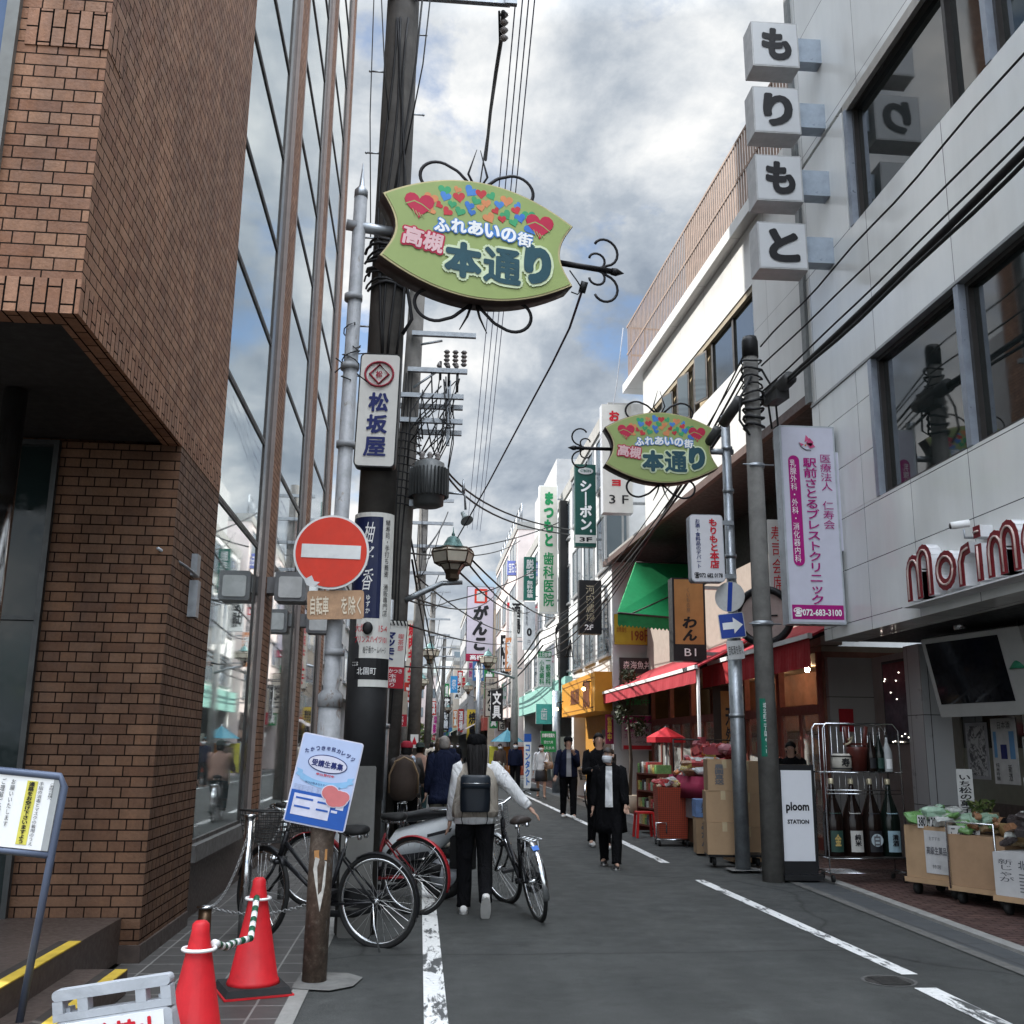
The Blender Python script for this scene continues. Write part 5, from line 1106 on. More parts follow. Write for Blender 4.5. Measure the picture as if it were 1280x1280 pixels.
q = MB().m(BLACK); q.tube([(4.5,32.3,2.9),(4.3,32.3,2.85),(4.3,32.3,2.7)],.02,6); q.tube([(4.5,27,3.2),(4.3,27,3.18),(4.3,27,3.05)],.02,6); q.split('spotlight_arm', os_)
t = sign('banner', 'dark red vertical banner with yellow writing beside the orange wall', (757,893,767,930), 26.2, .03, M('dark_red_banner',(.20,.01,.05),.7), M('dark_red_banner'), [('営業中',.2,.08,.8,.9,M('yellow_print',(.6,.38,.05),.5),True,.03)])
# projecting signs
DGRN = M('dark_green_panel', (.008,.07,.055), .4)
sg = sign('beauty_sign', 'tall dark green sign with white katakana and three F below an oval emblem', (719,580,745,683), 28, .22, DGRN, M('dark_green_edge',(.01,.05,.04),.4), [('シ｜ボン',.22,.2,.8,.80,WHL,True,.04),('．',.7,.79,.8,.83,WHL,False,.05),('3F',.2,.885,.8,.94,INK,False,.02)], [(0,.86,1,.955,OFFW)], bracket=(.3,.75))
q = MB().m(PALE).prism([(math.cos(2*math.pi*k/24)*.22,1.0+math.sin(2*math.pi*k/24)*.1) for k in range(24)],-.03,-.02); q.m(DGRN).text('C’BON', (-.15,.96,.15,1.04), -.034, .02); q.build('emblem', sg)
sign('tenant_sign', 'large white projecting sign with red characters and 3 F partly behind the farther oval sign', (753,505,790,640), 23.6, .3, OFFW, GREYP, [('お',.25,.06,.6,.16,REDL,False,.04),('と',.25,.2,.6,.3,REDL,False,.04),('ヨ',.3,.70,.6,.76,REDL,False,.05),('3 F',.2,.84,.85,.92,INK,False)], roll=R(-.4), bracket=(.3,.7))
sign('tavern_sign', 'black sign with pale gold brush characters and 2F beside the dental sign', (724,725,752,792), 27.2, .3, M('black_lacquer_face',(.012,.012,.014),.35), BLACK, [('河内農場',.3,.1,.68,.78,M('pale_gold_lettering',(.42,.37,.26),.5),True,.008),('2F',.24,.83,.62,.93,WHL,False,.02)], bracket=(.3,.8))
sign('dental_sign', 'very tall cream sign with green characters for a dental clinic', (674,606,697,765), 37, .3, M('cream_panel',(.60,.58,.50),.45,0,.06), WW, [('まつもと',.24,.05,.78,.485,GRNL,True,.05),('歯科医院',.22,.53,.80,.95,GRNL,True,.018)], rim=.03, bracket=(.3,.5))
py = thing('sign_pylon', 'tall narrow black pylon between the dental sign and the green sign', 'pylon', (4.75,36,0)); MB().m(BLACK).box(4.86,5.3,35.7,36.1,2.9,10.2).build('panel', py); MB().m(STEEL).cyl((4.72,35.6,0),(4.72,35.6,3.4),.14,n=14).build('post', py)
sign('kids_dental_sign', 'white sign with two columns of green characters under the dental sign', (672,813,690,858), 38, .2, WW, WW, [('一般歯科',.56,.27,.9,.95,GRNL,True,.02),('小児歯科',.12,.27,.46,.95,GRNL,True,.02),('土日診療',.08,.05,.92,.18,WHL,False,.02)], [(.04,.03,.96,.2,GRNL)])
sign('watch_sign', 'dark green sign with pale characters left of the dental sign', (655,696,670,750), 45, .25, M('bottle_green_panel',(.01,.10,.075),.45), DGRN, [('脱毛',.18,.06,.82,.5,PALE,True,.03),('無料体験',.25,.55,.75,.95,PALE,True,.02)], bracket=(.25,.6))
sign('zero_yen_sign', 'narrow white sign with a large black zero under the dark green sign', (654,752,669,812), 45, .25, M('pale_sign_white',(.56,.57,.58),.45), WW, [('0',.3,.55,.72,.72,INK,False,.04),('初期費用',.2,.1,.4,.5,DKGREY,True),('円',.38,.8,.6,.9,DKGREY,False)])
sign('phone_repair_sign', 'pale pink sign with red header about phone repair on the beige pink building', (633,752,649,800), 52, .3, M('pale_pink_panel',(.55,.48,.46),.5), PNK, [('スマホ',.15,.62,.9,.73,DKGREY,False,.02),('修理',.2,.78,.85,.92,DKGREY,False,.02)], [(.05,.03,.95,.16,REDL),(.3,.3,.7,.5,REDL),(.4,.33,.55,.47,WHL)])
sign('roof_sign', 'small blue violet sign high on the beige pink building', (634,701,652,719), 52, .3, M('blue_violet_panel',(.16,.20,.52),.5), GREYP, [('宝石ビル',.1,.15,.9,.85,WHL,False,.02)])
MAUVE = M('mauve_white_panel', (.50,.46,.52), .45, 0, .05); DRED = M('wine_red_panel', (.30,.012,.05), .5)
gk = sign('restaurant_sign', 'large white brush lettered sign with a wine red foot on its own pole', (583,733,617,826), 58, .35, MAUVE, BLACK, [('がんこ',.22,.25,.82,.86,INK,True,.05,0,.15),('高槻店',.15,.92,.88,.985,WHL,False,.02)], [(0,.905,1,1,DRED),(.28,.03,.75,.225,SRED),(.36,.06,.66,.2,PALE)], rim=.03)
t = thing('sign_post', 'grey steel post under the large brush lettered sign', 'post', (3.3,58.2,0)); MB().m(STEEL).tube([(3.3,58.2,0),(3.32,58.2,6.3)],[.17,.12],14).build('tube', t)
sign('restaurant_sign', 'smaller cream brush lettered sign below the lantern on the right side', (606,846,622,896), 60, .3, M('cream_sign_face',(.58,.54,.46),.5), M('brown_sign_frame',(.09,.04,.03),.5), [('がんこ',.2,.3,.75,.86,INK,True,.06,0,.15),('寿司',.3,.05,.7,.22,DKGREY,False)], rim=.05)
sign('restaurant_sign', 'small cream sign with a brown frame lowest beside the brush lettered signs', (623,887,633,914), 60, .3, M('cream_sign_face'), M('brown_sign_frame'), [('寿司店',.2,.1,.8,.9,INK,True,.03)], rim=.06)
sign('shop_sign', 'slim cream sign with small red top patch beyond the grey lamp pole', (641,867,650,915), 56, .3, M('cream_sign_face'), M('brown_sign_frame'), [('喫茶店',.2,.5,.8,.85,INK,True,.02)], [(.1,.02,.95,.12,REDL)])
sign('banner', 'bright blue rectangular banner hung over the far street', (563,845,572,866), 80, .05, M('bright_blue_banner',(.05,.30,.62),.6), M('bright_blue_banner'), [('祭',.2,.2,.8,.8,WHL,False)])
sign('standing_banner', 'tall white and blue standing banner beside the far pedestrians', (655,917,664,985), 36.5, .03, WW, WW, [('コンタクト',.15,.2,.85,.95,PBLU,True,.04)], [(0,0,1,.15,PRB)])
sign('notice_board', 'green board with white writing beneath the mint fascia', (676,914,695,940), 34.4, .08, M('notice_green',(.015,.22,.06),.5), PALE, [('診療時間案内',.08,.1,.9,.3,WHL,False,.02),('受付九時',.2,.45,.8,.6,WHL,False),('月火水木',.1,.72,.9,.88,WHL,False)])
sign('fascia_panel', 'aqua green glass panel above the notice board', (670,880,690,905), 36.3, .06, M('aqua_panel',(.08,.42,.36),.4), PALE, [('歯',.3,.2,.7,.8,WHL,False)])
# left hand signs of the far street
t = sign('vertical_banner', 'long red vertical banner seen behind the dark concrete pole', (487,655,496,772), 26, .2, M('vermilion_panel',(.46,.03,.02),.5), DRED, [('居酒屋',.15,.1,.85,.7,WHL,True,.03)], bracket=(-.6,-.1))
sign('vertical_sign', 'cream sign with red characters left of the far poles', (508,775,520,862), 32, .2, M('cream_sign_face'), GREYP, [('焼肉キムチ',.15,.05,.85,.95,REDL,True,.04)], bracket=(-.8,-.1))
sign('vertical_sign', 'small red and white sign below the cream sign on the left', (505,853,518,878), 30, .2, M('vermilion_panel'), GREYP, [('さ',.2,.1,.8,.9,WHL,False,.04)])
sign('vertical_sign', 'beige sign with a red foot beside the slim silver post', (496,864,509,908), 24, .2, M('beige_panel',(.42,.37,.30),.5), GREYP, [('本通り',.3,.70,.7,.97,WHL,True)], [(0,.66,1,1,M('bright_red_panel'))])
sign('vertical_sign', 'white narrow sign with grey blue lines beside the beige sign', (512,870,521,912), 30, .2, WW, GREYP, [('貸衣裳',.3,.3,.7,.9,DKGREY,True)], [(.1,.05,.9,.18,DKGREY)])
sign('warning_sign', 'small white plate with a red triangle low on the left', (513,918,523,935), 26, .05, WW, GREYP, [('▲',.15,.15,.85,.75,REDL,False)])
sign('green_sign', 'dark green vertical sign behind the dark concrete pole top', (489,630,496,690), 30, .2, M('bottle_green_panel'), DGRN, [('薬局',.2,.1,.8,.9,WHL,True)])
# far clutter: signs of many shops beyond
rnd = random.Random(11)
words = ['酒場','寿司','薬','美容室','そば','喫茶','文具','靴','写真','本','花','鞄','眼鏡','学習塾','歯科','うどん','焼鳥','茶','洋服','占い','時計','銀行','食堂','理容']
cols = [('white',WW,INK),('red',M('vermilion_panel'),WHL),('cream',M('cream_sign_face'),REDL),('pink',M('pale_pink_panel'),MAGL),('yellow',M('yellow_sign',(.55,.40,.05),.5),INK),('blue',M('blue_fascia'),WHL),('green',M('notice_green'),WHL),('black',M('black_lacquer_face'),WHL),('orange',M('orange_print'),WHL)]
for k in range(66):
    right = k % 2 == 0; Y = 46+k*1.75; nm, fc, tx = cols[(k*4+k//5) % 9]; wd_ = words[k % 24]
    xr = (4.75 if Y < 66 else 4.4 if Y < 84 else 4.0 if Y < 104 else 3.4 if Y < 130 else 2.6) if right else (-2.5 if Y < 92 else -2.8 if Y < 125 else -3.5)
    w_ = rnd.uniform(.4,.8); h_ = rnd.uniform(.9,2.3); z = rnd.uniform(3.0,7.5)
    x = xr-w_/2-.2 if right else xr+w_/2+.2
    sign_at('shop_sign', f'{nm} vertical sign reading {wd_} far along the {"right" if right else "left"} side', Vector((x,Y,z)), w_, h_, .25, fc, GREYP, [(wd_,.15,.08,.85,.92,tx,True,.03)], group='shop signs far along the street', bracket=(.2,.6) if right else (-.6,-.2))
for k in range(16):
    right = k % 2; Y = 64+k*5.2; nm, fc, tx = cols[(k*2+1) % 9]; xr = (4.3 if Y < 84 else 3.9 if Y < 104 else 3.3 if Y < 130 else 2.5) if right else (-2.45 if Y < 92 else -2.75 if Y < 125 else -3.4)
    e_ = -1 if right else 1; t = thing('awning', f'{nm} shop awning far down the {"right" if right else "left"} side', 'awning', (xr,Y,2.6), 'shop awnings far along the street')
    q = MB().m(fc); q.hexa([(xr,Y,3.2),(xr+e_*1.1,Y,2.6),(xr+e_*1.1,Y+4.4,2.6),(xr,Y+4.4,3.2),(xr,Y,3.25),(xr+e_*1.1,Y,2.65),(xr+e_*1.1,Y+4.4,2.65),(xr,Y+4.4,3.25)]); q.build('canopy', t)
    q = MB().m(fc); q.box(xr+e_*1.1,xr+e_*1.12,Y,Y+4.4,2.35,2.6); q.build('valance', t)
# further poles and lanterns
for i, (px, Y, h, lab) in enumerate(((527,30,9,'concrete pole behind the transformer pole on the left'),(541,52,9.5,'thin far pole on the left with several crossarms'),(556,80,10,'very distant pole near the middle of the street'))):
    x = ony(px,850,Y).x-.2; t = thing('utility_pole', lab, 'pole', (x,Y,0), 'concrete utility poles'); MB().m(CONC).tube([(x,Y,0),(x+.12,Y,h)],[.2,.13],14).build('shaft', t); q = MB().m(STEEL)
    for j, z in enumerate((h-.4,h-1.1,h-1.8,h-2.6)): q.box(x-.5,x+1.0,Y-.2,Y-.12,z,z+.09)
    q.build('crossarms', t); q = MB().m(CABLE)
    for j in range(9): a = Vector((x+rnd.uniform(-.4,.9),Y-.2,h-rnd.choice((.4,1.1,1.8,2.6)))); b = Vector((x+rnd.uniform(-.1,.2),Y-.2,a.z-rnd.uniform(.7,1.6))); q.tube([a,a.lerp(b,.35)+Vector((0,0,-.35)),a.lerp(b,.7)+Vector((0,0,-.3)),b], .014, 5)
    q.build('cable_tangle', t)
t = thing('lamp_pole', 'pale grey lamp pole on the right in front of the beige pink building', 'pole', (3.75,38,0)); MB().m(CONCL).tube([(3.55,38.5,0),(3.5,38.5,6.5)],[.16,.10],16).build('shaft', t)
for i, (px, py, Y, lab) in enumerate(((610,838,38,'cream lantern over the smaller brush lettered sign on the right'),(537,830,36,'smaller cream lantern farther down the left side'),(528,862,50,'distant lantern below the others on the left'),(585,868,62,'distant lantern against the signs near the middle'),(560,892,85,'tiny lantern at the far end of the street'))):
    L_ = copy_tree(LN); [bpy.data.objects.remove(q_) for q_ in children(L_) if q_.name.startswith('arm')]; L_['label'] = lab; p = ony(px,py,Y); place(L_, p, R(10*i)); x1 = 3.5 if i in (0,3) else p.x-.8
    attach(MB().m(STEEL).tube([Vector((x1,Y+.1,p.z-.25)),Vector(((x1+p.x)/2,Y,p.z-.12)),p],[.05,.045,.04],8).build('arm'), L_)
    if i: q = MB().m(CONC).tube([(x1,Y+.1,0),(x1,Y+.1,p.z+.1)],[.12,.09],12); tag(q.build('lamp_post'), 'plain post of the '+lab.split(' down')[0].split(' over')[0].split(' below')[0], 'post', 'lantern posts farther along')
# stall and umbrella down the street
um = thing('stall_umbrella', 'teal market umbrella over an orange and yellow stall far down the street', 'umbrella', (2.8,40,0)); q = MB(); c = ony(634,925,40)
for k in range(10):
    a, b = 2*math.pi*k/10, 2*math.pi*(k+1)/10; q.m(M('teal_cloth',(.05,.19,.25),.7) if k % 2 else M('pale_teal_cloth',(.10,.25,.30),.7)).poly([(c.x+math.cos(a)*.65,40+math.sin(a)*.65,1.68),(c.x+math.cos(b)*.65,40+math.sin(b)*.65,1.68),(c.x,40,2.15)])
q.build('canopy', um); MB().m(STEEL).cyl((c.x,40,0),(c.x,40,2.2),.025,n=8).build('pole', um)
for i, (dx, cc, lab) in enumerate(((-.45,(.55,.50,.06),'yellow'),(.1,(.6,.2,.03),'orange'),(.55,(.55,.10,.05),'red'))):
    t = thing('goods_rack', f'{lab} clothes hanging under the teal umbrella', 'goods', (c.x+dx,40,0)); q = MB().m(M('stall_'+lab, cc, .7)); q.box(c.x+dx-.22,c.x+dx+.22,39.9,40.15,.45,1.5); q.wrinkle(.04,4); q.build('cloth', t)
    q = MB().m(STEEL); q.tube([(c.x+dx-.25,40.02,0),(c.x+dx-.25,40.02,1.55),(c.x+dx+.25,40.02,1.55),(c.x+dx+.25,40.02,0)],.015,6); q.build('frame', t)
# shrub far away on the left
bs = thing('potted_shrub', 'green leafy shrub standing far down the left side of the street', 'plant', (-.1,55,0)); q = MB()
LEAFS = [M('leaf_'+str(k), c, .7) for k, c in enumerate(((.05,.085,.02),(.085,.12,.035),(.15,.17,.06)))]
for k in range(700):
    d = Vector((rnd.gauss(0,1),rnd.gauss(0,1),rnd.gauss(0,1))).normalized()*rnd.uniform(.4,1)**.5; p = Vector((.0+d.x*.8,55+d.y*.6,1.7+d.z*.95)); u = Vector((rnd.uniform(-1,1),rnd.uniform(-1,1),rnd.uniform(-1,1)))*.12; w_ = Vector((rnd.uniform(-1,1),rnd.uniform(-1,1),rnd.uniform(-1,1)))*.08
    q.m(rnd.choice(LEAFS)).poly([p-u,p+w_,p+u,p-w_])
q.build('leaves', bs); q = MB().m(TAN); q.lathe([(.22,0),(.3,.5),(.27,.5)],(0,55,0),14); q.build('pot', bs); MB().m(M('bark',(.08,.06,.045),.8)).tube([(0,55,.4),(.03,55,1.0),(.1,55,1.8)],[.05,.04,.02],8).build('trunk', bs)
# ================================================================== bicycles
SPOKE = M('spoke_steel', (.5,.5,.5), .3, .9)
def wheel(parent_name, cy, mtx, parent, r=.335, rimc=CHROME):
    q = MB().m(RUB); q.tube([(0,math.cos(a)*r,math.sin(a)*r) for a in [2*math.pi*k/40 for k in range(40)]], .019, 8, close=True); q.xf(mtx); w_ = q.build(parent_name, parent)
    q = MB().m(rimc); q.tube([(0,math.cos(a)*(r-.025),math.sin(a)*(r-.025)) for a in [2*math.pi*k/40 for k in range(40)]], (.014,.010), 8, close=True); q.xf(mtx); q.build('rim', w_)
    q = MB().m(SPOKE)
    for k in range(28):
        a = 2*math.pi*k/28; b = a+(.45 if k % 2 else -.45); q.tube([(.022*(1 if k % 4 < 2 else -1),math.cos(b)*.025,math.sin(b)*.025),(0,math.cos(a)*(r-.03),math.sin(a)*(r-.03))], .0017, 3)
    q.m(CHROME).cyl((-.045,0,0),(.045,0,0),.02,n=10); q.xf(mtx); q.build('spokes', w_); return w_
def bicycle(label, frame, fender, basket=None, steer=0., lean=0., saddle=RUB, kick=True, group='bicycles in the street', rack=True):
    """rear wheel contact at the origin, pointing along +Y"""
    t = thing('bicycle', label, 'bicycle', (0,0,0), group); r = .335; wb = 1.08
    BB = Vector((0,.45,.29)); RA = Vector((0,0,r)); HT = Vector((0,.83,.80)); HB = Vector((0,.89,.62)); FA = Vector((0,wb,r)); ST = Vector((0,.30,.70))
    ax = (HT-HB).normalized(); SM = Matrix.Translation(HB) @ Matrix.Rotation(steer,4,ax) @ Matrix.Translation(-HB)
    q = MB().m(frame); q.tube([BB,HB],.02,10); q.tube([BB+Vector((0,-.02,.12)),Vector((0,.55,.44)),HT-Vector((0,-.015,.06))],.017,10); q.tube([BB,ST],.017,10); q.tube([HB-ax*.03,HT+ax*.02],.023,10)
    for s in (-1,1): q.tube([BB+Vector((s*.04,0,0)),RA+Vector((s*.06,0,0))],.010,8); q.tube([ST+Vector((s*.02,0,-.06)),RA+Vector((s*.06,0,0))],.009,8)
    q.cyl(BB-Vector((.05,0,0)),BB+Vector((.05,0,0)),.028,n=12); q.build('frame', t)
    q = MB().m(frame)
    for s in (-1,1): q.tube([HB+Vector((s*.03,0,-.04)),HB+Vector((s*.055,.02,-.12)),FA+Vector((s*.055,0,0))],.012,8)
    q.cyl(HB+Vector((-.05,0,-.04)),HB+Vector((.05,0,-.04)),.02,n=8); q.xf(SM); q.build('fork', t)
    q = MB().m(CHROME); q.tube([HT,HT+ax*.17],.013,8); c = HT+ax*.17
    q.tube([c+Vector((-.27,-.27,.06)),c+Vector((-.27,-.12,.07)),c+Vector((-.2,.03,.05)),c+Vector((-.06,.05,.0)),c+Vector((.06,.05,.0)),c+Vector((.2,.03,.05)),c+Vector((.27,-.12,.07)),c+Vector((.27,-.27,.06))],.011,8); q.xf(SM); hb = q.build('handlebar', t)
    q = MB().m(RUB)
    for s in (-1,1): q.cyl(c+Vector((s*.27,-.28,.06)),c+Vector((s*.27,-.16,.068)),.017,n=10)
    q.xf(SM); q.split('grip', hb); q = MB().m(CHROME)
    for s in (-1,1): q.tube([c+Vector((s*.25,-.06,.05)),c+Vector((s*.24,-.18,.03))],.006,6)
    q.xf(SM); q.split('brake_lever', hb)
    wheel('rear_wheel', 0, Matrix.Translation(RA), t); wheel('front_wheel', wb, SM @ Matrix.Translation(FA), t)
    def guard(a0, a1, ctr, name, mtx=None):
        n = 16; P = []
        rings = []
        for k in range(n+1):
            a = a0+(a1-a0)*k/n; R_ = r+.03; rings.append([(u, math.cos(a)*(R_-abs(u)*.35), math.sin(a)*(R_-abs(u)*.35)) for u in (-.028,-.015,0,.015,.028)]+[(u, math.cos(a)*(R_-.004-abs(u)*.35), math.sin(a)*(R_-.004-abs(u)*.35)) for u in (.028,.015,0,-.015,-.028)])
        q = MB().m(fender, True); q.loft([[Vector(p)+ctr for p in rg] for rg in rings]); 
        q.m(CHROME)
        for s in (-1,1): q.tube([ctr+Vector((s*.05,0,0)),ctr+Vector((s*.03,math.cos((a0+a1)/2)*(r+.02),math.sin((a0+a1)/2)*(r+.02)))],.003,5)
        if mtx: q.xf(mtx)
        q.build(name, t)
    guard(R(60), R(200), RA, 'rear_fender'); guard(R(15), R(140), FA, 'front_fender', SM)
    q = MB().m(saddle, True); rings = []
    for k, (y, w_, h) in enumerate(((-.14,.05,.03),(-.12,.095,.05),(-.05,.10,.055),(.03,.06,.045),(.1,.03,.035),(.15,.015,.02))): rings.append([Vector((math.cos(2*math.pi*i/14)*w_,.24+y,.86+math.sin(2*math.pi*i/14)*h*.7-.012*(abs(math.cos(2*math.pi*i/14))))) for i in range(14)])
    q.loft(rings); q.build('saddle', t); q = MB().m(CHROME); q.tube([ST-Vector((0,0,.05)),Vector((0,.265,.83))],.013,8)
    for s in (-1,1): q.tube([(s*.04,.15,.82),(s*.03,.22,.80),(s*.02,.34,.83)],.006,6); q.lathe([(.016,0),(.02,.02),(.016,.04)],(s*.05,.13,.79),8)
    q.build('seat_post', t)
    if rack:
        q = MB().m(CHROME)
        for s in (-1,1): q.tube([(s*.06,.14,.71),(s*.06,-.25,.71)],.006,6); q.tube([(s*.06,-.12,.71),(s*.07,-.0,.36)],.005,6)
        for y in (.1,-.02,-.13,-.24): q.tube([(-.06,y,.71),(.06,y,.71)],.005,6)
        q.build('rear_rack', t)
    q = MB().m(BLACK); q.tube([BB+Vector((.06,.09,0)),BB+Vector((.06,.06,.06)),BB+Vector((.06,-.2,.09)),RA+Vector((.06,-.06,.03)),RA+Vector((.06,-.06,-.03)),BB+Vector((.06,-.2,-.08)),BB+Vector((.06,.06,-.09)),BB+Vector((.06,.09,0))],(.03,.008),6); q.box(.052,.064,.02,.48,.26,.37); q.build('chain_guard', t)
    q = MB().m(CHROME); d = Vector((0,.12,-.12)); q.tube([BB+Vector((.08,0,0)),BB+Vector((.09,0,0))+d],.009,6); q.tube([BB+Vector((-.08,0,0)),BB+Vector((-.09,0,0))-d],.009,6); q.m(BLACK).box(.09,.19,.45+.08,.45+.16,.155,.18); q.box(-.19,-.09,.45-.16,.45-.08,.4,.425); q.split('pedal', t)
    q = MB().m(M('red_reflector',(.5,.02,.02),.2)).lathe([(.03,0),(.025,.012)],(0,-.365,.42),14,Matrix.Rotation(R(90),4,'X')); q.build('reflector', t) if False else None
    if kick:
        q = MB().m(CHROME); q.tube([(-.07,0,.33),(-.1,-.03,.18),(-.17,-.12,.0)],.008,6); q.build('kickstand', t)
    if basket:
        q = MB().m(basket)
        def bx_(f, z): w0 = .15+.03*f; return [(-w0,.97-.02*f,z),(w0,.97-.02*f,z),(w0,1.2+.06*f,z),(-w0,1.2+.06*f,z)]
        for k in range(7): q.tube(bx_(k/6,.72+.24*k/6), .0045 if k < 6 else .008, 5, close=True)
        a, b = bx_(0,.72), bx_(1,.96)
        for i in range(4):
            j = (i+1) % 4
            for k in range(8): q.tube([Vector(a[i]).lerp(Vector(a[j]),k/8),Vector(b[i]).lerp(Vector(b[j]),k/8)],.0035,4)
        for k in range(7): q.tube([Vector(a[0]).lerp(Vector(a[1]),k/6),Vector(a[3]).lerp(Vector(a[2]),k/6)],.0035,4)
        q.xf(SM); q.build('basket', t)
        q = MB().m(CHROME); q.ball((0,.98,.6),(.04,.05,.04),12,8); q.xf(SM); q.build('headlight', t)
    return t
REDF = M('dark_red_fender', (.30,.02,.025), .3, .2)
def bike_at(o, rear, front, lean=0):
    rear, front = Vector(rear), Vector(front); d = front-rear
    o.rotation_euler = (0, 0, 0); yaw = math.atan2(-d.x, d.y); PLACED.add(o.name)
    o.matrix_world = Matrix.Translation((rear.x, rear.y, 0)) @ Matrix.Rotation(yaw,4,'Z') @ Matrix.Rotation(lean,4,'Y'); return o
BKM = M('black_bicycle_paint', (.013,.013,.015), .3, .2)
bike_at(bicycle('black bicycle with a wire basket parked behind the peeling pole, nearest to the cones', BKM, BKM, M('black_wire',(.02,.02,.02),.5), R(-22), rack=False), (-.26,8.40,0), (-1.2,8.88,0), R(-4))
bike_at(bicycle('bicycle with a dark red rear fender parked behind the black one', M('dark_red_frame',(.24,.02,.025),.3,.2), REDF, M('black_wire'), R(10), rack=False), (.02,9.95,0), (-.95,10.45,0), R(-4))
wb_ = bicycle('dark bicycle with chrome fenders wheeled along by the person with the backpack', BKM, CHROME, M('silver_wire',(.45,.45,.45),.3,.8), R(20), kick=False, saddle=M('brown_black_saddle',(.03,.022,.018),.5))
bike_at(wb_, (1.12,9.60,0), (.93,10.66,0), R(-9))
q = MB().m(M('blue_sticker',(.04,.15,.5),.5)); q.poly([(-.03,-.185,.658),(.03,-.185,.658),(.03,-.235,.625),(-.03,-.235,.625)]); q.build('registration_sticker', wb_)
p = onz(716,992); bike_at(bicycle('white bicycle with a pale frame parked before the green notice board', WHITE, CHROME, None, R(25)), (4.55,31.4,0), (4.25,30.4,0), 0)
bike_at(bicycle('cream framed bicycle parked against the orange wall', M('cream_bicycle_paint',(.5,.44,.33),.35), CHROME, M('black_wire'), R(-10)), (4.55,27.3,0), (4.3,26.25,0), 0)
bA = bicycle('dark bicycle ridden away by the person in the red hat', BKM, BKM, M('black_wire'), 0, kick=False); bB = bicycle('bicycle ridden away by the person in the dark hat', M('grey_bicycle_paint',(.2,.2,.2),.35), CHROME, None, 0, kick=False)
bike_at(bA, (-.18,15.2,0), (-.1,16.25,0)); bike_at(bB, (.03,21.2,0), (.08,22.25,0))
cs_ = thing('child_seat', 'dark padded child seat on the rear of the red hatted rider\'s bicycle', 'child seat', (-.18,15.2,.75)); q = MB().m(M('dark_brown_padding',(.05,.035,.028),.7), True)
q.loft([[Vector((-.18+math.cos(2*math.pi*i/14)*a,15.05+math.sin(2*math.pi*i/14)*b+dy,z)) for i in range(14)] for z,a,b,dy in ((.74,.13,.13,.05),(.8,.19,.17,.03),(1.0,.21,.16,0),(1.2,.18,.09,-.06),(1.33,.12,.05,-.08),(1.37,.05,.03,-.08))]); q.build('shell', cs_); MB().m(M('brown_piping',(.22,.15,.09),.6)).tube([(-.38,14.95,.85),(-.38,14.9,1.1),(-.3,14.87,1.28),(-.18,14.85,1.34),(-.06,14.87,1.28),(.02,14.9,1.1),(.02,14.95,.85)],.014,6).build('piping', cs_)
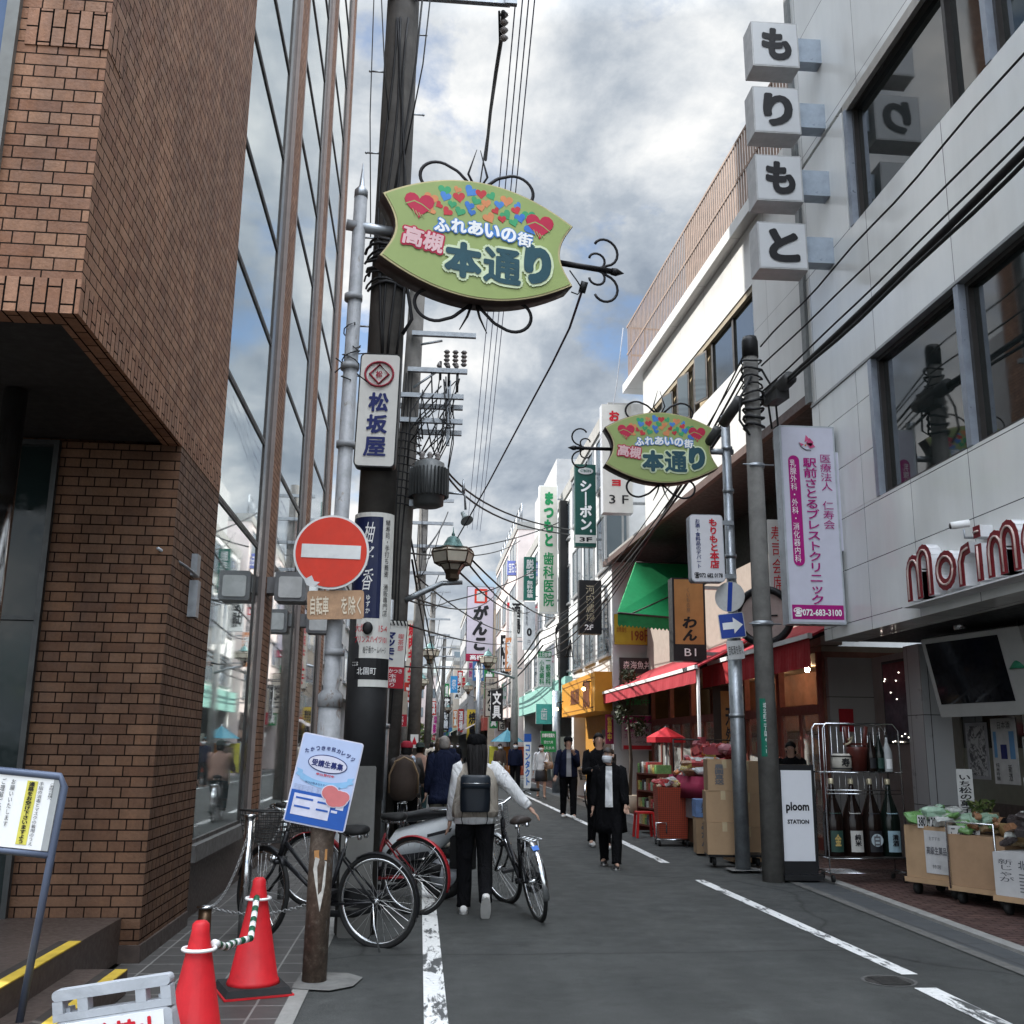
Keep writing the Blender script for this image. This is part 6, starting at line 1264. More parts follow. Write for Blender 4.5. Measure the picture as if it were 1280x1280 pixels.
# ================================================================== scooter
def scooter():
    t = thing('motor_scooter', 'silver white motor scooter with a black seat parked behind the dark concrete pole', 'scooter', (0,0,0)); SILV = M('silver_white_paint', (.66,.69,.71), .22, 0, .04)
    q = MB().m(SILV, True); rings = []      # rear body, y forward
    for y, w_, z0, z1 in ((-.52,.02,.84,.88),(-.40,.08,.66,.90),(-.15,.15,.44,.80),(.1,.17,.36,.72),(.3,.16,.30,.66),(.42,.13,.28,.5)): rings.append([Vector((math.cos(2*math.pi*i/16)*w_, y, (z0+z1)/2+math.sin(2*math.pi*i/16)*(z1-z0)/2)) for i in range(16)])
    q.loft(rings); q.build('rear_body', t)
    q = MB().m(M('dark_side_panel',(.03,.03,.033),.4))
    for s in (-1,1): q.poly([(s*.178,-.12,.47),(s*.178,.2,.42),(s*.178,.34,.36),(s*.172,.1,.36),(s*.16,-.15,.43)][::s]); q.poly([(s*.14,-.36,.70),(s*.165,-.1,.63),(s*.165,-.1,.60),(s*.14,-.34,.66)][::s])
    q.split('side_trim', t)
    q = MB().m(M('black_seat_vinyl',(.018,.018,.019),.38), True); rings = []
    for y, w_, z, h in ((-.36,.06,.84,.03),(-.3,.12,.845,.05),(-.05,.15,.825,.06),(.12,.15,.79,.055),(.34,.12,.76,.05),(.46,.07,.74,.03)): rings.append([Vector((math.cos(2*math.pi*i/16)*w_, y, z+math.sin(2*math.pi*i/16)*h)) for i in range(16)])
    q.loft(rings); q.build('seat', t)
    q = MB().m(BLACK); q.box(-.15,.15,.4,.85,.22,.3); q.tube([(0,.42,.28),(0,-.05,.3),(0,-.2,.27)],.07,10); q.box(-.05,.05,-.55,-.3,.3,.62); q.build('floorboard', t)
    q = MB().m(SILV, True); rings = []
    for z, w_, y in ((.26,.16,.86),(.5,.2,.92),(.8,.17,.9),(1.0,.09,.82)): rings.append([Vector((math.cos(2*math.pi*i/14)*w_, y+math.sin(2*math.pi*i/14)*.07, z)) for i in range(14)])
    q.loft(rings); q.build('front_shield', t); q = MB().m(BLACK); q.tube([(-.33,.72,1.02),(-.15,.8,1.03),(.15,.8,1.03),(.33,.72,1.02)],.018,8); q.build('handlebar', t)
    for nm, yy in (('rear_wheel',-.22),('front_wheel',1.05)):
        w_ = MB().m(RUB).tube([(0,yy+math.cos(a)*.2,.25+math.sin(a)*.2) for a in [2*math.pi*k/28 for k in range(28)]],.05,10,close=True).build(nm, t); q = MB().m(GREYP); q.cyl((-.03,yy,.25),(.03,yy,.25),.15,n=18); q.build('rim', w_)
    q = MB().m(SILV, True); q.tube([(0,.85,.42),(0,.95,.5),(0,1.1,.5),(0,1.22,.4)],(.03,.09),10); q.build('front_fender', t)
    q = MB().m(CHROME); 
    for s in (-1,1): q.tube([(s*.12,-.1,.86),(s*.13,-.35,.87),(s*.06,-.42,.86)],.012,8)
    q.build('grab_rail', t); MB().m(M('dark_red_tail_lens',(.22,.01,.012),.2)).box(-.08,.08,-.445,-.38,.66,.74).build('tail_light', t); q = MB().m(STEEL); q.tube([(.14,.1,.25),(.16,-.2,.26),(.17,-.45,.32)],.04,10); q.build('exhaust', t)
    q = MB().m(BLACK)
    for s in (-1,1): q.tube([(s*.25,.78,1.03),(s*.3,.8,1.2)],.006,6); q.ball((s*.32,.8,1.25),(.07,.02,.045),10,6)
    q.build('mirror', t); return t
sc_o = scooter(); place(sc_o, (.10,11.0,0), R(66))
# ================================================================== people
SKIN = M('skin', (.42,.26,.19), .5, 0, .06, 8); HAIRB = M('black_hair', (.009,.008,.008), .6, 0, .3, 30, spec=.15); HAIRG = M('grey_hair', (.20,.18,.165), .6, 0, .3, 30); MASKM = M('white_face_mask', (.62,.63,.65), .8, 0, .05); EYE = M('dark_eye', (.015,.012,.012), .2)
def skinmesh(nodes, edges, sub=2):
    me = bpy.data.meshes.new('body'); bm = bmesh.new(); lay = bm.verts.layers.skin.verify(); V = []
    for co, r in nodes:
        v = bm.verts.new(co); v[lay].radius = r if isinstance(r, tuple) else (r, r); V.append(v)
    V[0][lay].use_root = True
    for a, b in edges: bm.edges.new((V[a], V[b]))
    bm.to_mesh(me); bm.free(); o = bpy.data.objects.new('body', me); COL.objects.link(o)
    md = o.modifiers.new('s', 'SKIN'); md.use_smooth_shade = True; ss = o.modifiers.new('u', 'SUBSURF'); ss.levels = sub; ss.render_levels = sub
    dg = bpy.context.evaluated_depsgraph_get(); m2 = bpy.data.meshes.new_from_object(o.evaluated_get(dg)); bpy.data.objects.remove(o); bpy.data.meshes.remove(me); return m2
def ering(c, ax, ay, n=18):
    c, ax, ay = Vector(c), Vector(ax), Vector(ay); return [c+ax*math.cos(2*math.pi*k/n)+ay*math.sin(2*math.pi*k/n) for k in range(n)]
def person(label, loc, yaw, h=1.65, legs=((0,0),(0,0)), arms=((0,8,10),(0,8,10)), top=None, coat=None, skirt=None, trousers=None, shoes=None, hair=HAIRB, hairlen=0, hat=None, mask=False, lean=0., vest=None, shirt=None, loose=1.0, headyaw=0., headpitch=0., hands=None, seated=False, barelegs=False, hem=.52, openfront=None, sleeve=None, footpitch=(0,0), group=None):
    """local: +y forward, +x right.  legs: (swing forward deg, knee flex deg) left, right.  arms: (forward deg, outward deg, elbow deg)"""
    t = thing('person', label, 'person', (0,0,0), group); s = h/1.68
    def S(x, y, z): return Vector((x*s, y*s, z*s))
    hipz = .90; J = {}
    for i, sd in ((0,-1),(1,1)):
        sw, kn = R(legs[i][0]), R(legs[i][1]); hip = S(sd*.09,0,hipz); k_ = hip+S(sd*.01,math.sin(sw)*.42,-math.cos(sw)*.42); a_ = k_+S(0,math.sin(sw-kn)*.41,-math.cos(sw-kn)*.41); J[i] = [hip,k_,a_]
    low = min(J[0][2].z-(.02 if footpitch[0] else 0), J[1][2].z-(.02 if footpitch[1] else 0)); dz = .075*s-low
    if not seated:
        for i in J: J[i] = [p+Vector((0,0,dz)) for p in J[i]]
    else: dz = seated
    if seated:
        for i in J: J[i] = [p+Vector((0,0,dz)) for p in J[i]]
    pel = S(0,0,.95)+Vector((0,0,dz)); L_ = R(lean)
    def T(x, y, z):      # torso coordinates lean about the pelvis
        z0 = z-.95; return pel+S(x, y*math.cos(L_)+z0*math.sin(L_), z0*math.cos(L_)-y*math.sin(L_))
    neck = T(0,-.01,1.42); hc = T(0,.03,1.548); A = {}
    for i, sd in ((0,-1),(1,1)):
        fl, ab, el = (R(q) for q in arms[i]); sh = T(sd*.165,0,1.365); d = Vector((sd*math.sin(ab)*math.cos(fl),math.sin(fl),-math.cos(ab)*math.cos(fl))); e_ = sh+d*.275*s
        d2 = Vector((d.x*math.cos(el)-(sd*.35*math.sin(el) if el > R(40) else 0), math.sin(fl+el), -math.cos(ab)*math.cos(fl+el))); d2.normalize(); w_ = e_+d2*.235*s; A[i] = [sh,e_,w_,d2]
    N_ = [(pel,(.12*s,.09*s)),(T(0,0,1.12),(.105*s,.08*s)),(T(0,0,1.30),(.12*s,.085*s)),(neck,.05*s),(hc-S(0,.005,.06),(.058*s,.066*s)),(hc+S(0,0,.01),(.072*s,.088*s)),(hc+S(0,-.008,.075),(.062*s,.078*s))]
    E_ = [(0,1),(1,2),(2,3),(3,4),(4,5),(5,6)]
    for i, sd in ((0,-1),(1,1)):
        b = len(N_); hp, kn, an = J[i]; fp = R(footpitch[i]); toe = an+S(sd*.02,.13*math.cos(fp)-.03*math.sin(fp),-.045-.13*math.sin(fp)) 
        N_ += [(hp,.078*s),(hp.lerp(kn,.5),.068*s),(kn,.052*s),(kn.lerp(an,.4),.05*s),(an,.034*s),(toe,.03*s)]; E_ += [(0,b),(b,b+1),(b+1,b+2),(b+2,b+3),(b+3,b+4),(b+4,b+5)]; J[i].append(toe)
        sh, el, wr, d = A[i]; b = len(N_); side = d.cross(Vector((0,0,1))) if abs(d.z) < .9 else Vector((0,1,0)); side -= d*side.dot(d); side.normalize(); up = side.cross(d)
        N_ += [(sh,.036*s),(el,.034*s),(wr,.024*s),(wr+d*.055*s,(.036*s,.016*s))]; E_ += [(2,b),(b,b+1),(b+1,b+2),(b+2,b+3)]
        for k, (o_, ln_) in enumerate(((-.03,.075),(-.011,.088),(.009,.083),(.028,.066))):
            j = len(N_); p0 = wr+d*.085*s+side*o_*s; p1 = p0+d*ln_*.5*s+up*.004*s; p2 = p1+d*ln_*.5*s-up*.018*s*(1 if sd > 0 else -1); N_ += [(p0,.0095*s),(p1,.0085*s),(p2,.007*s)]; E_ += [(b+3,j),(j,j+1),(j+1,j+2)]
        j = len(N_); p0 = wr+d*.03*s-side*.035*s; p1 = p0+d*.04*s-side*.022*s; N_ += [(p0,.011*s),(p1,.009*s)]; E_ += [(b+3,j),(j,j+1)]
    me = skinmesh(N_, E_, 2)
    HY = Matrix.Translation(neck) @ Matrix.Rotation(R(headyaw),4,'Z') @ Matrix.Rotation(R(-headpitch),4,'X') @ Matrix.Translation(-neck)
    for v in me.vertices:
        f_ = v.co-hc
        if v.co.z > neck.z+.02*s:
            if f_.y > .03*s:      # brow, eye hollows, nose, lips, chin
                x, z = f_.x/s, f_.z/s; n_ = math.exp(-(x/.014)**2)*max(0, 1-abs(z+.008)/.035); e2 = math.exp(-((abs(x)-.032)/.016)**2-((z-.022)/.012)**2); l_ = math.exp(-(x/.025)**2-((z+.058)/.008)**2)
                v.co.y += s*(.024*n_-.010*e2+.006*l_)
            v.co = HY @ v.co
    ob = bpy.data.objects.new('body', me); COL.objects.link(ob); me.materials.append(SKIN); ob.parent = t
    me.polygons.foreach_set('use_smooth', [True]*len(me.polygons))
    def hd(q): return q.xf(HY)
    q = MB().m(SKIN)
    for sd in (-1,1): q.ball(hc+S(sd*.077,-.008,.005), (.014*s,.022*s,.033*s), 8, 6)
    hd(q).split('ear', t)
    for sd in (-1,1):
        q = MB().m(M('eye_white',(.7,.68,.65),.3)); q.ball(hc+S(sd*.031,.082,.02), (.012*s,.008*s,.006*s), 8, 6); q.m(EYE).ball(hc+S(sd*.031,.088,.02), (.006*s,.004*s,.006*s), 8, 6); q.m(HAIRB).tube([hc+S(sd*.018,.088,.04),hc+S(sd*.034,.09,.046),hc+S(sd*.05,.08,.04)],.003*s,5); hd(q).build('eye', t)
    q = MB().m(M('lip_tone',(.34,.14,.12),.5)); q.ball(hc+S(0,.093,-.052), (.02*s,.006*s,.006*s), 8, 5); hd(q).build('lips', t)
    if mask:
        q = MB().m(MASKM, True); n = 10; rings = []
        for z, r_ in ((.0,.098),(-.02,.112),(-.05,.115),(-.085,.10),(-.098,.07)): rings.append([hc+S(math.sin(R(-75+15*k))*.078*(1 if z > -.08 else .8),math.cos(R(-75+15*k))*r_,z) for k in range(11)])
        for a, b in zip(rings, rings[1:]):
            for k in range(10): i0 = len(q.v); q.v += [a[k],a[k+1],b[k+1],b[k]]; q._f([i0,i0+3,i0+2,i0+1])
        for sd in (-1,1): q.tube([hc+S(sd*.072,.03,-.01),hc+S(sd*.082,.0,.0)],.003*s,4)
        hd(q).build('face_mask', t)
    # hair
    q = MB().m(hair, True); k0 = 0
    rings = []
    for j in range(9):
        ph = R(-8+12.0*j); zz = math.sin(ph); rr = math.cos(ph) if j < 8 else .03
        ring = []
        for i in range(22):
            th = 2*math.pi*i/22; fr_ = math.sin(th); zl_ = .052 if fr_ > .25 else (.052-.125*min(1,(.25-fr_)/.75)); z = zl_+(.128-zl_)*math.sin(j/8*math.pi/2)
            k_ = math.sqrt(max(.004, 1-(max(0, z-.012)/.118)**2))*(.93 if z < -.04 else 1.); ring.append(hc+S(math.cos(th)*.086*k_, -.012+fr_*.106*k_, z))
        rings.append(ring)
    q.loft(rings); q.wrinkle(.008*s, 24/s, 3)
    if hairlen:
        R_ = []; zs = [0,.12,.3,.55,.8,.93,1.0]
        for f_ in zs: z = .04-f_*(hairlen+.04); back = -.062-(.22*min(f_,.6) if hairlen > .4 else .022*math.sin(f_*2.2)); w_ = .1*(1-.42*f_**2) if hairlen > .25 else .088; R_.append(ering(hc+S(.006*math.sin(f_*5),back,z), S(w_,0,0), S(0,.052*(1-.45*f_)+.012,0), 16))
        k1 = len(q.v); q.loft(R_); q.wrinkle(.014*s, 13/s, 7, k1)
        for k in range(26 if hairlen > .25 else 12):
            u = random.uniform(-1,1); P = [hc+S(u*.08*(1-.4*f_**2)+.006*math.sin(f_*5),-.10-(.22*min(f_,.6)+.02 if hairlen > .4 else .025*math.sin(f_*2.2))+random.uniform(-.008,.01),.04-f_*(hairlen+.04+random.uniform(-.02,.05))) for f_ in zs]; q.tube(P, [.008*s]*5+[.006*s,.002*s], 5)
    hd(q).build('hair', t)
    if hat:
        kind, hm = hat; q = MB().m(hm, True)
        if kind == 'beret': q.loft([ering(hc+S(0,-.015,.03),S(.094,0,0),S(0,.114,0),22),ering(hc+S(0,-.02,.06),S(.099,0,0),S(0,.117,0),22),ering(hc+S(0,-.022,.105),S(.095,0,0),S(0,.113,0),22),ering(hc+S(0,-.025,.14),S(.07,0,0),S(0,.08,0),22),ering(hc+S(0,-.025,.147),S(.01,0,0),S(0,.01,0),22)])
        else: q.loft([ering(hc+S(0,-.01,.045),S(.15 if kind == 'brim' else .1,0,0),S(0,.165 if kind == 'brim' else .115,0),22),ering(hc+S(0,-.01,.055),S(.098,0,0),S(0,.115,0),22),ering(hc+S(0,-.012,.11),S(.095,0,0),S(0,.11,0),22),ering(hc+S(0,-.012,.145),S(.06,0,0),S(0,.075,0),22),ering(hc+S(0,-.012,.15),S(.01,0,0),S(0,.01,0),22)])
        q.wrinkle(.006*s, 15/s, 2); hd(q).build('hat', t)
    # clothes
    up_ = coat or top
    def torso(mb, zs, k=1.):
        mb.loft([ering(T(0,cy_,z), S(rx*k,0,0), (T(0,ry*k,z)-T(0,0,z)), 22) for z, rx, ry, cy_ in zs])
    if up_:
        q = MB().m(up_, True); lo = loose
        if coat:
            z0 = hem; zs = [(z0,.205*lo,.165*lo,0),(z0+.1,.20*lo,.158*lo,0),(.8,.188*lo,.145*lo,0),(.95,.178*lo,.132*lo,0),(1.1,.172*lo,.122*lo,0),(1.25,.185*lo,.122*lo,0),(1.34,.19,.108,-.01),(1.39,.155,.095,-.015),(1.425,.095,.08,-.015),(1.465,.062,.064,-.005)]
        else: zs = [(.84,.175*lo,.125*lo,0),(.9,.178*lo,.128*lo,0),(1.0,.172*lo,.122*lo,0),(1.12,.168*lo,.118*lo,0),(1.25,.182*lo,.12*lo,0),(1.34,.188,.104,-.01),(1.39,.15,.09,-.015),(1.42,.09,.075,-.015),(1.455,.058,.06,-.005)]
        torso(q, zs); q.wrinkle(.012*s, 7/s, random.random()*9); q.build('coat' if coat else 'jacket', t)
        q = MB().m(sleeve or up_, True)
        for i in (0,1):
            sh, el, wr, d = A[i]; k1 = len(q.v); q.tube([sh+(neck-sh)*.18,sh,sh.lerp(el,.5),el,el.lerp(wr,.5),wr-d*.005*s,wr+d*.015*s],[.06*s,.07*lo*s,.066*lo*s,.06*lo*s,.054*lo*s,.042*lo*s,.036*s],14); q.wrinkle(.012*s, 11/s, 4+i, k1)
        q.split('sleeve', t)
    if vest:
        q = MB().m(vest, True); torso(q, [(.90,.20*loose,.15*loose,0),(.97,.202*loose,.15*loose,0),(1.12,.196*loose,.142*loose,0),(1.26,.198*loose,.138*loose,0),(1.335,.185,.118,-.01),(1.39,.145,.10,-.015),(1.425,.09,.082,-.015),(1.462,.064,.066,-.006)]); q.wrinkle(.012*s, 6/s, 5); q.build('vest', t)
    if openfront:      # strip of the shirt worn under an open coat
        q = MB().m(openfront, True); z0 = max(hem+.12, .86); pts = [(z, .045+.02*(1.4-z), .15*loose if z < 1.1 else .128*loose if z < 1.3 else .104) for z in (z0,.95,1.1,1.25,1.36,1.42)]; yo = .012
        for (za,wa,ya),(zb2,wb2,yb2) in zip(pts, pts[1:]):
            i0 = len(q.v); q.v += [T(-wa,ya-wa*.1+yo,za),T(0,ya+.012+yo,za),T(wa,ya-wa*.1+yo,za),T(-wb2,yb2-wb2*.1+yo,zb2),T(0,yb2+.012+yo,zb2),T(wb2,yb2-wb2*.1+yo,zb2)]; q._f([i0,i0+1,i0+4,i0+3]); q._f([i0+1,i0+2,i0+5,i0+4])
        q.build('shirt_front', t)
    if trousers:
        q = MB().m(trousers, True)
        q.loft([ering(T(0,0,.83),S(.165,0,0),S(0,.12,0),20),ering(T(0,0,.93),S(.17,0,0),S(0,.125,0),20),ering(T(0,0,1.02),S(.155,0,0),S(0,.11,0),20)])
        for i in (0,1):
            hp, kn, an, toe = J[i]; k1 = len(q.v); w_ = loose*.5+.5; d_ = (an-kn).normalized(); q.tube([hp+S(0,0,.03),hp.lerp(kn,.3),hp.lerp(kn,.7),kn,kn.lerp(an,.5),an-d_*.02*s,an+d_*.012*s],[.098*s,.094*w_*s,.08*w_*s,.07*w_*s,.066*w_*s,.06*w_*s,.062*w_*s],16); q.wrinkle(.012*s, 9/s, 6+i, k1)
        q.build('trousers', t)
    if skirt:
        q = MB().m(skirt, True); q.loft([ering(T(0,0,.52),S(.2,0,0),S(0,.15,0),20),ering(T(0,0,.75),S(.19,0,0),S(0,.14,0),20),ering(T(0,0,.95),S(.165,0,0),S(0,.12,0),20),ering(T(0,0,1.02),S(.15,0,0),S(0,.11,0),20)]); q.wrinkle(.012*s, 8/s, 2); q.build('skirt', t)
    if shoes:
        for i in (0,1):
            an, toe = J[i][2], J[i][3]; fp = R(footpitch[i]); f_ = Vector((0,math.cos(fp),-math.sin(fp))); u_ = Vector((0,math.sin(fp),math.cos(fp))); o_ = an-u_*.07*s; q = MB().m(shoes, True); rings = []
            for y, w_, hh in ((-.075,.02,.05),(-.065,.035,.075),(-.02,.04,.088),(.05,.043,.07),(.11,.047,.05),(.16,.042,.038),(.19,.022,.025)): rings.append([o_+f_*y*s+Vector((math.cos(2*math.pi*k/14)*w_*s,0,0))+u_*((.5+.5*math.sin(2*math.pi*k/14))*hh*s) for k in range(14)])
            q.loft(rings); so_ = q.build('shoe', t); q = MB().m(M('grey_white_sole',(.45,.44,.42),.7)); q.loft([[o_+f_*(-.078+.272*.5+math.cos(2*math.pi*k/20)*.137)*s+Vector((math.sin(2*math.pi*k/20)*.049*s,0,0))+u_*z*s for k in range(20)] for z in (-.006,.018)]); q.build('sole', so_)
    t['_wr'] = [tuple(A[0][2]),tuple(A[1][2])]; place(t, loc, yaw); return t
BLKC = cloth('black_cloth', (.007,.007,.008)); NAVC = cloth('navy_cloth', (.010,.013,.03)); WHC = cloth('white_cotton', (.66,.66,.66)); BGC = cloth('beige_knit', (.40,.355,.30)); GRC = M('grey_cloth', (.24,.24,.25), .85, 0, .15, 6, .2, 100); KHK = M('stone_trousers', (.30,.27,.22), .85, 0, .12, 6, .2, 90); WSH = M('white_shoe', (.60,.59,.57), .6, 0, .1); BSH = M('black_shoe', (.014,.013,.013), .5); PKC = M('dusty_pink_coat', (.30,.19,.15), .85, 0, .12, 6)
wy = 9.86
W1 = person('person with long black hair and black beret walking away in white blouse and beige vest', (.56,9.97,0), R(-1), 1.60, ((4,2),(-2,38)), ((4,9,14),(-6,44,2)), top=WHC, vest=BGC, trousers=BLKC, shoes=WSH, hairlen=.56, hat=('beret',BLKC), loose=1.12, footpitch=(0,62))
# blouse hem below the vest
q = MB().m(WHC, True); q.loft([ering((0,-.0,.80),(.20,0,0),(0,.148,0),22),ering((0,0,.9),(.195,0,0),(0,.142,0),22)]); q.wrinkle(.012,8,1); hemo = q.build('blouse_hem', W1)
BPK = thing('backpack', 'small dark navy leather backpack on the back of the long haired person', 'bag', (0,0,0)); LEA = M('navy_leather', (.007,.010,.015), .4, 0, .15, 10, .1, 60)
q = MB().m(LEA, True); q.loft([[Vector((x*w_, y, z)) for x, y in ((-1,-.26),(-.94,-.29),(-.5,-.305),(0,-.31),(.5,-.305),(.94,-.29),(1,-.26),(1,-.16),(-1,-.16))] for w_, z in ((.125,.93),(.135,.945),(.14,1.05),(.138,1.16),(.132,1.235),(.12,1.25))]); q.build('bag_body', BPK)
q = MB().m(M('navy_leather_flap',(.011,.016,.023),.38,0,.15), True); q.loft([[Vector((x*w_, y, z)) for x, y in ((-1,-.27-dy),(-.94,-.297-dy),(-.5,-.312-dy),(0,-.317-dy),(.5,-.312-dy),(.94,-.297-dy),(1,-.27-dy),(1,-.2),(-1,-.2))] for w_, z, dy in ((.137,1.14,.006),(.14,1.17,.007),(.137,1.235,.003),(.12,1.257,-.01))]); q.m(CHROME).tube([(-.12,-.328,1.185),(.12,-.328,1.185)],.003,5); q.build('flap', BPK)
q = MB().m(BLKC)
for s_ in (-1,1): q.tube([(s_*.05,-.17,1.25),(s_*.075,-.13,1.36),(s_*.09,-.06,1.405),(s_*.10,.04,1.37)],(.016,.005),8); q.tube([(s_*.11,-.2,.95),(s_*.12,-.19,.86),(s_*.10,-.18,.79)],(.013,.004),6)
q.build('strap', BPK); place(BPK, (.545,9.97,-.015), R(-1))
person('grey haired person in a long navy coat and stone trousers walking away at the left', (.40,15.6,0), R(2), 1.66, ((10,4),(-8,14)), ((-6,10,12),(8,10,14)), coat=NAVC, trousers=KHK, shoes=BSH, hair=HAIRG, hem=.68, loose=1.15, lean=5)
person('person in a black coat with brown hair just ahead of the grey haired one', (.42,20.2,0), 0, 1.66, ((8,3),(-8,12)), coat=BLKC, trousers=BLKC, shoes=BSH, hair=M('brown_hair',(.07,.045,.03),.5,0,.3,30), hairlen=.12, hem=.6)
person('older person in a long black coat and white mask walking toward us on the right', (2.53,13.75,0), R(166), 1.53, ((16,4),(-12,10)), ((8,8,22),(-6,8,20)), coat=BLKC, trousers=BLKC, shoes=BSH, hair=M('dark_brown_hair',(.03,.022,.018),.5,0,.3,30), hairlen=.13, mask=True, openfront=WHC, hem=.50, loose=1.22, lean=4, headpitch=-6, headyaw=-24)
person('dark haired person in black holding something red behind the older one in black', (2.85,16.4,0), R(176), 1.74, ((10,3),(-8,8)), ((22,6,85),(18,8,75)), top=BLKC, trousers=BLKC, shoes=WSH, headpitch=-14, loose=1.1)
rb = thing('red_pouch', 'small red pouch held by the dark haired person in black', 'bag', (2.78,16.1,1.1)); q = MB().m(M('red_pouch_cloth',(.30,.05,.05),.7), True); q.ball((2.80,16.02,1.1),(.09,.05,.11),14,10); q.wrinkle(.02,12,3); q.build('pouch', rb)
person('person in an open navy jacket over a grey shirt holding a hand to the face', (3.33,23.1,0), R(176), 1.72, ((9,2),(-7,8)), ((26,4,118),(-4,14,30)), top=NAVC, trousers=BLKC, shoes=WSH, hat=('cap',BLKC), openfront=GRC, loose=1.15, headpitch=-10)
person('person with long dark hair, white mask, white blouse and a dark skirt walking toward us', (3.73,31.6,0), R(174), 1.60, ((8,3),(-8,10)), ((20,6,70),(-4,8,10)), top=WHC, skirt=M('charcoal_skirt',(.05,.05,.055),.85), shoes=BSH, hairlen=.25, mask=True)
hbg = thing('handbag', 'beige handbag hanging at the side of the person in the dark skirt', 'bag', (3.9,31.4,.95)); q = MB().m(M('beige_leather',(.30,.22,.17),.5), True); q.loft([ering((3.93,31.42,z),(w_,0,0),(0,.06,0),14) for z, w_ in ((.86,.13),(.95,.15),(1.08,.12))]); q.build('bag_body', hbg); MB().m(M('beige_leather')).tube([(3.83,31.42,1.07),(3.86,31.45,1.25),(3.92,31.48,1.38),(3.99,31.44,1.2),(4.02,31.42,1.07)],.012,6).build('handle', hbg)
person('masked person in dark navy clothes walking toward us in front of the blue banner', (3.45,37.0,0), R(178), 1.68, ((8,2),(-8,8)), top=NAVC, trousers=BLKC, shoes=BSH, mask=True, loose=1.15)
person('person in a brown top half hidden behind the masked one in navy', (3.1,39.5,0), R(178), 1.62, ((6,2),(-6,8)), top=M('dark_brown_cloth',(.07,.045,.035),.85), trousers=KHK, shoes=BSH, mask=True, hairlen=.12)
person('rider in a red cloth hat and dark padded coat cycling away at the left', (-.16,15.5,0), R(-2), 1.58, ((62,70),(42,50)), ((48,14,10),(48,14,10)), top=M('dark_padded_cloth',(.045,.04,.038),.8), trousers=BLKC, shoes=BSH, hat=('cap',M('dark_red_hat',(.24,.012,.025),.8)), seated=-.02, loose=1.3, lean=8)
sf = thing('scarf', 'pale blue scarf round the neck of the rider in the red hat', 'scarf', (-.16,15.5,1.33)); q = MB().m(M('pale_blue_scarf',(.36,.42,.50),.85), True)
for k, (r_, z) in enumerate(((.12,1.27),(.105,1.31),(.11,1.23))): q.tube([(-.16+math.cos(a)*r_,15.53+math.sin(a)*r_*.85,z+.015*math.sin(3*a+k)) for a in [2*math.pi*i/16 for i in range(16)]],(.035,.03),8,close=True)
q.wrinkle(.015,14,2); q.build('cloth', sf)
person('rider in a dark green hat and dusty pink coat cycling away at the left', (.05,21.5,0), R(-2), 1.58, ((60,70),(40,48)), ((48,14,10),(48,14,10)), top=PKC, trousers=M('teal_cloth_trousers',(.02,.05,.055),.85), shoes=BSH, hat=('brim',M('dark_green_hat',(.015,.025,.022),.8)), seated=-.02, loose=1.2, lean=8)
for k, (x, Y, c_, lab) in enumerate(((.9,44,GRC,'grey'),(1.6,50,NAVC,'navy'),(.5,38,BGC,'beige'),(2.2,58,BLKC,'black'),(1.1,66,WHC,'white'))):
    person(f'distant pedestrian in a {lab} top walking in the middle of the far street', (x,Y,0), R(180 if k % 2 else 0), 1.66, ((9,2),(-9,8)), top=c_, trousers=BLKC, shoes=BSH, mask=bool(k % 2), hairlen=.1 if k % 2 else 0, group='distant pedestrians')
person('dark clothed shop assistant standing inside the shop doorway behind the concrete pole', (5.55,15.25,.03), R(150), 1.6, ((0,0),(0,0)), ((20,6,60),(20,6,60)), top=BLKC, trousers=BLKC, shoes=BSH)
# ================================================================== cones, bollards, chains and stands on the left
CRED = M('cone_red', (.50,.014,.02), .5, 0, .22, 6, .15, 60, dirt=.55)
def cone(label, loc, base=True):
    t = thing('traffic_cone', label, 'traffic cone', (0,0,0), 'red cones by the brick building')
    MB().m(CRED).lathe([(.165,.045),(.155,.075),(.148,.08),(.042,.62),(.04,.655),(.025,.67),(.0,.672)], (0,0,0), 28).build('cone', t)
    if base: MB().m(M('black_rubber_base',(.02,.02,.021),.8,0,.2)).hexa([(-.2,-.2,.012),(.2,-.2,.012),(.2,.2,.012),(-.2,.2,.012),(-.185,-.185,.05),(.185,-.185,.05),(.185,.185,.05),(-.185,.185,.05)]).build('weight', t); MB().m(CRED).box(-.21,.21,-.21,.21,0,.011).build('base_plate', t)
    MB().m(WHITE).tube([(math.cos(a)*.075,math.sin(a)*.075,.545) for a in [2*math.pi*k/24 for k in range(24)]], .009, 6, close=True).build('ring', t)
    place(t, loc, R(20)); return t
C1 = (-.97,6.95,.006); C2 = (-1.0,5.3,.006)
cone('farther red traffic cone on a black rubber weight beside the peeling pole', C1); cone('nearer red traffic cone cut by the lower edge of the picture', C2)
bar = thing('cone_bar', 'green and white striped bar looped between the two red cones', 'barrier bar', (-1,6.5,.5)); GST = M('green_stripe',(.012,.10,.05),.45)
a = Vector(C2)+Vector((.06,.05,.56)); m1 = Vector((-.98,6.2,.42)); m2 = Vector((-.93,6.45,.40)); b = Vector(C1)+Vector((-.0,-.07,.56)); P = [a,a.lerp(m1,.5)+Vector((0,0,-.02)),m1,m2,m2.lerp(b,.5)+Vector((0,0,-.01)),b]
Q_ = []
for i in range(len(P)-1):
    for k in range(4): Q_.append(P[i].lerp(P[i+1],k/4))
Q_.append(P[-1])
q = MB()
for i in range(len(Q_)-1): q.m(GST if i % 2 else WHITE).cyl(Q_[i],Q_[i+1],.019,n=12)
q.build('striped_tube', bar)
BRASS = M('worn_brass_brown', (.12,.075,.045), .35, .7, .3, 9, dirt=.4)
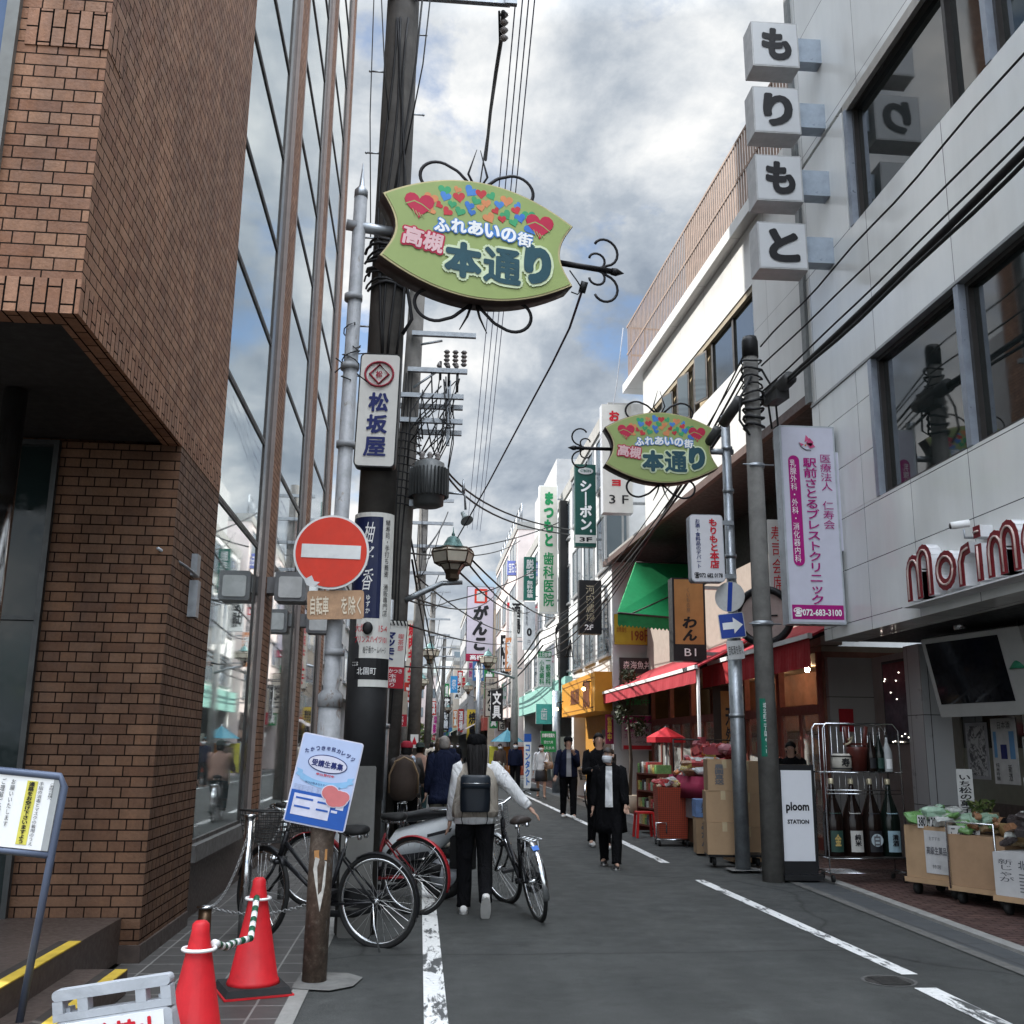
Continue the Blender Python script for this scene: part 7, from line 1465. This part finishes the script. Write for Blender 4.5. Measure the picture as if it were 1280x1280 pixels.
b1, b2, b3 = (-1.58,8.5), (-1.33,8.78), (-1.3,10.9)
t = thing('bollard', 'short brown metal bollard with a flat cap near the brick corner', 'bollard', (*b1,0)); MB().m(BRASS).cyl((*b1,0),(*b1,.27),.05,n=20).build('post', t); MB().m(CHROME).lathe([(.066,.27),(.066,.285),(.02,.29)],(*b1,0),20).build('cap', t)
t = thing('bollard', 'tall polished steel bollard holding the chains by the glass front', 'bollard', (*b2,0)); MB().m(CHROME).cyl((*b2,0),(*b2,.92),.04,n=20).build('post', t); MB().m(CHROME).lathe([(.048,.92),(.048,.94),(.02,.945)],(*b2,0),20).build('cap', t)
t = thing('bollard', 'steel bollard half hidden behind the parked black bicycle', 'bollard', (*b3,0)); MB().m(CHROME).cyl((*b3,0),(*b3,.92),.04,n=20).build('post', t); MB().m(CHROME).lathe([(.048,.92),(.048,.94),(.02,.945)],(*b3,0),20).build('cap', t)
def chain(label, p0, p1, s_):
    pts = sag(p0, p1, s_, 34); q = MB().m(M('chain_steel',(.38,.38,.38),.35,.8))
    for i in range(len(pts)-1):
        a, b = pts[i], pts[i+1]; d = (b-a).normalized(); c = (a+b)/2; u = d.cross(Vector((0,0,1)) if abs(d.z) < .95 else Vector((1,0,0))).normalized(); 
        if i % 2: u = d.cross(u).normalized()
        L_ = (b-a).length*.72; q.tube([c+d*math.cos(k*math.pi/4)*L_+u*math.sin(k*math.pi/4)*.010 for k in range(8)], .0035, 5, close=True)
    return tag(q.build('chain'), label, 'chain')
chain('steel chain rising from the short brown bollard to the tall steel one', (b1[0]+.04,b1[1],.28), (b2[0],b2[1]-.03,.80), .12)
chain('steel chain swinging from the tall steel bollard toward the next one', (b2[0],b2[1]+.03,.82), (b3[0],b3[1]-.03,.84), .22)
chain('short chain running from the brown bollard behind the farther red cone', (b1[0]+.05,b1[1],.27), (-.75,8.1,.36), .06)
# entrance notice stand
NST = M('slate_blue_tube', (.09,.11,.16), .4, .3, .12); st_ = thing('notice_stand', 'slate blue tubular stand holding a white notice with a yellow marked line', 'sign', (0,0,0))
q = MB().m(NST); w_ = .36; q.tube([(w_,0,0),(w_,0,.78),(w_,0,1.2),(w_-.03,0,1.25),(-w_+.03,0,1.25),(-w_,0,1.2),(-w_,0,0)],.019,12); q.tube([(w_,0,.86),(-w_,0,.86)],.017,10); q.build('frame', st_); MB().m(WHITE).box(-w_+.02,w_-.02,-.006,.006,.88,1.232).build('panel', st_); q = MB().m(M('grey_strip',(.32,.33,.33),.4)).box(w_-.055,w_-.02,-.009,-.0065,.88,1.232); q.m(M('yellow_marker',(.62,.56,.10),.6)).box(.17,.225,-.009,-.0065,.9,1.215); q.build('marker', st_)
q = MB().m(INK)
for x, s_, z0 in ((.30,'ご来館の皆様へ',1.13),(.245,'手指の消毒とマスクの着用のうえ',.9),(.1,'お願いいたします',.98),(.05,'ご理解ご協力の程',.95)): q.text(s_, (x-.012,z0,x+.012,1.215), -.011, .01, True)
q.text('通路をお空け下さいますよう', (.182,.905,.212,1.21), -.012, .03, True); q.build('lettering', st_)
c = ony(60,962,5.7); place(st_, (c.x-.36,5.7,c.z-1.25), R(-4), R(5))
# no parking board
nb = thing('barrier_board', 'grey plastic barrier board with red characters cut by the lower edge', 'sign', (0,0,0)); PLG = M('light_grey_plastic',(.40,.42,.45),.5,0,.15,6,.1,50,dirt=.6)
q = MB().m(PLG); w_ = .26
q.bev(-w_,w_,-.03,.03,.0,.50,.03); 
q.box(-w_,w_,-.03,.03,.502,.532); q.bev(-w_,w_,-.03,.03,.585,.63,.02)
for x0_, x1_ in ((-w_,-.215),(-.15,-.105),(.105,.15),(.215,w_)): q.box(x0_,x1_,-.029,.029,.5325,.5845)
q.build('board', nb); q = MB().m(WHITE).box(-.225,.225,-.036,-.0305,.02,.492); q.build('face', nb); q = MB().m(REDL).text('駐輪禁止', (-.21,.355,.21,.475), -.04, .035); q.m(INK).text('ここに自転車を置かないで下さい', (-.2,.2,.2,.25), -.04, .01); q.build('lettering', nb)
q = MB().m(PLG)
for x in (-.22,.22): q.hexa([(x-.025,.02,-.12),(x+.025,.02,-.12),(x+.025,.3,-.12),(x-.025,.3,-.12),(x-.025,.0,.55),(x+.025,.0,.55),(x+.025,.05,.55),(x-.025,.05,.55)])
q.split('leg', nb); c = ony(140,1228,5.0); place(nb, (c.x+.10,5.0,c.z-.62), R(-6), R(-9))
# ================================================================== goods in front of the shops on the right
# illuminated style floor sign
ps = thing('floor_sign', 'black framed floor sign with a white panel reading ploom STATION', 'sign', (0,0,0)); q = MB().m(BLACK); q.box(-.215,.215,-.06,.06,.06,1.3); q.box(-.23,.23,-.2,.2,.0,.06); q.build('frame', ps); MB().m(M('white_sign_panel',(.66,.67,.70),.35,0,.03)).box(-.185,.185,-.064,-.0605,.2,1.235).build('panel', ps)
q = MB().m(INK); q.text('ploom', (-.14,.74,.14,.87), -.067, .028); q.text('STATION', (-.13,.62,.13,.67), -.067, .03); q.build('lettering', ps); c = onz(1000,1104,.02); place(ps, (4.52,12.35,.028), R(-2))
# bottle rack
rk = thing('bottle_rack', 'chrome wire rack on castors carrying large sake bottles', 'rack', (0,0,0)); q = MB().m(CHROME)
for y in (-.2,.2): q.tube([(-.46,y,.08),(-.46,y,1.72),(-.42,y,1.78),(.38,y,1.78),(.44,y,1.7),(.46,y,.08)],.009,8)
for z in (.1,.26,1.22):
    for y in (-.2,-.1,0,.1,.2): q.tube([(-.46,y,z),(.46,y,z)],.004,6)
    for x in (-.46,.46): q.tube([(x,-.2,z),(x,.2,z)],.009,6)
for z in (.98,1.02): q.tube([(-.46,-.2,z),(.46,-.2,z)],.006,6)
for k in range(13): q.tube([(-.45+k*.075,.2,.3),(-.45+k*.075,.2,1.75)],.003,5)
q.build('wire_frame', rk); q = MB().m(RUB)
for x in (-.42,.42):
    for y in (-.18,.18): q.cyl((x-.015,y,.04),(x+.015,y,.04),.04,n=12)
q.split('castor', rk); MB().m(M('dark_tray',(.03,.028,.026),.6)).box(-.45,.45,-.19,.19,.268,.275).build('tray', rk); rc = Vector((5.22,12.15,.03)); place(rk, rc, R(-3))
BROWNG = M('brown_bottle_glass', (.009,.005,.004), .14, 0, .1); GREENG = M('dark_green_bottle_glass', (.005,.009,.007), .14, 0, .1); CLEARB = M('pale_bottle', (.40,.42,.42), .15)
def bottle(label, x, y, z, h, glass, lab_, capm, group, emblem=None):
    t = thing('sake_bottle', label, 'bottle', (0,0,0), group); k = h/.95; MB().m(glass).lathe([(.0,0),(.115*k,.0),(.125*k,.02*k),(.125*k,.45*k),(.11*k,.54*k),(.05*k,.72*k),(.038*k,.78*k),(.030*k,.90*k),(.026*k,.9*k)], (0,0,0), 24).build('glass', t)
    MB().m(capm).lathe([(.032*k,.88*k),(.033*k,.885*k),(.033*k,.945*k),(.015*k,.95*k)], (0,0,0), 16).build('cap', t); q = MB().m(lab_, True); r_ = .1265*k
    for i in range(12):
        a, b = R(-38+i*6.4), R(-38+(i+1)*6.4); i0 = len(q.v); q.v += [Vector((math.sin(a)*r_,-math.cos(a)*r_,.08*k)),Vector((math.sin(b)*r_,-math.cos(b)*r_,.08*k)),Vector((math.sin(b)*r_,-math.cos(b)*r_,.33*k)),Vector((math.sin(a)*r_,-math.cos(a)*r_,.33*k))]; q._f([i0,i0+1,i0+2,i0+3])
    if k > .7:
        rr = .113*k
        for i in range(6):
            a, b = R(-40+i*13), R(-40+(i+1)*13); i0 = len(q.v); q.v += [Vector((math.sin(a)*rr,-math.cos(a)*rr,.53*k)),Vector((math.sin(b)*rr,-math.cos(b)*rr,.53*k)),Vector((math.sin(b)*rr*.72,-math.cos(b)*rr*.72,.62*k)),Vector((math.sin(a)*rr*.72,-math.cos(a)*rr*.72,.62*k))]; q._f([i0,i0+1,i0+2,i0+3])
    q.build('label', t)
    if emblem: q = MB(); q.m(emblem[1]).prism([(math.cos(2*math.pi*j/20)*.075*k,.22*k+math.sin(2*math.pi*j/20)*.075*k) for j in range(20)], -r_-.004,-r_-.001) if emblem[2] else None; q.m(emblem[3]).text(emblem[0], (-.04*k,.15*k,.04*k,.29*k), -r_-.007, .03, len(emblem[0]) > 1); q.build('label_print', t)
    place(t, rc+Vector((x,y,z)), 0); return t
CPG = M('pale_gold_cap', (.5,.44,.30), .35, .4); g_ = 'display bottles on the wire rack'
bottle('giant brown bottle with a dark green label, leftmost on the rack', -.34,-.02,.25,.90,BROWNG,M('dark_green_label',(.02,.05,.04),.5),CPG,g_,('金',PALE,False,GOLD))
bottle('giant brown bottle with a grey white label, second from the left on the rack', -.1,-.02,.25,.90,BROWNG,M('grey_white_label',(.42,.41,.38),.6),CPG,g_,('純米',PALE,False,INK))
bottle('giant bottle with a black label and pale round emblem on the rack', .13,-.02,.25,.90,BROWNG,M('black_label',(.015,.015,.018),.5),CPG,g_,('白',M('pale_blue_emblem',(.40,.47,.50),.5),True,DKGREY))
bottle('giant bottle with a light blue label, rightmost on the rack', .35,-.02,.25,.90,GREENG,M('light_blue_label',(.28,.40,.45),.5),CPG,g_,('清酒',PALE,False,INK))
bottle('small dark bottle left of the three on the upper shelf', .16,-.05,1.23,.46,BROWNG,M('black_label'),BLACK,'small bottles on the upper shelf'); bottle('small dark bottle in the middle of three on the upper shelf', .26,-.05,1.23,.46,GREENG,M('dark_green_label'),BLACK,'small bottles on the upper shelf'); bottle('small bottle with a white lower half at the right of the upper shelf', .36,-.05,1.23,.43,CLEARB,WHITE,BLACK,'small bottles on the upper shelf')
t = thing('sake_barrel', 'small straw wrapped barrel with dark characters on the upper shelf', 'barrel', (0,0,0)); MB().m(M('straw_white',(.40,.38,.33),.8,0,.15,12)).lathe([(.09,0),(.115,.03),(.118,.1),(.115,.17),(.09,.2),(.0,.2)],(0,0,0),22).build('barrel', t); q = MB().m(BLACK)
for z in (.03,.17): q.tube([(math.cos(a)*.119,math.sin(a)*.119,z) for a in [2*math.pi*k/22 for k in range(22)]],.008,6,close=True)
q.text('寿',(-.05,.05,.05,.15),-.125,.03); q.build('rope', t); place(t, rc+Vector((-.2,-.03,1.235)))
t = thing('wooden_tub', 'dark red lacquered tub with two upright handles on the upper shelf', 'tub', (0,0,0)); LQ = M('dark_red_lacquer',(.07,.016,.012),.35,0,.2); MB().m(LQ).lathe([(.10,0),(.125,.24),(.125,.28),(.11,.28),(.0,.27)],(0,0,0),22).build('tub', t); q = MB().m(LQ)
for s_ in (-1,1): q.tube([(s_*.09,0,.25),(s_*.13,0,.52)],(.012,.028),8)
q.box(-.16,.16,-.012,.012,.3,.325); q.build('handle', t); MB().m(M('straw_rope',(.42,.36,.25),.8)).tube([(-.15,-.03,.3),(-.1,-.06,.33),(-.06,-.05,.4),(-.12,-.05,.36)],.014,6).build('rope_bow', t); place(t, rc+Vector((.0,-.02,1.235)))
# carts with produce
def cart(label, c, wd, dp, h, front, yaw):
    t = thing('goods_cart', label, 'cart', (0,0,0), 'goods carts before the liquor shop'); MB().m(front).bev(-wd/2,wd/2,-dp/2,dp/2,.17,h,.012).build('box', t); q = MB().m(CARD); q.box(-wd/2-.02,wd/2+.02,-dp/2-.02,dp/2+.02,.12,.168); q.build('base', t); q = MB().m(RUB)
    for x in (-wd/2+.08,wd/2-.08):
        for y in (-dp/2+.06,dp/2-.06): q.cyl((x-.02,y,.06),(x+.02,y,.06),.06,n=14)
    q.split('castor', t); place(t, c, yaw); return t
YC = R(-63)
k1 = cart('brown cardboard fronted cart with a white notice at the left of the produce', (5.62,10.95,.03), .62, .5, .70, CARD, YC); q = MB().m(M('notice_white',(.46,.46,.46),.7)).box(-.06,.22,-.256,-.2515,.23,.66); q.build('notice', k1); q = MB().m(DKGREY); q.text('高級生菓品',(-.04,.42,.2,.50),-.259,.02); q.text('おすすめ',(.0,.56,.13,.6),-.259); q.text('特選',(.02,.28,.12,.32),-.259); q.build('lettering', k1)
k2 = cart('brown cardboard cart with a metal handle beside the first cart', (5.74,10.25,.03), .62, .5, .66, M('tan_cardboard',(.31,.20,.12),.8,0,.12), YC); q = MB().m(CHROME); q.tube([(-.3,-.27,.14),(-.3,-.27,.78),(.22,-.27,.78),(.22,-.27,.14)],.012,8); q.build('handle', k2)
k3 = cart('white printed carton cart at the right edge with newspaper like sheets', (5.82,9.5,.03), .7, .5, .56, M('printed_white_carton',(.42,.42,.42),.75,0,.1), YC); q = MB().m(DKGREY); q.text('北海道直送',(-.1,.42,.3,.5),-.254,.02); q.text('新じゃが',(-.3,.3,-.15,.5),-.254,.01,True)
for j in range(6): q.box(-.1,.3,-.2535,-.2515,.22+j*.03,.23+j*.03)
q.build('lettering', k3)
rnd = random.Random(21); PKG = [M('pack_'+n_, c_, .28, 0, .3, 14, .25, 35) for n_, c_ in (('white',(.5,.52,.5)),('mint',(.30,.44,.33)),('green',(.14,.28,.10)),('brown',(.25,.13,.07)),('tan',(.40,.30,.18)),('dark',(.06,.05,.05)),('red',(.4,.06,.06)),('yellow',(.45,.36,.10)))]
def heap(label, cat, c, wd, dp, n, mats, yaw, size=(.06,.12), flat=.35, hh=.16, group=None, name='produce_heap'):
    t = thing(name, label, cat, (0,0,0), group); q = MB()
    for k in range(n):
        x, y = rnd.uniform(-wd/2,wd/2), rnd.uniform(-dp/2,dp/2); z = rnd.uniform(0,hh)*(1-abs(x)/wd); a, b = rnd.uniform(*size), rnd.uniform(*size); s0 = len(q.v); q.m(rnd.choice(mats), False); soft = k % 3
        if soft: q.loft([[Vector((u*a*w_, v*b*.75*w_+.0, h_*a*flat)) for u, v in ((-1,-.8),(-.5,-1),(.3,-.95),(1,-.7),(1.05,.5),(.6,1),(-.3,1.05),(-1,.7))] for h_, w_ in ((-.8,.55),(-.5,.95),(.1,1.05),(.55,.9),(.9,.45))])
        else: q.box(-a,a,-b*.6,b*.6,-a*flat*.7,a*flat*.7)
        q.wrinkle(.022 if soft else .006,26,k*1.7,s0)
        if k % 2: q.m(PKG[0]).poly([(-a*.45,-b*.3,a*flat*1.02),(a*.4,-b*.3,a*flat*1.02),(a*.4,b*.25,a*flat*1.02),(-a*.45,b*.25,a*flat*1.02)])
        q.xf(Matrix.Translation((x,y,z+a*flat)) @ Matrix.Rotation(rnd.uniform(0,6),4,'Z') @ Matrix.Rotation(rnd.uniform(-.7,.7),4,'X'), s0)
    q.build('packs', t); place(t, c, yaw); return t
heap('pile of pale green wrapped vegetables on the leftmost cardboard cart', 'vegetables', (5.60,10.95,.73), .55, .4, 26, PKG[:3], YC)
heap('mixed small packs and greens on the second cardboard cart', 'vegetables', (5.74,10.25,.69), .5, .4, 30, PKG[1:6], YC, (.04,.09), .5)
heap('dark and white packs piled on the printed carton at the right edge', 'packs', (5.9,9.7,.60), .6, .45, 34, [PKG[0],PKG[5],PKG[3],PKG[5],PKG[4]], YC, (.05,.13), .5, .3)
t = thing('herb_bunch', 'bunch of green leaves standing up between the carts', 'greens', (0,0,0)); q = MB()
for k in range(170):
    a = rnd.uniform(0,6.28); l_ = rnd.uniform(.05,.28); p = Vector((math.cos(a)*l_*.5,math.sin(a)*l_*.4,l_)); d = Vector((rnd.uniform(-1,1),rnd.uniform(-1,1),rnd.uniform(-.4,1)))*.04; e_ = Vector((rnd.uniform(-1,1),rnd.uniform(-1,1),rnd.uniform(-1,1)))*.02; q.m(rnd.choice(LEAFS)).poly([p-d,p+e_,p+d,p-e_])
q.build('leaves', t); place(t, (5.95,10.75,.72))
def card(label, c, wd, ht, txt, yaw, tilt=0, vert=False, group='price cards on the goods', mat=INK):
    t = thing('price_card', label, 'price card', (0,0,0), group); MB().m(PALE).box(-wd/2,wd/2,-.003,.003,0,ht).build('card', t); MB().m(mat).text(txt,(-wd*.4,ht*.12,wd*.4,ht*.88),-.006,.02,vert).build('lettering', t); place(t, c, yaw, 0, tilt)
card('tall white sign card with black brush writing planted in the produce', (5.9,10.95,.80), .16, .52, 'いち松の菓子', R(-30), 0, True); card('left of two small white price cards on the first cart', (5.36,10.9,.71), .09, .13, '380', R(-30)); card('right of two small white price cards on the first cart', (5.45,10.8,.71), .09, .13, '298', R(-30)); card('wide white card with bold black writing over the second cart', (5.52,10.35,.66), .3, .11, 'こんぶ巻', R(-35)); card('small dark framed picture card at the back of the goods', (6.3,10.35,1.05), .16, .2, '菓', R(-40), mat=REDL); card('second dark framed picture card at the back of the goods', (6.38,10.15,1.05), .16, .2, '味', R(-40), mat=REDL)
t = thing('wicker_basket', 'shallow wicker basket with dark cloth among the goods at the right edge', 'basket', (0,0,0)); q = MB().m(M('wicker',(.30,.20,.09),.7,0,.3,30)); q.lathe([(.26,0),(.32,.16),(.31,.17),(.25,.02)],(0,0,0),24); q.build('basket', t); q = MB().m(BLKC, True); q.ball((0,0,.16),(.27,.27,.09),16,8); q.wrinkle(.03,9,1); q.build('cloth', t); place(t, (6.0,9.95,.66))
# red door mat
t = thing('door_mat', 'dark red mat lying on the pavers at the right edge', 'mat', (0,0,0)); MB().m(M('dark_red_mat',(.085,.012,.014),.95,0,.2,30)).box(-.5,.5,-.35,.35,0,.012).build('mat', t); place(t, (5.55,8.25,.026))
# hanging screen
tv = thing('hanging_screen', 'black screen in a pale tilted housing hung under the soffit', 'screen', (0,0,0)); q = MB().m(M('pale_grey_housing',(.40,.40,.39),.45,0,.08)); q.bev(-.72,.85,0,.3,-.50,.44,.02); q.build('housing', tv); MB().m(M('dark_screen_glass',(.006,.007,.010),.08)).box(-.65,.52,-.006,-.0005,-.35,.38).build('screen', tv); MB().m(M('bright_metal_lamp',(.5,.5,.5),.25,.9)).lathe([(.07,0),(.07,.06),(.03,.09)],(.05,-.05,.5),16).build('lamp_cap', tv); MB().m(DARKALU).cyl((0,.15,.5),(0,.15,.75),.025,n=8).build('hanger', tv); c = ony(1216,840,11.25); place(tv, c, R(-78), R(0), R(13))
t = thing('hanging_lamp', 'green and white hanging lamp at the right edge under the soffit', 'lamp', (0,0,0)); MB().m(M('green_shade',(.03,.22,.12),.4)).lathe([(.06,.12),(.13,0),(.12,0)],(0,0,0),16).build('shade', t); MB().m(WHITE).lathe([(.07,.12),(.07,.16),(.02,.17)],(0,0,0),16).build('cap', t); MB().m(BLACK).cyl((0,0,.16),(0,0,.7),.008,n=6).build('cord', t); c = ony(1278,836,10.6); place(t, c)
# stacked cardboard boxes by the steel pole
def carton(label, c, wd, dp, h, yaw, txt=None, mat=CARD):
    t = thing('cardboard_box', label, 'box', (0,0,0), 'cardboard boxes stacked by the steel pole'); MB().m(mat).box(-wd/2,wd/2,-dp/2,dp/2,0,h).build('carton', t); q = MB().m(M('parcel_tape',(.42,.33,.20),.35,0,.1)); q.box(-.03,.03,-dp/2-.002,dp/2,h-.002,h+.0015); q.box(-.03,.03,-dp/2-.0025,-dp/2-.0005,h*.72,h); q.build('tape', t)
    if txt: MB().m(DKGREY).text(txt,(-wd*.3,h*.2,-wd*.02,h*.85),-dp/2-.004,.03,True).build('print', t)
    place(t, c, yaw); return t
dol = thing('dolly', 'low black dolly under the stack of cardboard boxes', 'dolly', (0,0,0)); q = MB().m(BLACK); q.box(-.3,.42,-.2,.2,.11,.14); q.build('deck', dol); q = MB().m(RUB)
for x in (-.22,.34):
    for y in (-.14,.14): q.cyl((x-.02,y,.05),(x+.02,y,.05),.05,n=12)
q.split('castor', dol); place(dol, (4.12,13.78,.03), R(-8))
carton('lowest brown box of the front stack left of the steel pole', (4.03,13.75,.172), .46, .38, .40, R(-8)); carton('middle brown box of the front stack left of the steel pole', (4.03,13.77,.575), .45, .38, .39, R(-9)); carton('top brown box with dark characters on the front stack', (4.05,13.76,.968), .44, .37, .40, R(-7), '農園直送')
carton('lower brown box of the stack between the two poles', (4.46,14.25,.03), .44, .4, .45, R(4)); carton('middle brown box of the stack between the two poles', (4.47,14.25,.483), .43, .4, .44, R(2)); carton('upper brown box of the stack between the two poles', (4.46,14.25,.926), .42, .4, .42, R(5))
heap('dark red netted bags lying on top of the front box stack', 'bags', (4.05,13.76,1.375), .3, .25, 14, [M('dark_red_net',(.20,.03,.04),.6),PKG[6],M('pink_net',(.38,.16,.18),.6)], 0, (.06,.11), .6, .12)
carton('tall brown and blue printed box in front of the striped stall', (4.25,15.3,.03), .36, .3, .5, R(-6), 'みかん'); carton('blue and white printed box lying on the tall box', (4.25,15.3,.533), .37, .31, .25, R(-4), '産地', M('blue_white_carton',(.16,.26,.48),.6,0,.3,7))
# produce stall with red cloth
sl = thing('produce_stall', 'stall table with a dark red cloth skirt heaped with packed goods', 'stall', (0,0,0)); q = MB().m(M('wine_red_cloth',(.22,.015,.045),.85,0,.15), True); q.loft([[Vector((x*a,y*b,z)) for x, y in ((-1,-1),(-.5,-1.02),(0,-1),(.5,-1.02),(1,-1),(1.02,0),(1,1),(0,1.02),(-1,1),(-1.02,0))] for z, a, b in ((.95,.60,.85),(.72,.62,.88),(1.05,.55,.8))]); q.wrinkle(.02,5,1); q.build('cloth', sl); q = MB().m(M('grey_white_stripe',(.38,.37,.38),.6)); q.box(-.55,.55,-.8,.8,.42,.72)
q.m(M('grey_stripe',(.12,.12,.14),.6))
for k in range(12): q.box(-.5+k*.09,-.46+k*.09,-.806,-.801,.42,.72)
q.build('striped_side', sl); MB().m(M('dark_wood_crate',(.10,.055,.03),.7)).box(-.5,.5,-.78,.78,.05,.419).build('crate', sl); q = MB().m(BLACK)
for s_ in (-1,1): q.tube([(s_*.5,.7,1.0),(s_*.5,.7,1.62)],.014,6)
q.tube([(-.5,.7,1.62),(.5,.7,1.62)],.014,6); q.build('hanging_rail', sl); place(sl, (4.8,16.6,.03), R(3))
heap('bright red, silver and yellow packs heaped on the stall cloth', 'packs', (4.75,16.5,1.06), 1.0, 1.4, 110, [PKG[6],PKG[0],PKG[7],PKG[3],M('pack_orange',(.50,.16,.03),.3),M('silver_pack',(.45,.45,.46),.2,.6)], R(3), (.06,.12), .45, .34)
heap('pinkish net bags hanging from the stall rail', 'bags', (4.75,17.3,1.28), .5, .1, 20, [M('pink_net'),PKG[6],M('dark_red_net')], R(3), (.06,.1), .9, .3)
oc = thing('orange_bin_cart', 'orange red mesh bin on a wheeled frame in front of the stall', 'cart', (0,0,0)); OMESH = panel_mat('orange_red_mesh', (.42,.055,.015), .03, .03, .004, .6, line=(.14,.02,.01)); q = MB().m(OMESH); q.hexa([(-.22,-.2,.12),(.22,-.2,.12),(.22,.2,.12),(-.22,.2,.12),(-.25,-.23,.9),(.25,-.23,.9),(.25,.23,.9),(-.25,.23,.9)]); q.build('bin', oc); q = MB().m(CHROME); q.tube([(-.28,-.24,.05),(-.28,-.24,.36),(-.12,-.26,.36),(-.12,-.26,.2)],.012,8); q.tube([(-.25,-.2,.1),(.25,-.2,.1),(.25,.2,.1),(-.25,.2,.1)],.012,6,close=True); q.build('frame', oc); q = MB().m(RUB)
for x in (-.22,.22):
    for y in (-.18,.18): q.cyl((x-.015,y,.045),(x+.015,y,.045),.045,n=12)
q.split('castor', oc); place(oc, (4.07,16.75,.0), R(-4))
heap('snack packs filling the top of the orange red bin', 'packs', (4.07,16.75,.88), .36, .34, 30, [PKG[0],PKG[6],PKG[7],PKG[4],M('silver_pack')], 0, (.05,.1), .5, .1)
t = thing('display_shelf', 'low shelf of small colourful packs beyond the orange bin', 'shelf', (0,0,0)); q = MB().m(M('dark_red_wood',(.13,.035,.025),.6))
for z in (.1,.4,.7,1.0): q.box(-.5,.5,-.2,.2,z,z+.03)
q.box(-.5,-.47,-.2,.2,0,1.0); q.box(.47,.5,-.2,.2,0,1.0); q.build('shelf', t); q = MB()
for z in (.13,.43,.73,1.03):
    for k in range(9): q.m(PKG[(k*3+int(z*10)) % 8]).box(-.46+k*.1,-.38+k*.1,-.19,.1,z,z+rnd.uniform(.1,.22))
q.build('packs', t); place(t, (4.35,18.9,.03), R(-80))
t = thing('stool', 'small bright red plastic stool beside the orange bin', 'stool', (0,0,0)); q = MB().m(M('bright_red_plastic',(.45,.02,.02),.4)); q.bev(-.15,.15,-.15,.15,.4,.43,.01)
for x in (-1,1):
    for y in (-1,1): q.hexa([(x*.16-.02,y*.16-.02,0),(x*.16+.02,y*.16-.02,0),(x*.16+.02,y*.16+.02,0),(x*.16-.02,y*.16+.02,0),(x*.13-.02,y*.13-.02,.4),(x*.13+.02,y*.13-.02,.4),(x*.13+.02,y*.13+.02,.4),(x*.13-.02,y*.13+.02,.4)])
q.build('stool', t); place(t, (3.95,18.2,.0))
t = thing('parasol', 'small bright red parasol canopy over the goods under the awning', 'parasol', (0,0,0)); q = MB().m(M('bright_red_cloth',(.42,.01,.02),.7))
for k in range(8):
    a, b = 2*math.pi*k/8, 2*math.pi*(k+1)/8; q.poly([(math.cos(a)*.38,math.sin(a)*.38,1.68),(math.cos(b)*.38,math.sin(b)*.38,1.68),(0,0,1.88)]); q.poly([(math.cos(a)*.38,math.sin(a)*.38,1.58),(math.cos(b)*.38,math.sin(b)*.38,1.58),(math.cos(b)*.38,math.sin(b)*.38,1.68),(math.cos(a)*.38,math.sin(a)*.38,1.68)])
q.build('canopy', t); MB().m(STEEL).cyl((0,0,0),(0,0,1.88),.02,n=8).build('pole', t); place(t, (4.75,19.8,.03))
t = thing('support_post', 'slim white post holding up the farther red awning', 'post', (0,0,0)); MB().m(WHITE).cyl((0,0,0),(0,0,2.85),.03,n=10).build('tube', t); MB().m(STEEL).box(-.06,.06,-.06,.06,0,.012).build('foot_plate', t); place(t, (4.78,17.5,.024))
t = thing('shop_banner', 'narrow orange and brown panel standing by the shop wall behind the stall', 'banner', (0,0,0)); MB().m(M('dark_board',(.03,.02,.016),.6)).box(-.28,.28,0,.05,0,2.6).build('board', t); MB().m(M('amber_panel',(.32,.15,.04),.5)).box(-.14,.14,-.006,-.0005,.1,2.5).build('panel', t); MB().m(INK).text('天然温泉',(-.07,.8,.07,2.2),-.01,.02,True).build('lettering', t); place(t, (5.55,18.3,.024), R(-15))
tr_ = thing('potted_tree', 'small dark leafed tree beside the alley boards', 'plant', (0,0,0)); MB().m(M('bark')).tube([(0,0,.3),(.05,0,1.2),(0,.05,2.2),(.1,0,2.9)],[.05,.04,.03,.015],8).build('trunk', tr_); MB().m(TAN).lathe([(.2,0),(.26,.4),(.23,.4)],(0,0,0),16).build('pot', tr_); q = MB()
DL_ = [M('dark_leaf_'+str(k), c, .6) for k, c in enumerate(((.02,.035,.015),(.035,.05,.02),(.06,.07,.03)))]
for k in range(650):
    cc = rnd.choice(((.1,0,2.9,.35),(-.15,0,2.3,.3),(.25,.05,2.0,.3),(.0,0,3.2,.22))); d = Vector((rnd.gauss(0,1),rnd.gauss(0,1),rnd.gauss(0,1))).normalized()*cc[3]*rnd.uniform(.3,1); p = Vector(cc[:3])+d; u = Vector((rnd.uniform(-1,1),rnd.uniform(-1,1),rnd.uniform(-1,1)))*.06; w_ = Vector((rnd.uniform(-1,1),rnd.uniform(-1,1),rnd.uniform(-1,1)))*.03; q.m(rnd.choice(DL_)).poly([p-u,p+w_,p+u,p-w_])
q.build('leaves', tr_); place(tr_, (5.0,24.6,.02))
for k_ in list(bpy.data.objects):
    if '_wr' in k_: del k_['_wr']
